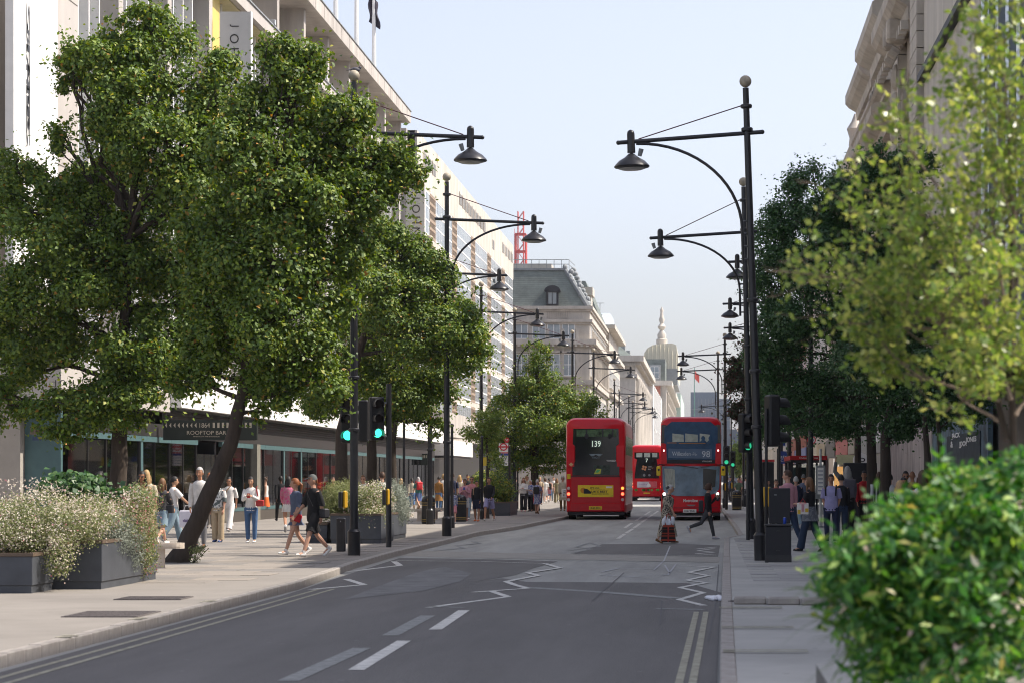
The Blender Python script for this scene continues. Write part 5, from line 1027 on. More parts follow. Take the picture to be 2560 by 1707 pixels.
A_ = [(370, 105, 105, 75, 0), (300, 190, 90, 80, -.5), (183, 150, 48, 45, .3), (175, 205, 42, 35, .3), (240, 150, 50, 50, 0), (470, 190, 105, 95, 0), (330, 270, 120, 90, -.8), (540, 300, 90, 110, 0), (260, 370, 70, 60, 0), (420, 380, 130, 110, -.7),
      (40, 430, 70, 55, .4), (120, 480, 70, 60, 0), (150, 355, 22, 40, .3), (0, 540, 90, 90, 0), (240, 500, 110, 90, .6), (480, 510, 130, 120, 0), (110, 620, 130, 100, -.8), (300, 680, 130, 110, .3), (470, 690, 110, 110, .6), (50, 780, 120, 100, -.6), (230, 820, 140, 100, .2),
      (400, 850, 100, 90, 0), (60, 920, 90, 80, .8), (20, 1010, 60, 60, 0), (180, 1030, 100, 55, -.6), (290, 1010, 110, 60, -.5), (390, 960, 70, 60, 0), (150, 1085, 60, 22, -.8), (570, 480, 80, 90, .3), (220, 600, 110, 90, 0), (560, 220, 50, 50, 0), (360, 60, 60, 45, 0), (520, 760, 80, 90, .6), (200, 720, 110, 90, -.5), (340, 900, 90, 80, -.5)]
tree('largest leafy tree on the left with upright dark trunk behind the flower planters', [(px(292, 50), 50, PZ), (px(297, 50), 50, pz(1150, 50)), (px(305, 50), 50, pz(960, 50)), (px(320, 50), 50, pz(600, 50))], .21, TB(A_, 50), 130000, .1, lm_tree)
B_ = [(725, 190, 70, 60, 0), (740, 260, 60, 80, .2), (640, 300, 70, 80, 0), (700, 370, 90, 100, -.3), (600, 430, 90, 110, -.4), (790, 430, 90, 80, .2), (870, 370, 75, 75, .4), (900, 300, 35, 30, .3), (940, 430, 75, 60, .3), (980, 480, 60, 55, .4), (890, 500, 90, 60, 0), (720, 520, 120, 100, -.5), (820, 570, 90, 60, 0),
      (580, 620, 110, 120, 0), (700, 660, 130, 110, -.6), (560, 780, 110, 100, 0), (680, 800, 130, 100, -.6), (800, 720, 90, 90, 0), (620, 900, 100, 70, 0), (740, 900, 110, 80, -.3), (800, 960, 70, 60, 0), (520, 930, 50, 40, .3), (690, 990, 60, 40, -.2), (650, 1030, 22, 26, 0), (500, 600, 70, 90, 0), (530, 860, 70, 80, .3), (990, 400, 45, 40, .3), (1030, 440, 38, 32, .3), (850, 650, 80, 60, .3), (460, 960, 60, 45, .5), (860, 300, 60, 60, 0), (690, 140, 50, 45, 0), (770, 160, 45, 50, 0)]
tree('leaning tree on the left whose dark trunk tilts right from the pavement', [(px(445, 46.6), 46.6, PZ), (px(508, 46.6), 46.6, pz(1270, 46.6)), (px(575, 46.6), 46.6, pz(1110, 46.6)), (px(615, 46.6), 46.6, pz(960, 46.6)), (px(640, 46.6), 46.6, pz(600, 46.6))], .19, TB(B_, 46.6), 112000, .097, lm_tree)
C_ = [(905, 600, 80, 60, 0), (960, 640, 80, 65, 0), (1020, 690, 75, 65, 0), (880, 690, 100, 80, -.5), (970, 760, 110, 80, -.5), (1080, 760, 80, 70, .3), (1130, 820, 60, 65, .3), (1040, 850, 110, 70, -.4), (1140, 895, 55, 50, .2), (880, 830, 110, 90, -.5), (980, 920, 110, 80, -.5), (1090, 950, 65, 55, 0), (880, 950, 80, 70, 0), (1020, 1020, 75, 45, 0), (930, 1040, 60, 40, 0), (790, 1000, 50, 45, 0), (1060, 1070, 30, 22, 0)]
C_ = [(x*1.035-10, y, rx*1.08, ry*1.08, q) for x, y, rx, ry, q in C_]
tree('rounded leafy tree behind the traffic signals on the left', [(px(852, 68), 68, PZ), (px(855, 68), 68, pz(1080, 68)), (px(880, 68), 68, pz(930, 68)), (px(940, 68), 68, pz(760, 68))], .2, TB(C_[:9], 68), 50000, .1, lm_tree, cl=.18)
tree('tree with forked trunk behind the thin signal post on the left', [(px(927, 71), 71, PZ), (px(930, 71), 71, pz(1100, 71)), (px(945, 71), 71, pz(1000, 71)), (px(985, 71), 71, pz(850, 71))], .17, TB(C_[9:], 71), 34000, .1, lm_tree, cl=.18)
tree('slim trunked tree just right of the thin signal post', [(px(985, 76), 76, PZ), (px(980, 76), 76, pz(1100, 76)), (px(1010, 76), 76, pz(930, 76))], .16, TB([(1050, 990, 60, 50, 0), (1010, 930, 60, 60, 0), (1090, 880, 60, 50, 0), (960, 990, 60, 50, 0)], 76), 14000, .1, lm_tree)
F_ = [(1340, 910, 40, 35, 0), (1335, 960, 60, 50, 0), (1290, 1010, 65, 55, 0), (1380, 990, 60, 55, 0), (1350, 1050, 90, 65, -.8), (1265, 1070, 62, 65, 0), (1240, 1110, 45, 50, 0), (1280, 1150, 60, 30, 0), (1347, 885, 30, 30, 0), (1430, 1010, 55, 50, .5), (1480, 1040, 40, 45, .8), (1320, 1120, 80, 45, 0), (1410, 1100, 80, 60, 0), (1460, 1090, 50, 55, 0), (1350, 1160, 70, 22, 0)]
tree('round topped green tree left of the near bus in front of the mansard building', [(px(1336, 122), 122, PZ), (px(1338, 122), 122, pz(1150, 122)), (px(1345, 122), 122, pz(980, 122))], .24, TB(F_, 122), 42000, .13, lm_tree, cl=.22)
tree('small sparse yellow green tree by the store canopy', [(px(1218, 98), 98, PZ), (px(1220, 98), 98, pz(1150, 98)), (px(1215, 98), 98, pz(1080, 98))], .07, TB([(1210, 1055, 40, 28, 0), (1185, 1085, 35, 25, 0), (1235, 1090, 30, 25, 0), (1250, 1060, 20, 25, 0), (1240, 1150, 20, 25, 0)], 98), 3600, .1, lm_light, shell=.3)
RA = [(2200, 440, 80, 70, 0), (2270, 450, 70, 70, 0), (2040, 480, 70, 75, 0), (1980, 530, 55, 60, 0), (1945, 610, 60, 80, 0), (2110, 530, 100, 90, -.4), (2030, 620, 110, 100, -.3), (2200, 580, 110, 110, -.3), (1930, 720, 60, 90, .3), (2020, 760, 110, 110, -.4), (2150, 740, 130, 120, -.6), (2290, 640, 110, 120, 0), (1945, 850, 65, 80, 0), (2050, 900, 110, 90, -.4), (1960, 950, 60, 60, 0), (2140, 1000, 100, 60, 0), (2040, 1010, 80, 45, 0), (2110, 1060, 90, 36, 0), (1985, 1075, 50, 26, 0), (1900, 900, 40, 50, .3)]
tree('dark green tree filling the right side with upright trunk', [(px(2180, 69), 69, PZ), (px(2178, 69), 69, pz(1080, 69)), (px(2150, 69), 69, pz(900, 69)), (px(2130, 69), 69, pz(700, 69))], .16, TB(RA, 69), 75000, .1, lm_dark, cl=.18)
RB = [(2250, 800, 120, 120, 0), (2200, 930, 110, 90, 0), (2330, 900, 120, 100, 0), (2300, 1000, 110, 60, 0), (2410, 980, 90, 70, 0), (2370, 760, 100, 110, 0), (2230, 1040, 60, 35, 0), (2320, 1060, 90, 36, 0), (2230, 1080, 60, 26, 0)]
tree('dark tree with thick trunk right of the man in red', [(px(2212, 64), 64, PZ), (px(2213, 64), 64, pz(1100, 64)), (px(2250, 64), 64, pz(850, 64))], .18, TB(RB, 64), 42000, .1, lm_dark, cl=.18)
RC = [(2340, 1010, 70, 50, 0), (2300, 960, 60, 50, 0), (2400, 1040, 50, 35, 0), (2360, 920, 70, 60, 0), (2440, 1000, 50, 50, 0)]
tree('slender twin stemmed tree in front of the denim poster', [(px(2355, 60), 60, PZ), (px(2352, 60), 60, pz(1140, 60)), (px(2340, 60), 60, pz(1000, 60))], .09, TB(RC, 60), 9000, .09, lm_dark)
MB().tube([(px(2322, 60), 60.3, PZ), (px(2322, 60), 60.3, pz(1150, 60)), (px(2310, 60), 60.2, pz(1000, 60))], [.1, .09, .04], 8).build('trunk_tmp', bark)
tt = bpy.data.objects['trunk_tmp']; tt.name = 'trunk'; par = [o for o in COL.objects if o.name.startswith('street_tree')][-1]; tt.parent = par; tt.location = (-par.location.x, -par.location.y, -par.location.z)
RD = [(1850, 960, 38, 40, 0), (1885, 920, 40, 45, 0), (1900, 990, 50, 50, 0), (1860, 1030, 35, 35, 0), (1930, 930, 50, 60, 0), (1880, 870, 30, 35, 0), (1960, 1000, 60, 60, 0), (1900, 1060, 35, 28, 0), (1840, 915, 20, 20, 0), (1940, 1070, 60, 30, 0), (2010, 1060, 70, 40, 0)]
tree('farther tree with reddish tipped leaves reaching out toward the road on the right', [(px(2000, 96), 96, PZ), (px(1995, 96), 96, pz(1100, 96)), (px(1950, 96), 96, pz(980, 96))], .14, TB(RD[:4]+RD[5:6]+RD[7:9], 96), 15000, .12, lm_red, cl=.2, shell=.4)
tree('dark leafed tree behind the shelter on the right', [(px(2025, 88), 88, PZ), (px(2022, 88), 88, pz(1100, 88)), (px(1990, 88), 88, pz(980, 88))], .14, TB([RD[4], RD[6], RD[9], RD[10], (2080, 1040, 80, 50, 0)], 88), 20000, .11, lm_dark, cl=.2)
MB().tube([(px(2143, 78), 78, PZ), (px(2145, 78), 78, pz(1100, 78)), (px(2120, 78), 78, pz(950, 78))], [.13, .1, .06], 8).build('trunk', bark, None)
tt = bpy.data.objects.get('trunk.%03d' % max([int(o.name.split('.')[1]) for o in COL.objects if o.name.startswith('trunk.')])); o = empty('street_tree', (0, 0, 0), 0, 'thin trunked dark tree directly behind the kiosk', 'tree'); tt.parent = o
P, N, C, dd = blobpts(TB([(2110, 940, 70, 60, 0), (2160, 980, 60, 50, 0), (2080, 980, 60, 40, 0)], 78), 9000, .6, .18); leaves('leaves', P, N, .1*(.6+.6*rng.random(9000)), lm_dark, o)
# far end of the street
for i, (x, y, r, dist, lb) in enumerate(((1870, 1120, 22, 420, 'distant pale green tree at the end of the right side'), (1848, 1140, 20, 500, 'distant tree nearest the oncoming bus at the street end'), (1890, 1090, 22, 380, 'distant tree behind the right lamp posts'))):
    tree(lb, [(px(x, dist), dist, PZ), (px(x, dist), dist, pz(y, dist))], .3, TB([(x, y, r, r*1.6, 0), (x+r*.6, y+20, r, r*1.4, 0), (x-r*.5, y+30, r, r*1.2, 0)], dist), 5000, .42, lm_light if i < 2 else lm_tree, cl=.6, shell=.5)
for i, (x, y, r, dist) in enumerate(((1100, 1090, 40, 130), (1020, 1075, 40, 125))):
    pass

# ---- near small tree on the right (twigs with light leaves), D about 14 m
D0 = 13.5
o = empty('small_tree', (px(2520, D0), D0, PZ), 0, 'near bright green small tree with thin pale twigs at the right edge', 'tree'); base = Vector((px(2520, D0), D0, PZ))
tw = MB(); LP, LN = [], []
pale_bark = M('pale_bark', (.16, .12, .09), .9, var=.3, scale=12)
def XL(z):
    y = VY-(z-CH)*F/D0; return px(float(np.interp(y, [60, 180, 330, 480, 600, 760, 880, 960, 1050], [2380, 2290, 2150, 2060, 1990, 1930, 2010, 2200, 2380])), D0)
def grow(p, d, L, r, lvl):
    n = 6; pts = [p.copy()]; q = p.copy(); dd = d.copy()
    for i in range(n):
        dd = (dd+Vector((random.uniform(-1, 1), random.uniform(-1, 1), random.uniform(-.6, .9)))*.16).normalized(); q = q+dd*L/n; pts.append(q.copy())
        if q.x < XL(q.z): break
        if lvl >= 2:
            for k in range((2+(random.random() < .4)) if lvl >= 3 else 1): LP.append(q+Vector(rng.normal(size=3))*.028); LN.append(Vector(rng.normal(size=3))+Vector((0, 0, .5)))
    if len(pts) > 1: tw.tube(pts, [r*(1-.6*i/n) for i in range(len(pts))], 5)
    if lvl < 4:
        for k in range((5, 4, 4, 3)[lvl]):
            i = random.randint(1, n) if len(pts) > n else random.randint(0, len(pts)-1); nd = (dd*.8+Vector((random.uniform(-1, 1), random.uniform(-.7, .7), random.uniform(-.45, .75)))).normalized(); grow(pts[i], nd, L*(.62+.2*random.random()), r*.5, lvl+1)
random.seed(21)
def W(x, y, dy=0): return Vector((px(x, D0), D0+dy, pz(y, D0)))
mb = [((2520, 1000), (2430, 700)), ((2520, 900), (2520, 550)), ((2540, 1000), (2250, 780)), ((2500, 900), (2180, 640)), ((2500, 1000), (2300, 950)), ((2510, 700), (2330, 420)), ((2530, 560), (2440, 300)), ((2540, 700), (2560, 350)), ((2480, 820), (2150, 800)), ((2500, 1050), (2420, 1000)), ((2530, 1040), (2560, 980))]
for i, (a, b_) in enumerate(mb):
    p, q = W(*a, random.uniform(-.2, .2)), W(*b_, random.uniform(-.35, .35)); v = q-p
    grow(p, v.normalized(), v.length*1.15, .012, 1)
tr_ = MB().tube([W(2540, 1700), W(2536, 1200), W(2528, 900), W(2530, 600), W(2536, 400)], [.026, .022, .018, .012, .006], 8); 
for x0, y0, x1, y1 in ((2516, 1100, 2440, 700), (2520, 1000, 2560, 600), (2510, 950, 2400, 600)): tr_.tube([W(x0, y0), W((x0+x1)/2, (y0+y1)/2, .1), W(x1, y1, .2)], [.02, .014, .008], 6)
for m_, nm, mat_ in ((tr_, 'trunk', bark), (tw, 'twigs', pale_bark)):
    q = m_.build(nm, mat_, o); q.location = -base
LP = np.array([tuple(p) for p in LP]); LN = np.array([tuple(p) for p in LN]); leaves('leaves', LP-np.array(base), LN, .05*(.7+.6*rng.random(len(LP))), lm_light, o, asp=.6)
# ---- near bush and its planter on the right
D1 = 10.5
o = empty('planter_box', (px(2460, D1), D1+.6, -.05), 0, 'dark planter at the lower right corner, mostly hidden by the bush', 'planter', 'dark slate planter boxes')
bx('box', planterm, o, -.62, 1.4, -.5, 1.8, 0.12, .8); 
o = plant('leafy_bush', 'big out of focus bright green bush at the lower right corner', 'bush')
bl = [B(x, y, D1+dd, rx, ry, .35) for x, y, rx, ry, dd in ((2240, 1360, 75, 60, 0), (2330, 1310, 90, 80, .3), (2460, 1265, 100, 80, .3), (2560, 1270, 110, 90, 0), (2180, 1430, 110, 80, 0), (2300, 1420, 130, 110, -.2), (2430, 1360, 130, 110, -.2), (2540, 1380, 120, 120, -.2), (2170, 1540, 90, 80, 0), (2270, 1560, 120, 90, -.2), (2400, 1520, 130, 110, -.3), (2530, 1540, 130, 120, -.3), (2230, 1640, 50, 45, 0), (2480, 1650, 140, 80, -.3), (2110, 1450, 40, 45, 0), (2400, 1240, 60, 40, .3), (2140, 1400, 45, 40, 0), (2270, 1285, 50, 40, .2), (2530, 1215, 60, 45, .3), (2300, 1680, 90, 50, -.2), (2400, 1660, 90, 50, -.3), (2220, 1690, 50, 35, -.1), (2570, 1190, 50, 40, .2))]
bush('leaves', o, bl, 9500, .062, lm_bush, asp=.38, sub=True); bush('inner_leaves', o, bl, 9000, .058, lm_bush, shell=.55, cl=.07, per=22, asp=.34); bush('blossom', o, bl, 420, .06, lm_flower, shell=1.0, cl=.03, per=4, asp=.35)
SP, SN = [], []
for k in range(70):
    b0 = random.choice(bl); u = Vector((random.uniform(-1, .5), random.uniform(-1, .3), random.uniform(-.5, 1))).normalized(); c0 = Vector(b0[:3])+Vector((u.x*b0[3], u.y*b0[4], u.z*b0[5]))*.9; dr = (u+Vector((0, 0, .35))).normalized(); ln = random.uniform(.06, .2)
    for q in range(16): t = q/16; SP.append(tuple(c0+dr*ln*t+Vector(rng.normal(size=3))*.022)); SN.append(tuple(Vector(rng.normal(size=3))+Vector((0, -.2, .6))))
leaves('shoots', np.array(SP), np.array(SN), .06*(.7+.6*rng.random(len(SP))), lm_bush, o, asp=.36)
P, N, C, dd = blobpts(bl, 600, .3, .05); sm = MB()
for c in C[:40]: sm.tube([(px(2400, D1), D1+.3, .95), tuple(c)], [.012, .005], 4)
sm.build('stem', bark, o)
o = plant('spiky_grass', 'long arching grass blades hanging at the left edge of the near bush', 'grass plant')
gl = MB(); gm = M('grass_blade', (.09, .15, .03), .5, var=.4, scale=8)
for k in range(60):
    a = Vector((px(random.uniform(2110, 2200), D1), D1+random.uniform(-.15, .2), pz(random.uniform(1380, 1640), D1))); ang = random.uniform(R(100), R(250)); L = random.uniform(.12, .34)
    d0 = Vector((math.cos(ang), random.uniform(-.3, .3), math.sin(ang)*.7+.2)); pts = [a]; 
    for i in range(5): d0.z -= .18; pts.append(pts[-1]+d0.normalized()*L/5)
    gl.tube(pts, [.006, .0055, .005, .004, .003, .001], 4, flat=.25)
gl.build('blade', gm, o)

# ================================================================ people
PAL = dict(black=(.012, .012, .014), dark=(.03, .03, .035), navy=(.015, .02, .05), grey=(.16, .16, .17), lgrey=(.38, .38, .4), white=(.68, .66, .64), cream=(.5, .44, .34), beige=(.42, .33, .22), tan=(.3, .2, .12), brown=(.16, .08, .03), camel=(.28, .14, .04),
    jeans=(.06, .12, .24), ljeans=(.2, .28, .34), djeans=(.02, .035, .07), pink=(.5, .2, .22), hotpink=(.6, .06, .2), red=(.5, .02, .03), lav=(.3, .28, .46), blue=(.08, .12, .26), slateb=(.09, .11, .17), green=(.14, .2, .13), teal=(.05, .2, .18), yellow=(.6, .4, .05), orange=(.65, .13, .03), khaki=(.22, .19, .11), pinkshirt=(.52, .26, .3), charcoal=(.05, .05, .055))
SK = dict(l=(.52, .29, .2), m=(.4, .2, .12), t=(.3, .14, .075), d=(.08, .035, .02), o=(.47, .27, .17))
HC = dict(black=(.01, .008, .007), brown=(.06, .028, .014), lbrown=(.16, .08, .035), blonde=(.4, .26, .12), grey=(.4, .39, .38), ginger=(.22, .07, .02), white=(.55, .54, .5))
def cloth(c): return M('cloth_'+c, PAL[c], .9, var=.16, scale=7, bump=.3, bscale=40)
def printm(name, c1, c2, scale=30, kind='noise', stretch=(1, 1, 1)):
    if name in MATS: return MATS[name]
    m = M(name, c1, .9, var=0); nt = m.node_tree; b = nt.nodes['Principled BSDF']; tc = [n for n in nt.nodes if n.type == 'TEX_COORD'][0]
    mp = nt.nodes.new('ShaderNodeMapping'); mp.inputs['Scale'].default_value = stretch; nt.links.new(tc.outputs['Object'], mp.inputs['Vector'])
    if kind == 'dots': n = nt.nodes.new('ShaderNodeTexVoronoi'); o_ = n.outputs['Distance']
    else: n = nt.nodes.new('ShaderNodeTexNoise'); n.inputs['Detail'].default_value = 2; n.inputs['Distortion'].default_value = 1.5; o_ = n.outputs['Fac']
    n.inputs['Scale'].default_value = scale; nt.links.new(mp.outputs[0], n.inputs['Vector']); r = nt.nodes.new('ShaderNodeValToRGB'); e = r.color_ramp.elements; p = .3 if kind == 'dots' else .5
    e[0].position = p-.02; e[1].position = p+.02; e[0].color = (*c2, 1); e[1].color = (*c1, 1); nt.links.new(o_, r.inputs[0]); nt.links.new(r.outputs[0], b.inputs['Base Color']); return m
printm('print_abstract', (.42, .36, .28), (.035, .03, .028), 16, stretch=(1.6, 1.6, .7)); printm('print_dots', (.65, .63, .6), (.02, .02, .02), 12, 'dots'); printm('print_floral', (.4, .42, .5), (.1, .12, .3), 14); printm('print_pink', (.6, .1, .25), (.5, .25, .3), 14); printm('print_jersey', (.62, .62, .6), (.1, .12, .12), 5); printm('print_stripe', (.6, .6, .6), (.02, .02, .03), 7, stretch=(3, .1, .1)); printm('print_acid', (.12, .13, .15), (.2, .21, .23), 8)
def cm_(c): return MATS[c] if c in MATS else cloth(c)
dark_eye = M('eye_dark', (.02, .015, .012), .3); lipm = M('lips', (.3, .1, .08), .5)
WALK = dict(leg=(28, -18), knee=(6, 34), arm=(-22, 20), el=(12, 28)); WALK2 = dict(leg=(-18, 28), knee=(34, 6), arm=(20, -22), el=(28, 12)); STAND = dict(leg=(3, -2), knee=(3, 3), arm=(2, 4), el=(12, 14)); PHONE = dict(leg=(2, -2), knee=(2, 2), arm=(22, 22), el=(95, 95), ab=(4, 4), inn=.55, nod=.3)
CROSS = dict(leg=(2, 0), knee=(2, 2), arm=(18, 20), el=(85, 88), ab=(6, 6), inn=.8)
def bodymesh(P, skin, s, detail):
    V, E, Rr = [], [], []
    def v(p, r): V.append(tuple(p)); Rr.append(r*s); return len(V)-1
    pel = v(P['pel'], .105); bel = v(P['bel'], .095); ch = v(P['ch'], .105); nb = v(P['nb'], .06); nk = v(P['nk'], .05); hd = v(P['hd'], .05)
    E += [(pel, bel), (bel, ch), (ch, nb), (nb, nk), (nk, hd)]
    for k in 'lr':
        a = v(P['sh'+k], .052); b = v((Vector(P['sh'+k])+Vector(P['el'+k]))/2, .046); c = v(P['el'+k], .038); d = v((Vector(P['el'+k])*.6+Vector(P['wr'+k])*.4), .037); e = v(P['wr'+k], .024)
        E += [(ch, a), (a, b), (b, c), (c, d), (d, e)]
        h = v(P['hp'+k], .085); m1 = v((Vector(P['hp'+k])+Vector(P['kn'+k]))/2, .074); kn = v(P['kn'+k], .052); cf = v(Vector(P['kn'+k])*.68+Vector(P['an'+k])*.32, .054); an = v(P['an'+k], .034); to = v(P['to'+k], .03)
        E += [(pel, h), (h, m1), (m1, kn), (kn, cf), (cf, an), (an, to)]
    me = bpy.data.meshes.new('b'); me.from_pydata(V, E, []); o = bpy.data.objects.new('b', me); COL.objects.link(o)
    sk = o.modifiers.new('s', 'SKIN'); sk.use_smooth_shade = True; sk.branch_smoothing = .6
    for i, d in enumerate(me.skin_vertices[0].data): d.radius = (Rr[i], Rr[i]); d.use_root = (i == 0)
    ss = o.modifiers.new('u', 'SUBSURF'); ss.levels = 1; ss.render_levels = 1
    ev = o.evaluated_get(bpy.context.evaluated_depsgraph_get()); m2 = ev.to_mesh()
    vs = [tuple(q.co) for q in m2.vertices]; fs = [tuple(p.vertices) for p in m2.polygons]; ev.to_mesh_clear(); bpy.data.objects.remove(o); bpy.data.meshes.remove(me)
    return vs, fs
def person(x, d, H, rz, label, top=('shirt', 'white', 'short'), bot=('trousers', 'djeans'), shoes='dark', hair=('short', 'brown'), skin='l', pose=STAND, road=False, group='pedestrians on the street', wide=1.0, worldx=None, glasses=False, turn=0, extra=None):
    s = H/1.78; z0 = 0 if road else PZ; X = worldx if worldx is not None else px(x, d)
    o = empty('person', (X, d, z0), R(rz), label, 'person', group); p = dict(STAND); p.update(pose); lean = R(p.get('lean', 0)); ab = p.get('ab', (5, 5)); inn = p.get('inn', .15); sp = p.get('spread', .0)
    J = {}; leg = p['leg']; kn = p['knee']; low = 9
    for i, k in enumerate('lr'):
        sg_ = -1 if k == 'l' else 1; hp = Vector((sg_*.09*wide, 0, .92)); a = R(leg[i]); b = R(leg[i]-kn[i])
        k_ = hp+Vector((sg_*(.01+sp), math.sin(a)*.43, -math.cos(a)*.43)); an = k_+Vector((sg_*(-.01+sp), math.sin(b)*.41, -math.cos(b)*.41)); fo = R((leg[i]-kn[i])*.85) if leg[i]-kn[i] < -14 else R(max(0, leg[i]-15)*.7)
        to = an+Vector((sg_*.02, .13*math.cos(fo), -.035+.13*math.sin(fo))); J['hp'+k], J['kn'+k], J['an'+k], J['to'+k], J['f'+k] = hp, k_, an, to, fo; low = min(low, an.z-.075, to.z-.035)
    rot = Matrix.Rotation(-lean, 3, 'X'); pel = Vector((0, 0, .95)); up = lambda q: pel+rot @ (Vector(q)-pel)
    J['pel'] = pel; J['bel'] = up((0, .0, 1.12)); J['ch'] = up((0, 0, 1.3)); J['nb'] = up((0, -.01, 1.46)); nod = p.get('nod', 0); J['nk'] = up((0, .005, 1.53)); J['hd'] = up((0, .02+.03*nod, 1.62))
    for i, k in enumerate('lr'):
        sg_ = -1 if k == 'l' else 1; sh = up((sg_*.17*(.5+.5*wide), 0, 1.415)); a = R(p['arm'][i]); c = R(ab[i]); e = R(p['arm'][i]+p['el'][i])
        el = sh+Vector((sg_*math.sin(c)*.28, math.sin(a)*math.cos(c)*.28, -math.cos(a)*math.cos(c)*.28)); w = Vector((-sg_*inn*math.sin(R(min(90, p['el'][i]))), math.sin(e), -math.cos(e))).normalized()*.25
        J['sh'+k], J['el'+k], J['wr'+k] = sh, el, el+w; J['hdir'+k] = w.normalized()
    for k in J:
        if isinstance(J[k], Vector) and not k.startswith('hdir'): J[k] = Vector((J[k].x, J[k].y, J[k].z-low))*s
    detail = d < 75
    vs, fs = bodymesh(J, skin, s, detail); B_ = MB().m(M('skin_'+skin, SK[skin], .55, var=.08, scale=20)); B_.add(vs, fs)
    hd = J['hd']+Vector((0, .012, .022))*s; T_ = Matrix.Rotation(R(turn), 3, 'Z') @ Matrix.Rotation(-R(22)*nod-lean*.3, 3, 'X')
    def hv(q, k=1.0): return hd+T_ @ (Vector(q)*s*k)
    n, m = 16, 12; hvv = []
    for i in range(m+1):
        ph = math.pi*(i/m*.996+.002); zz = -math.cos(ph); q = math.sin(ph)
        for k in range(n):
            t = 2*math.pi*k/n; xx, yy = q*math.cos(t), q*math.sin(t); jaw = 1-(.28*(-zz) if zz < 0 else 0); yo = .01*(yy > 0)*(zz < -.3)
            r_ = Vector((xx*.073*jaw, yy*.092*(1-(.12*(-zz) if zz < 0 else 0))+yo, zz*.115))
            if yy > .85*q and abs(xx) < .25 and -.42 < zz < .0: r_.y += .02*(1-abs(zz+.25)*2)
            hvv.append(hv(r_))
    B_.add(hvv, [(i*n+k, i*n+(k+1) % n, (i+1)*n+(k+1) % n, (i+1)*n+k) for i in range(m) for k in range(n)])
    for sx_ in (-1, 1):
        e = MB(); c = hv((sx_*.073, -.005, -.01)); B_.ball(tuple(c), (.012*s, .02*s, .03*s), 6, 5)
    B_.tube([hv((0, .085, -.005)), hv((0, .108, -.033)), hv((0, .09, -.042))], [.008*s, .014*s, .01*s], 6)
    for k in 'lr':                                       # hands: palm, four fingers, thumb
        w = J['wr'+k]; dr = J['hdir'+k]; sg_ = -1 if k == 'l' else 1; side = Vector((0, 1, 0))-dr*dr.y
        if side.length < .2: side = Vector((1, 0, 0))
        side.normalize(); nrm = dr.cross(side); inw = nrm*(1 if nrm.x*sg_ < 0 else -1)
        B_.tube([w-dr*.02*s, w+dr*.03*s, w+dr*.085*s], [(.017*s, .024*s), (.016*s, .036*s), (.012*s, .036*s)], 8, up=nrm)
        for q, ln in enumerate((.062, .074, .07, .054)):
            b0 = w+dr*.08*s+side*(.026-.017*q)*s; B_.tube([b0, b0+dr*ln*.5*s+inw*.006*s, b0+dr*ln*.8*s+inw*.028*s], [.0085*s, .008*s, .006*s], 5)
        t0 = w+dr*.03*s+side*.03*s; B_.tube([t0, t0+(dr*.03+side*.028+inw*.01)*s, t0+(dr*.062+side*.034+inw*.02)*s], [.011*s, .0095*s, .007*s], 5)
    B_.m(dark_eye)
    if not glasses:
        for sx_ in (-1, 1): B_.ball(tuple(hv((sx_*.03, .081, .004))), (.011*s, .008*s, .006*s), 6, 4); B_.tube([hv((sx_*.017, .088, .024)), hv((sx_*.045, .077, .024))], .004*s, 4)
    B_.m(lipm).tube([hv((-.02, .086, -.062)), hv((0, .092, -.062)), hv((.02, .086, -.062))], [.003*s, .006*s, .003*s], 5)
    B_.build('body', None, o, smooth=True)
    if glasses:
        g = MB(); 
        for sx_ in (-1, 1): g.ball(tuple(hv((sx_*.032, .088, .004))), (.026*s, .008*s, .018*s), 8, 5); g.tube([hv((sx_*.058, .08, .01)), hv((sx_*.075, .0, .01))], .004*s, 4)
        g.tube([hv((-.01, .095, .008)), hv((.01, .095, .008))], .004*s, 4); g.build('sunglasses', black, o)
    # clothes as rings around the same skeleton
    def ring(zs): return [((J['pel'].lerp(J['ch'], (z-.95)/.35) if z > .95 else J['pel']+Vector((0, 0, (z-.95)*s))) if z <= 1.3 else J['ch'].lerp(J['nb'], (z-1.3)/.16)) for z in zs]
    kind, col, slv = top; mt = cm_(col); W_ = wide
    if kind != 'none':
        zb = {'crop': 1.02, 'coat': .55, 'dress': .5, 'longdress': .22, 'tunic': .72}.get(kind, .86)
        zs = ([zb, .8] if zb < .75 else [zb])+[.97, 1.12, 1.26, 1.36, 1.41, 1.455, 1.485]
        base = {.8: (.17, .13), .97: (.155, .12), 1.12: (.145, .108), 1.26: (.162, .12), 1.36: (.175, .112), 1.41: (.172, .1), 1.455: (.12, .08), 1.485: (.062, .058)}
        rr = [(((.2 if kind != 'longdress' else .24)*W_*s, (.2 if kind != 'longdress' else .31)*s) if z == zb and zb < .75 else ((.165*W_*s, .128*s) if z == zb else (base[z][0]*(W_ if z < 1.4 else 1)*s, base[z][1]*(1 if z > 1.37 else W_)*s))) for z in zs]
        if kind in ('vest', 'tan'): zs = zs[:-2]; rr = rr[:-2]
        t_ = MB().tube(ring(zs), rr, 16, up=(1, 0, 0))
        for k in 'lr':
            a, b, c = J['sh'+k], J['el'+k], J['wr'+k]; a2 = a+(Vector(J['ch'])-a)*.12+Vector((0, 0, .005))
            if slv == 'long': t_.tube([a2, a.lerp(b, .5), b, b.lerp(c, .5), c], [.07*s, .062*s, .054*s, .05*s, .04*s], 10)
            elif slv == 'short': t_.tube([a2, a.lerp(b, .45), a.lerp(b, .85)], [.07*s, .07*s, .072*s], 10)
            elif slv == 'elbow': t_.tube([a2, a.lerp(b, .6), b, b.lerp(c, .12)], [.072*s, .07*s, .068*s, .066*s], 10)
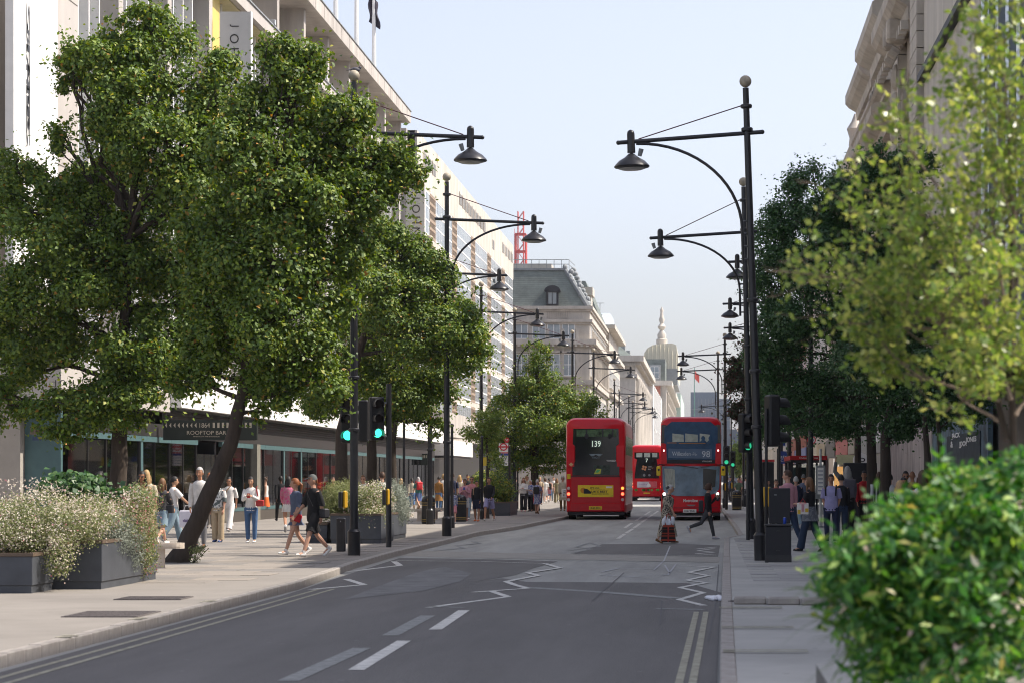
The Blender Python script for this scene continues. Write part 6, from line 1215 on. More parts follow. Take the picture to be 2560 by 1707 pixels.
        t_.build({'coat': 'coat', 'dress': 'dress', 'longdress': 'dress'}.get(kind, 'top'), mt, o, smooth=True)
    bk, bc = bot; mb_ = cm_(bc)
    if bk != 'none':
        t_ = MB().tube(ring([.8, .9, 1.0, 1.03]), [(.15*W_*s, .12*s), (.168*W_*s, .13*s), (.15*W_*s, .112*s), (.146*W_*s, .11*s)], 14, up=(1, 0, 0))
        for k in 'lr':
            a, b, c = J['hp'+k], J['kn'+k], J['an'+k]; a2 = a+Vector((0, 0, .02*s))
            if bk == 'trousers': t_.tube([a2, a.lerp(b, .5), b, b.lerp(c, .45), b.lerp(c, .93)], [(.1*s), .083*s, .066*s, .062*s, .05*s], 10)
            elif bk == 'wide': t_.tube([a2, a.lerp(b, .5), b, b.lerp(c, .5), b.lerp(c, .98)], [(.102*s), .095*s, .088*s, .09*s, .098*s], 10)
            elif bk == 'shorts': t_.tube([a2, a.lerp(b, .45), a.lerp(b, .85)], [.1*s, .1*s, .104*s], 10)
            elif bk == 'hotpants': t_.tube([a2, a.lerp(b, .32)], [.1*s, .1*s], 10)
        if bk == 'skirt': t_ = MB().tube(ring([.52, .8, .97, 1.04]), [(.22*s, .19*s), (.19*s, .15*s), (.15*s, .115*s), (.135*s, .105*s)], 14, up=(1, 0, 0))
        if bk == 'miniskirt': t_ = MB().tube(ring([.7, .85, .97, 1.04]), [(.2*s, .17*s), (.18*s, .14*s), (.15*s, .115*s), (.135*s, .105*s)], 14, up=(1, 0, 0))
        t_.build({'skirt': 'skirt', 'miniskirt': 'skirt', 'shorts': 'shorts', 'hotpants': 'shorts'}.get(bk, 'trousers'), mb_, o, smooth=True)
    for k in 'lr':
        a, f = J['an'+k], J['f'+k]; dr = Vector((0, math.cos(f), math.sin(f))); nn = Vector((0, -math.sin(f), math.cos(f))); c = a-nn*.035*s
        MB().tube([c-dr*.06*s+nn*.01*s, c-dr*.03*s+nn*.012*s, c+dr*.06*s, c+dr*.14*s-nn*.006*s, c+dr*.185*s-nn*.012*s], [(.03*s, .034*s), (.042*s, .044*s), (.044*s, .036*s), (.044*s, .026*s), (.026*s, .016*s)], 10, up=(1, 0, 0)).build('shoe', cm_(shoes), o, smooth=True)
        if detail and shoes in ('white', 'lgrey'): MB().tube([a-nn*.03*s, a+nn*.06*s], [.042*s, .04*s], 8).build('sock', cloth('white'), o, smooth=True)
    # hair
    hs, hc = hair; hm = M('hair_'+hc, HC[hc], .6, var=.35, scale=30, stretch=(3, 3, .5)); hb = MB()
    if hs != 'bald':
        k1 = {'curly': 1.32, 'afro': 1.4, 'cap': 1.08}.get(hs, 1.12); n, m = 18, 12; hv2 = []; keep = []
        for i in range(m+1):
            ph = math.pi*(i/m*.996+.002); zz = math.cos(ph); q = math.sin(ph)
            for k in range(n):
                t = 2*math.pi*k/n; w_ = 1+(.06*math.sin(k*5+i*3) if hs in ('curly', 'afro') else .02*math.sin(k*3+i)); hv2.append(hv((q*math.cos(t)*.075*w_, q*math.sin(t)*.096*w_-.008, zz*.117*w_+.004), k1))
        lowz = {'short': -.25, 'bob': -1.0, 'long': -.85, 'pony': -.3, 'bun': -.3, 'curly': -.6, 'afro': -.7, 'cap': .05, 'dreads': -.8, 'fringe': -.3}.get(hs, -.3)
        for i in range(m):
            zz = math.cos(math.pi*(i+.5)/m)
            for k in range(n):
                t = 2*math.pi*(k+.5)/n; yy = math.sin(t)*math.sin(math.pi*(i+.5)/m)
                if zz < lowz or (math.sin(t) > (.5 if hs in ('bob', 'long', 'curly', 'dreads', 'afro') else .3) and zz < .5) or (math.sin(t) > -.3 and zz < -.12 and hs in ('short', 'pony', 'bun', 'cap')) : continue
                if hs == 'fringe' and zz > .35: continue
                hb.f.append((i*n+k, i*n+(k+1) % n, (i+1)*n+(k+1) % n, (i+1)*n+k)); hb.mi.append(0)
        hb.v = [tuple(q) for q in hv2]
        if hs == 'cap': hm = cm_(hc) if False else M('cap_cloth', (.1, .11, .11), .8); hb.tube([hv((-.05, .08, .05)), hv((-.045, .15, .03))], [(.005, .01), (.005, .01)], 6); hb.add([hv((-.07, .06, .05)), hv((.07, .06, .05)), hv((.055, .17, .025)), hv((-.055, .17, .025)), hv((-.07, .06, .042)), hv((.07, .06, .042)), hv((.055, .17, .018)), hv((-.055, .17, .018))], [(0, 1, 2, 3), (7, 6, 5, 4), (3, 2, 6, 7)])
        if hs in ('long', 'dreads', 'curlylong'): hb.tube([hv((0, -.06, .03)), hv((0, -.085, -.08)), hv((0, -.09, -.19)), hv((0, -.08, -.33))], [(.07*s, .04*s), (.095*s, .045*s), (.1*s, .04*s), (.06*s, .025*s)], 12, up=(1, 0, 0)); [hb.tube([hv((q*.078, .0, .0)), hv((q*.088, .0, -.1)), hv((q*.09, .015, -.24))], [.022*s, .03*s, .014*s], 7) for q in (-1, 1)]
        if hs == 'pony': hb.tube([hv((0, -.1, .03)), hv((0, -.15, -.02)), hv((0, -.14, -.2))], [.03*s, .035*s, .012*s], 8)
        if hs == 'bun': hb.ball(tuple(hv((0, -.08, .1))), .045*s, 8, 6)
        hb.mats = [hm]; hb.build('cap' if hs == 'cap' else 'hair', hm, o, smooth=True)
        if hs == 'cap': h2 = MB(); h2.tube([hv((0, -.06, .02)), hv((0, -.075, -.05))], [(.068*s, .04*s), (.06*s, .03*s)], 10, up=(1, 0, 0)); h2.build('hair', M('hair_ginger', HC['ginger'], .6), o, smooth=True)
    o['_j'] = 0; del o['_j']
    o_ = (o, {k: v for k, v in J.items()}, s, hv); return o_
def W2(per, q):
    o = per[0]; return Vector(o.location)+Matrix.Rotation(o.rotation_euler.z, 3, 'Z') @ Vector(q)
def bag(per, loc, label, mat, size=(.28, .1, .22), strap=None, cat='handbag', name='handbag', handle=True, strapmat=None, rz=0, txt=None):
    w = W2(per, loc); o = empty(name, tuple(w), per[0].rotation_euler.z+R(rz), label, cat); a, b, c = size
    MB().box(-a/2, a/2, -b/2, b/2, -c, 0, bev=min(a, b, c)*.18).build('bag_body', mat, o)
    if handle: MB().tube([(-a*.25, 0, -.01), (-a*.2, 0, .09), (a*.2, 0, .09), (a*.25, 0, -.01)], .008, 5).build('handle', mat, o)
    if strap: MB().tube([Vector(q)-Vector(loc) for q in strap], [(.018, .006)]*len(strap), 5).build('strap', strapmat or mat, o)
    if txt: text(txt[0], txt[1], o, (0, -b/2-.006, -c*.5), width=a*.6) if not txt[2] else text(txt[0], txt[1], o, (0, b/2+.006, -c*.5), width=a*.6).__setattr__('rotation_euler', (0, 0, math.pi))
    return o
def pack(per, label, mat, w=.3, h=.42):
    s = per[2]; c = per[1]['ch']; q = W2(per, (0, -.13*s-.07, 1.42*s)); o = empty('backpack', tuple(q), per[0].rotation_euler.z, label, 'backpack')
    MB().box(-w/2, w/2, -.08, .07, -h, 0, bev=.03).build('pack_body', mat, o); MB().box(-w*.35, w*.35, -.12, -.081, -h*.85, -h*.35, bev=.015).build('pocket', mat, o)
    for sx_ in (-1, 1): MB().tube([(sx_*.1, .07, -.02), (sx_*.12, .2, .07), (sx_*.13, .3, -.02), (sx_*.13, .3, -.25), (sx_*.14, .12, -.36)], [(.025, .01)]*5, 5).build('strap', mat, o)
    return o
tr, sh_, wd, sk_ = 'trousers', 'shorts', 'wide', 'skirt'
# --- left pavement, near
p = person(251, 44.5, 1.76, 172, 'person with dark skin, black headband and black sleeveless top behind the dark green shrub', ('shirt', 'black', 'none'), (tr, 'black'), hair=('bun', 'black'), skin='d')
MB().tube([p[3]((-.082, 0, .0)), p[3]((-.07, 0, .09)), p[3]((.0, 0, .135)), p[3]((.07, 0, .09)), p[3]((.082, 0, 0))], .012, 6).build('headband', black, p[0]); [MB().ball(tuple(p[3]((q*.085, 0, -.01))), (.02, .03, .035), 8, 6).build('headphone', black, p[0]) for q in (-1, 1)]
person(356, 54, 1.8, 176, 'person with long black hair, dark sunglasses and brown top, arms folded, behind the shrub', ('vest', 'tan', 'none'), (tr, 'black'), hair=('long', 'black'), skin='t', pose=CROSS, glasses=True)
person(343, 50, 1.5, 160, 'fair haired child in white patterned top just behind the pink seed heads', ('shirt', 'print_floral', 'short'), (sh_, 'white'), hair=('long', 'lbrown'))
person(366, 57, 1.84, 10, 'blonde person mostly hidden behind the person in sunglasses', ('shirt', 'cream', 'short'), (tr, 'beige'), hair=('long', 'blonde'))
p = person(405, 59, 1.72, -15, 'person seen from behind in charcoal t-shirt and pale denim shorts with brown hair', ('shirt', 'charcoal', 'elbow'), (sh_, 'ljeans'), 'white', ('long', 'lbrown'), pose=WALK)
bag(p, (.17, .02, .98), 'black handbag with patterned strap on the hip of the person in denim shorts', blackm, (.26, .1, .2), [(.17, .02, 1.0), (.0, -.14, 1.2), (-.12, -.1, 1.42), (-.1, .08, 1.4)], handle=False, strapmat=printm('strap_print', (.6, .6, .6), (.02, .02, .02), 40))
p = person(434, 61.5, 1.72, -60, 'person in white t-shirt and pale loose jeans holding out a white shopping bag', ('shirt', 'white', 'short'), (wd, 'ljeans'), 'white', ('pony', 'black'), 'o', dict(leg=(18, -16), knee=(4, 22), arm=(5, 38), el=(5, 12)))
q = W2(p, tuple(p[1]['wrr'])); bo = empty('shopping_bag', (px(465, 61), 61.2, pz(1275, 61)), R(0), 'white paper shopping bag with purple lettering held by the person in white t-shirt', 'shopping bag')
MB().box(-.2, .2, -.07, .07, -.43, 0, bev=.02).build('bag_body', M('bag_white', (.66, .64, .72), .6), bo); MB().tube([(-.1, 0, 0), (-.06, 0, .12), (.06, 0, .12), (.1, 0, 0)], .008, 5).build('handle', cloth('white'), bo); text("claire's", M('print_violet', (.08, .04, .18), .6), bo, (.02, -.078, -.25), width=.25, height=.075, bold=.015)
person(500, 56, 1.9, 178, 'tall person with short grey hair in white long sleeved top and grey trousers', ('shirt', 'lgrey' if False else 'white', 'long'), (tr, 'grey'), hair=('short', 'grey'), skin='m', pose=STAND)
person(545, 61.4, 1.66, 170, 'person in black and white lettered jersey and beige trousers half hidden by the leaning trunk', ('shirt', 'print_jersey', 'elbow'), (wd, 'beige'), 'blue', ('short', 'brown'))
person(524, 78, 1.82, 180, 'ginger haired person whose head shows between the tall grey haired person and the leaning trunk', ('shirt', 'lgrey', 'short'), (tr, 'dark'), hair=('short', 'ginger'))
p = person(573, 74, 1.76, 175, 'person in sunglasses, white blouse and white trousers with crossbody strap', ('shirt', 'white', 'elbow'), (wd, 'white'), 'lgrey', ('bun', 'black'), 'm', WALK, glasses=True); MB().tube([(.14, .14, 1.0), (.03, .16, 1.25), (-.1, .1, 1.42)], [(.02, .006)]*3, 5).build('crossbody_strap', cloth('tan'), p[0])
p = person(628, 60.8, 1.68, 180, 'person in white blouse and ripped blue jeans looking down at a red phone', ('shirt', 'white', 'long'), (tr, 'jeans'), 'white', ('bob', 'black'), 'o', PHONE)
bag(p, (-.24, .1, 1.08), 'red leather handbag on the shoulder of the person with the phone', M('bag_red', (.4, .03, .03), .5), (.2, .1, .16), [(-.2, .1, 1.08), (-.15, .12, 1.4), (-.15, -.05, 1.42)], handle=False)
o = empty('mobile_phone', tuple(W2(p, (0, .36, 1.13))), p[0].rotation_euler.z, 'red mobile phone in the hands of the person in ripped jeans', 'phone'); MB().box(-.04, .04, -.01, .0, 0, .12).build('phone_case', M('phone_red', (.5, .05, .04), .4), o)
person(702, 92, 1.82, 20, 'person dressed in black walking along the shop windows', ('shirt', 'black', 'long'), (tr, 'black'), 'dark', ('short', 'black'), 'd', WALK)
person(721, 73, 1.78, 10, 'person with long black hair in hot pink patterned jacket seen from behind', ('shirt', 'print_pink', 'long'), ('miniskirt', 'white'), 'lgrey', ('long', 'black'), 'm', WALK2)
person(740, 50.9, 1.68, 128, 'smiling person in slate blue t-shirt and red shorts walking beside the man in black', ('tunic', 'slateb', 'elbow'), ('hotpants', 'red'), 'white', ('pony', 'ginger'), 'l', dict(leg=(24, -14), knee=(6, 26), arm=(12, -14), el=(14, 18), ab=(12, 5)), turn=-30)
p = person(784, 50.2, 1.8, 132, 'person in black shirt, black shorts and grey cap striding on the left pavement', ('shirt', 'black', 'elbow'), (sh_, 'black'), 'white', ('cap', 'ginger'), 'l', dict(leg=(26, -22), knee=(4, 24), arm=(-16, 20), el=(18, 26), spread=.03), turn=-10)
bag(p, (-.22, -.1, 1.0), 'black round shoulder bag on the hip of the person in black shorts', blackm, (.26, .16, .2), [(-.2, -.08, 1.0), (-.1, -.12, 1.3), (.12, .0, 1.45), (.02, .14, 1.3), (-.16, .12, 1.05)], handle=False)
person(861, 72, 1.74, 175, 'bald bearded person in grey t-shirt behind the flowering planter', ('shirt', 'grey', 'short'), (tr, 'dark'), hair=('bald', 'black'), skin='t')
person(908, 76, 1.74, 180, 'person in sunglasses and white shirt seen over the planter between the posts', ('shirt', 'white', 'short'), (tr, 'dark'), hair=('short', 'lbrown'), glasses=True)
person(956, 66, 1.82, 15, 'person in white shirt with dark strap behind the thin signal post', ('shirt', 'white', 'short'), (tr, 'dark'), hair=('short', 'brown'))
person(833, 95, 1.7, 180, 'small distant person in brown by the shop window behind the planter', ('shirt', 'brown', 'long'), (tr, 'dark'), hair=('bob', 'brown')); person(610, 98, 1.72, 180, 'person in pale top with backpack standing by the shop window behind the phone user', ('shirt', 'cream', 'short'), (tr, 'teal'), hair=('short', 'black')); person(664, 97, 1.7, 100, 'person in white sleeveless top reflected near the orange window display', ('vest', 'white', 'none'), ('skirt', 'orange'), hair=('bun', 'brown'))
# --- left pavement, middle distance
person(1003, 120, 1.72, 10, 'blonde person in pale green jacket carrying bags near the far sign', ('shirt', 'green', 'long'), (tr, 'dark'), hair=('long', 'blonde'), pose=WALK); person(1030, 131, 1.74, 10, 'person in white jacket and blue jeans walking away under the far rooftop sign', ('shirt', 'cream', 'long'), (tr, 'jeans'), 'tan', ('pony', 'black'), pose=WALK); p = person(1046, 128, 1.8, 25, 'long grey haired person in teal top and blue skirt with red rucksack', ('shirt', 'teal', 'short'), ('skirt', 'blue'), 'tan', ('long', 'grey'), pose=WALK2); pack(p, 'red rucksack on the grey haired person in teal', tflred)
person(1097, 118, 1.74, -20, 'person in mustard brown coat with dark cap behind the litter bin', ('coat', 'camel', 'long'), (tr, 'jeans'), 'navy', ('short', 'black')); person(1109, 125, 1.84, 20, 'tousled blonde person in white jacket left of the second lamp post', ('shirt', 'white', 'long'), (tr, 'black'), hair=('curly', 'blonde')); p = person(1131, 100, 1.86, 10, 'person in black t-shirt with yellow print just right of the second lamp post', ('shirt', 'navy', 'short'), (tr, 'dark'), hair=('short', 'brown'))
person(1132, 87, 1.32, 190, 'child in pale blue top and pink shorts half behind the second lamp post', ('shirt', 'print_floral', 'long'), (sh_, 'pink'), 'white', ('curly', 'lbrown'), pose=WALK); person(1149, 112, 1.8, 0, 'blonde person facing away behind the girl with spotted shorts', ('shirt', 'cream', 'short'), (tr, 'dark'), hair=('long', 'blonde')); person(1152, 128, 1.84, 30, 'dark haired person in blue shirt further behind the family group', ('shirt', 'lav', 'short'), (tr, 'dark'), hair=('short', 'black')); person(1170, 114, 1.84, 180, 'dark haired bearded person behind the family group', ('shirt', 'dark', 'short'), (tr, 'dark'), hair=('short', 'black'), skin='m')
p = person(1162, 91.5, 1.62, 182, 'person in pale pink sweater and white shorts with black spots holding a phone', ('shirt', 'pink' if False else 'pinkshirt', 'long'), (sh_, 'print_dots'), 'red', ('pony', 'brown'), 'm', dict(PHONE, leg=(12, -8), knee=(2, 14))); o = empty('mobile_phone', tuple(W2(p, (0, .33, 1.16))), p[0].rotation_euler.z, 'blue mobile phone held by the person in spotted shorts', 'phone'); MB().box(-.04, .04, -.01, .0, 0, .13).build('phone_case', M('phone_blue', (.05, .08, .3), .4), o)
person(1180, 94, 1.8, 180, 'person in pink t-shirt and pale jeans with mirrored sunglasses behind the boys', ('shirt', 'pink', 'short'), (tr, 'ljeans'), 'white', ('short', 'brown'), 'm', WALK2, glasses=True); p = person(1192, 91.3, 1.56, 170, 'boy in black hooded top and navy shorts with bright orange shoes', ('shirt', 'black', 'long'), (sh_, 'navy'), 'orange', ('short', 'black'), 'm', dict(leg=(6, -4), knee=(3, 6), arm=(4, -4), el=(18, 12)), turn=25); MB().tube([(.1, .1, 1.0), (.1, .12, 1.2), (.1, 0, 1.28)], [(.025, .008)]*3, 5).build('rucksack_strap', cloth('tan'), p[0])
person(1223, 93, 1.76, 172, 'teenage boy in black sweatshirt and pale grey shorts with white socks', ('shirt', 'black', 'long'), (sh_, 'lav'), 'white', ('short', 'brown'), 'm', WALK2, turn=-20)
# --- bus stop group
person(1309, 118, 1.68, 175, 'person in white blouse and black trousers wearing a white face mask, arms folded', ('shirt', 'white', 'long'), (wd, 'black'), 'pinkshirt', ('long', 'lbrown'), 'l', CROSS); person(1317, 128, 1.78, 200, 'curly blonde person in white behind the masked person', ('shirt', 'cream', 'short'), (tr, 'dark'), hair=('curly', 'blonde'))
p = person(1327, 119, 1.58, 150, 'short grey haired person in blue and purple top with black trousers at the bus stop', ('shirt', 'print_floral', 'elbow'), (tr, 'black'), hair=('short', 'grey'), pose=CROSS); bag(p, (-.26, 0, .72), 'red carrier bag beside the grey haired person at the bus stop', tflred, (.2, .08, .34), cat='carrier bag', name='carrier_bag')
p = person(1343, 111, 1.6, -10, 'elderly person in blue and white floral dress seen from behind', ('dress', 'print_floral', 'short'), ('none', 'dark'), 'brown', ('short', 'grey'), 'l', dict(leg=(10, -10), knee=(4, 16), arm=(0, 12), el=(14, 20))); bag(p, (.0, -.16, 1.25), 'black backpack on the person in the floral dress', blackm, (.26, .12, .34), cat='backpack', name='backpack', handle=False)
p = person(1363, 158, 1.75, 0, 'curly haired person in white shorts walking away with pink bag', ('shirt', 'white', 'short'), (sh_, 'white'), 'white', ('curly', 'brown'), 'l', WALK); bag(p, (.25, 0, .9), 'pink shoulder bag of the curly haired person', cloth('pink'), (.26, .1, .3)); person(1373, 165, 1.75, 10, 'person in black top and denim shorts beside the curly haired walker', ('vest', 'black', 'none'), (sh_, 'jeans'), 'white', ('pony', 'black'), 'l', WALK2); person(1392, 158, 1.74, 5, 'long haired person in khaki jumpsuit walking away near the bus', ('shirt', 'khaki', 'short'), (wd, 'khaki'), 'white', ('long', 'lbrown'), 'l', WALK)
p = person(1407, 121, 1.74, 180, 'white haired person in sunglasses and long beige coat right beside the bus rear', ('coat', 'cream', 'long'), (tr, 'brown'), 'brown', ('curly', 'white'), 'l', STAND, glasses=True); bo = empty('shopping_bag', (px(1411, 120.5), 120.5, pz(1221, 120.5)), 0, 'white bag with large M&S letters held beside the bus', 'shopping bag'); MB().box(-.13, .13, -.05, .05, -.42, 0, bev=.02).build('bag_body', white, bo); t_ = text('M&S', blackm, bo, (0, -.056, -.2), height=.15, width=.3); t_.rotation_euler = (0, R(-90), 0)
person(1384, 175, 1.76, 180, 'small distant person in white between the walkers near the bus', ('shirt', 'white', 'short'), (tr, 'ljeans'), hair=('short', 'brown')); person(1290, 150, 1.72, 0, 'distant person in grey by the tree left of the bus stop group', ('shirt', 'grey', 'short'), (tr, 'dark'), hair=('short', 'black')); person(1275, 140, 1.75, 30, 'distant person in dark clothes behind the bus stop flag', ('shirt', 'navy', 'long'), (tr, 'black'), hair=('short', 'brown')); person(1350, 150, 1.72, 190, 'distant person with cream top between the bus stop pair', ('shirt', 'beige', 'short'), (tr, 'navy'), hair=('bob', 'blonde'))
# --- crossing the road
p = person(1668, 65, 1.6, -88, 'stout person in brown and cream patterned long dress crossing the road', ('longdress', 'print_abstract', 'elbow'), ('none', 'dark'), 'brown', ('short', 'grey'), 'l', dict(leg=(13, -13), knee=(4, 14), arm=(6, 10), el=(8, 12), lean=6), road=True, wide=1.45)
MB().tube([p[3]((0, -.04, .05)), p[3]((0, -.085, .02)), p[3]((0, -.12, -.02))], [(.08, .06), (.07, .05), (.03, .02)], 10).build('headscarf', cloth('dark'), p[0], smooth=True); st_ = printm('bag_stripes', (.34, .05, .02), (.012, .01, .01), 2.2, stretch=(.05, .05, 9))
bo = empty('striped_bag', (px(1671, 64.6), 64.55, .5), 0, 'red and black striped shopping bag carried by the person in the patterned dress', 'shopping bag'); MB().prism([(-.14, 0), (.14, 0), (.2, -.4), (.17, -.46), (-.17, -.46), (-.2, -.4)], -.09, .09, 'y').build('bag_body', st_, bo); bx('centre_band', M('bag_red_dark', (.3, .03, .02), .8), bo, -.02, .02, -.1, -.091, -.45, 0); MB().tube([(-.08, -.05, 0), (-.05, -.05, .25), (.0, -.05, .3), (.05, -.05, .25), (.08, -.05, 0)], .012, 6).build('handle', MATS['bag_red_dark'], bo)
wb = MB()
for k in range(7): wb.ball((-.12+.04*k, .0, .07+.04*math.sin(k*1.4)), (.06, .07, .13), 8, 6)
wb.build('plastic_liner', MATS['bag_plastic'], bo, smooth=True)
p = person(1770, 69, 1.62, -90, 'person in black top and dark grey jeans crossing in front of the oncoming bus', ('shirt', 'black', 'long'), (tr, 'charcoal'), 'lgrey', ('curly', 'brown'), 'l', dict(leg=(14, -30), knee=(2, 40), arm=(22, -8), el=(120, 22), inn=.2), road=True); bag(p, (.0, -.2, 1.12), 'black rucksack of the person crossing before the oncoming bus', blackm, (.22, .14, .34), cat='backpack', name='backpack', handle=False)
# --- right pavement
person(1846, 131, 1.72, 180, 'elderly bald person in sage green t-shirt pushing a trolley past the far litter bin', ('shirt', 'green', 'short'), (wd, 'beige'), 'tan', ('bald', 'grey'), 'l', dict(leg=(10, -8), knee=(4, 12), arm=(30, 28), el=(40, 40), lean=18, nod=.6)); o = empty('shopping_trolley', (px(1866, 128), 128, PZ), 0, 'dark wheeled shopping trolley beside the person in sage green', 'trolley'); MB().box(-.16, .16, -.13, .13, .12, .75, bev=.03).build('trolley_bag', blackm, o); [MB().tube([(q*.16, 0, .07), (q*.19, 0, .07)], .07, 10).build('wheel', tyre, o) for q in (-1, 1)]; MB().tube([(-.12, 0, .75), (-.12, -.02, 1.0), (.12, -.02, 1.0), (.12, 0, .75)], .012, 5).build('handle', lead, o)
for x, d, c, h, lb in ((1826, 170, 'slateb', 'black', 'tiny distant person in purple blue left of the yellow button units'), (1834, 190, 'grey', 'brown', 'tiny distant person in grey on the far right pavement'), (1865, 165, 'lgrey', 'black', 'tiny distant person in pale top right of the elderly person'), (1874, 200, 'dark', 'black', 'tiny distant person in dark clothes at the far right'), (1820, 220, 'white', 'brown', 'tiny distant person in white by the far signals'), (1852, 230, 'pink', 'brown', 'tiny distant person in pink on the far right pavement')): person(x, d, 1.74, 0 if x % 2 else 180, lb, ('shirt', c, 'short'), (tr, 'dark'), hair=('short', h))
person(1920, 84, 1.6, 180, 'person in olive green jacket standing left of the man in the pink shirt', ('shirt', 'green', 'long'), (tr, 'dark'), hair=('bob', 'black')); person(1940, 78, 1.6, 190, 'person in red top partly hidden behind the pink shirted person', ('shirt', 'red', 'short'), (tr, 'dark'), hair=('bun', 'brown'))
person(1970, 54.4, 1.84, 35, 'balding person in pink long sleeved shirt and jeans behind the black cabinets', ('shirt', 'pinkshirt', 'long'), (tr, 'djeans'), 'brown', ('short', 'brown'), 'l', dict(leg=(10, -22), knee=(2, 14), arm=(4, -2), el=(12, 12)), turn=40)
person(1990, 75, 1.78, 5, 'grey haired person in navy coat and pale jeans walking away', ('shirt', 'navy', 'long'), (tr, 'ljeans'), 'lgrey', ('short', 'grey'), 'l', WALK); person(2009, 82, 1.78, 0, 'person in blue cap and dark coat beyond the grey haired person', ('shirt', 'slateb', 'long'), (tr, 'black'), hair=('cap', 'grey'))
p = person(2025, 53.5, 1.68, 62, 'person with long brown hair, black t-shirt, grey shirt tied at waist, flared jeans', ('shirt', 'black', 'short'), (wd, 'djeans'), 'black', ('long', 'lbrown'), 'l', dict(leg=(16, -14), knee=(4, 16), arm=(14, 16), el=(78, 70), inn=.5)); MB().tube([(0, 0, .68), (0, 0, .85), (0, 0, 1.0)], [(.2, .2), (.19, .15), (.15, .12)], 12).build('tied_shirt', MATS['print_acid'], p[0], smooth=True)
bo = empty('carrier_bag', (px(2007, 53), 53.0, pz(1256, 53)), 0, 'white carrier bag printed with pink figure and yellow patches held by the girl', 'carrier bag'); MB().box(-.125, .125, -.05, .05, -.25, 0, bev=.01).build('bag_body', M('bag_cream', (.66, .62, .58), .6), bo)
for a, b_, c in (((-.03, -.03, .03, -.19), 'pinkshirt', 0), ((-.12, -.15, -.05, -.24), 'yellow', 1), ((.05, -.12, .12, -.2), 'yellow', 2), ((-.08, -.01, .08, -.025), 'red', 3)): bx('print_patch', cloth(b_), bo, a[0], a[2], -.054-.001*c, -.0505, a[3], a[1])
MB().tube([(-.06, 0, 0), (0, 0, .1), (.06, 0, 0)], .006, 4).build('handle', cloth('red'), bo)
p = person(2078, 58.6, 1.74, 172, 'person with dark hair in lavender polo shirt and navy trousers facing the viewer', ('shirt', 'lav', 'short'), (tr, 'navy'), 'lgrey', ('short', 'black'), 'm', dict(leg=(4, -2), knee=(2, 2), arm=(-12, -12), el=(30, 30), inn=.6), wide=1.12); [MB().tube([(q*.12, .12, 1.2), (q*.13, .1, 1.38), (q*.12, -.05, 1.46)], [(.022, .008)]*3, 5).build('rucksack_strap', cloth('black'), p[0]) for q in (-1, 1)]
person(2103, 62, 1.74, 10, 'person in black top and dark jeans right behind the lavender polo shirt', ('shirt', 'black', 'long'), (tr, 'djeans'), 'black', ('short', 'black'))
p = person(2119, 70.5, 2.0, 8, 'tall person with grey braided hair in grey hooded top raising an arm before the kiosk', ('shirt', 'grey', 'long'), (tr, 'black'), 'lgrey', ('dreads', 'grey'), 'm', dict(arm=(150, 5), el=(30, 10), leg=(2, -2), knee=(2, 2), ab=(30, 6))); pack(p, 'grey backpack with small white label on the tall braided person', M('pack_grey', (.12, .11, .14), .7), .36, .52)
person(2160, 71, 1.86, 176, 'person in red sweater and black trousers standing between the dark trunks', ('shirt', 'red', 'long'), (tr, 'black'), 'white', ('short', 'black'), 'm'); person(2197, 66, 1.84, 180, 'dark skinned person in black and white striped shirt right of the thick trunk', ('shirt', 'print_stripe', 'elbow'), (tr, 'dark'), hair=('bald', 'black'), skin='d')
person(2225, 64, 1.76, 20, 'person with dark hair in white t-shirt just right of the striped shirt', ('shirt', 'white', 'short'), (tr, 'dark'), hair=('short', 'black')); p = person(2250, 44, 1.6, 8, 'blonde person in black top seen from behind over the near bush', ('shirt', 'black', 'short'), (tr, 'lgrey'), hair=('long', 'blonde')); MB().tube([(-.14, -.1, 1.3), (.0, -.14, 1.15), (.14, -.1, .95)], [(.012, .005)]*3, 5).build('bag_strap', cloth('white'), p[0])
person(2264, 60, 1.82, 178, 'bearded person in sunglasses facing the viewer above the blonde person', ('shirt', 'charcoal', 'short'), (tr, 'dark'), hair=('short', 'black'), skin='t', glasses=True); person(2258, 52, 1.66, 190, 'black haired person between the blonde person and the one in sunglasses', ('shirt', 'dark', 'short'), (tr, 'dark'), hair=('short', 'black'), skin='t'); person(2281, 64, 1.84, 0, 'person with shaved head in brown shirt facing away', ('shirt', 'tan', 'short'), (tr, 'dark'), hair=('bald', 'black'), skin='t')
person(2307, 42, 1.78, 5, 'person with long dark brown hair and white top behind the near bush', ('shirt', 'white', 'short'), (tr, 'dark'), hair=('long', 'brown')); person(2369, 52, 1.86, 175, 'dark haired person whose head top shows above the bush below the denim poster', ('shirt', 'dark', 'short'), (tr, 'dark'), hair=('bun', 'black'), skin='t')
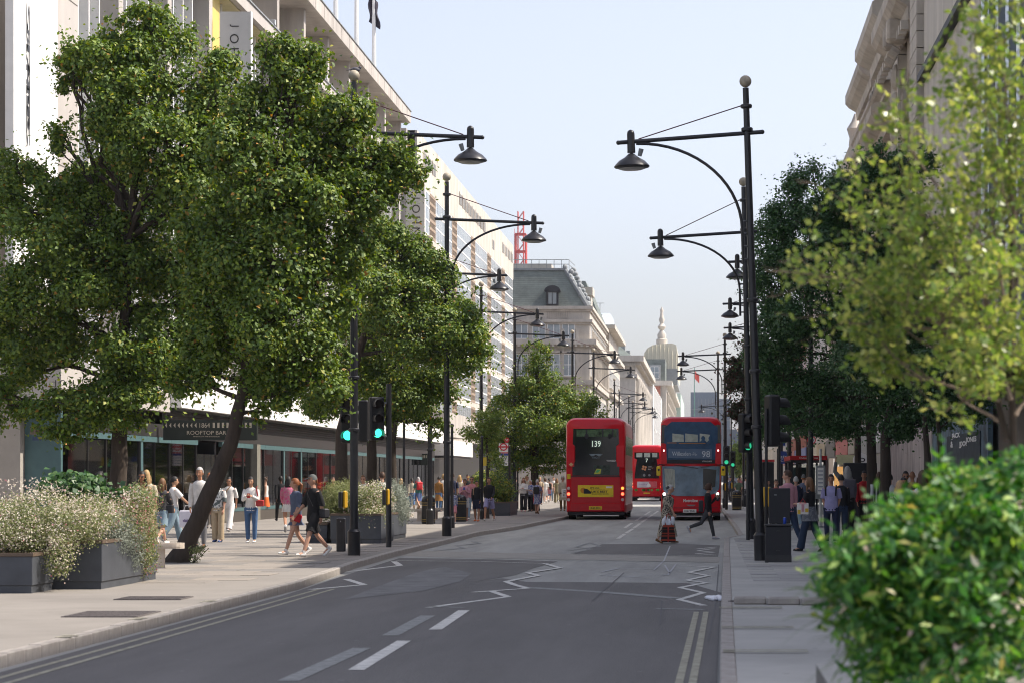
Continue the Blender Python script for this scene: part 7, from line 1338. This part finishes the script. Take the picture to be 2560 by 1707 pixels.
person(2017, 96, 1.8, 190, 'person with purple dark hair waving an arm under the red shelter roof', ('shirt', 'dark', 'short'), (tr, 'dark'), hair=('curly', 'black'), skin='m', pose=dict(arm=(150, 5), el=(20, 10)))
# ---- pigeon on the left lamp, aeroplane
o = empty('pigeon', (px(890, 52.4), 52.35, pz(184, 52.4)), R(-60), 'grey pigeon perched on the globe of the nearest left lamp post', 'bird'); MB().ball((0, 0, .07), (.055, .11, .055), 10, 7).ball((0, .1, .12), (.03, .035, .03), 8, 6).tube([(0, -.08, .07), (0, -.2, .04)], [(.04, .02), (.03, .008)], 6).tube([(0, .13, .12), (0, .155, .115)], [.008, .002], 4).tube([(.015, 0, .03), (.015, 0, -.01)], .005, 4).tube([(-.015, 0, .03), (-.015, 0, -.01)], .005, 4).build('bird_body', M('pigeon_grey', (.06, .06, .075), .7, var=.5, scale=20), o, smooth=True)
d = 2500; o = empty('aeroplane', (px(2168, d), d, pz(221, d)), 0, 'tiny aeroplane in the sky beside the right building dome', 'aeroplane'); MB().tube([(-3.3, 0, 0), (-2.5, 0, 0), (2.6, 0, 0), (3.3, 0, 0)], [.1, .35, .35, .1], 8).prism([(-3, .2), (-3.4, 1.4), (-2.9, 1.4), (-2.2, .2)], -.06, .06, 'y').build('fuselage', M('plane_blue', (.25, .35, .5), .5), o); MB().prism([(.5, 0), (-.8, -3.2), (-1.2, -3.2), (-.5, 0), (-1.2, 3.2), (-.8, 3.2)], -.1, .1).build('wing', MATS['plane_blue'], o)
for me in list(bpy.data.meshes):
    if me.users == 0: bpy.data.meshes.remove(me)

# ---- thin summer haze over the whole street
hzm = bpy.data.materials.new('haze'); hzm.use_nodes = True; nt = hzm.node_tree; nt.nodes.remove(nt.nodes['Principled BSDF'])
pv = nt.nodes.new('ShaderNodeVolumePrincipled'); pv.inputs['Density'].default_value = .00011; pv.inputs['Color'].default_value = (.86, .91, 1, 1); pv.inputs['Anisotropy'].default_value = .2
nt.links.new(pv.outputs[0], nt.nodes['Material Output'].inputs['Volume']); MB().box(-895, 895, -290, 2950, -1.3, 63).build('haze', hzm)['kind'] = 'stuff'
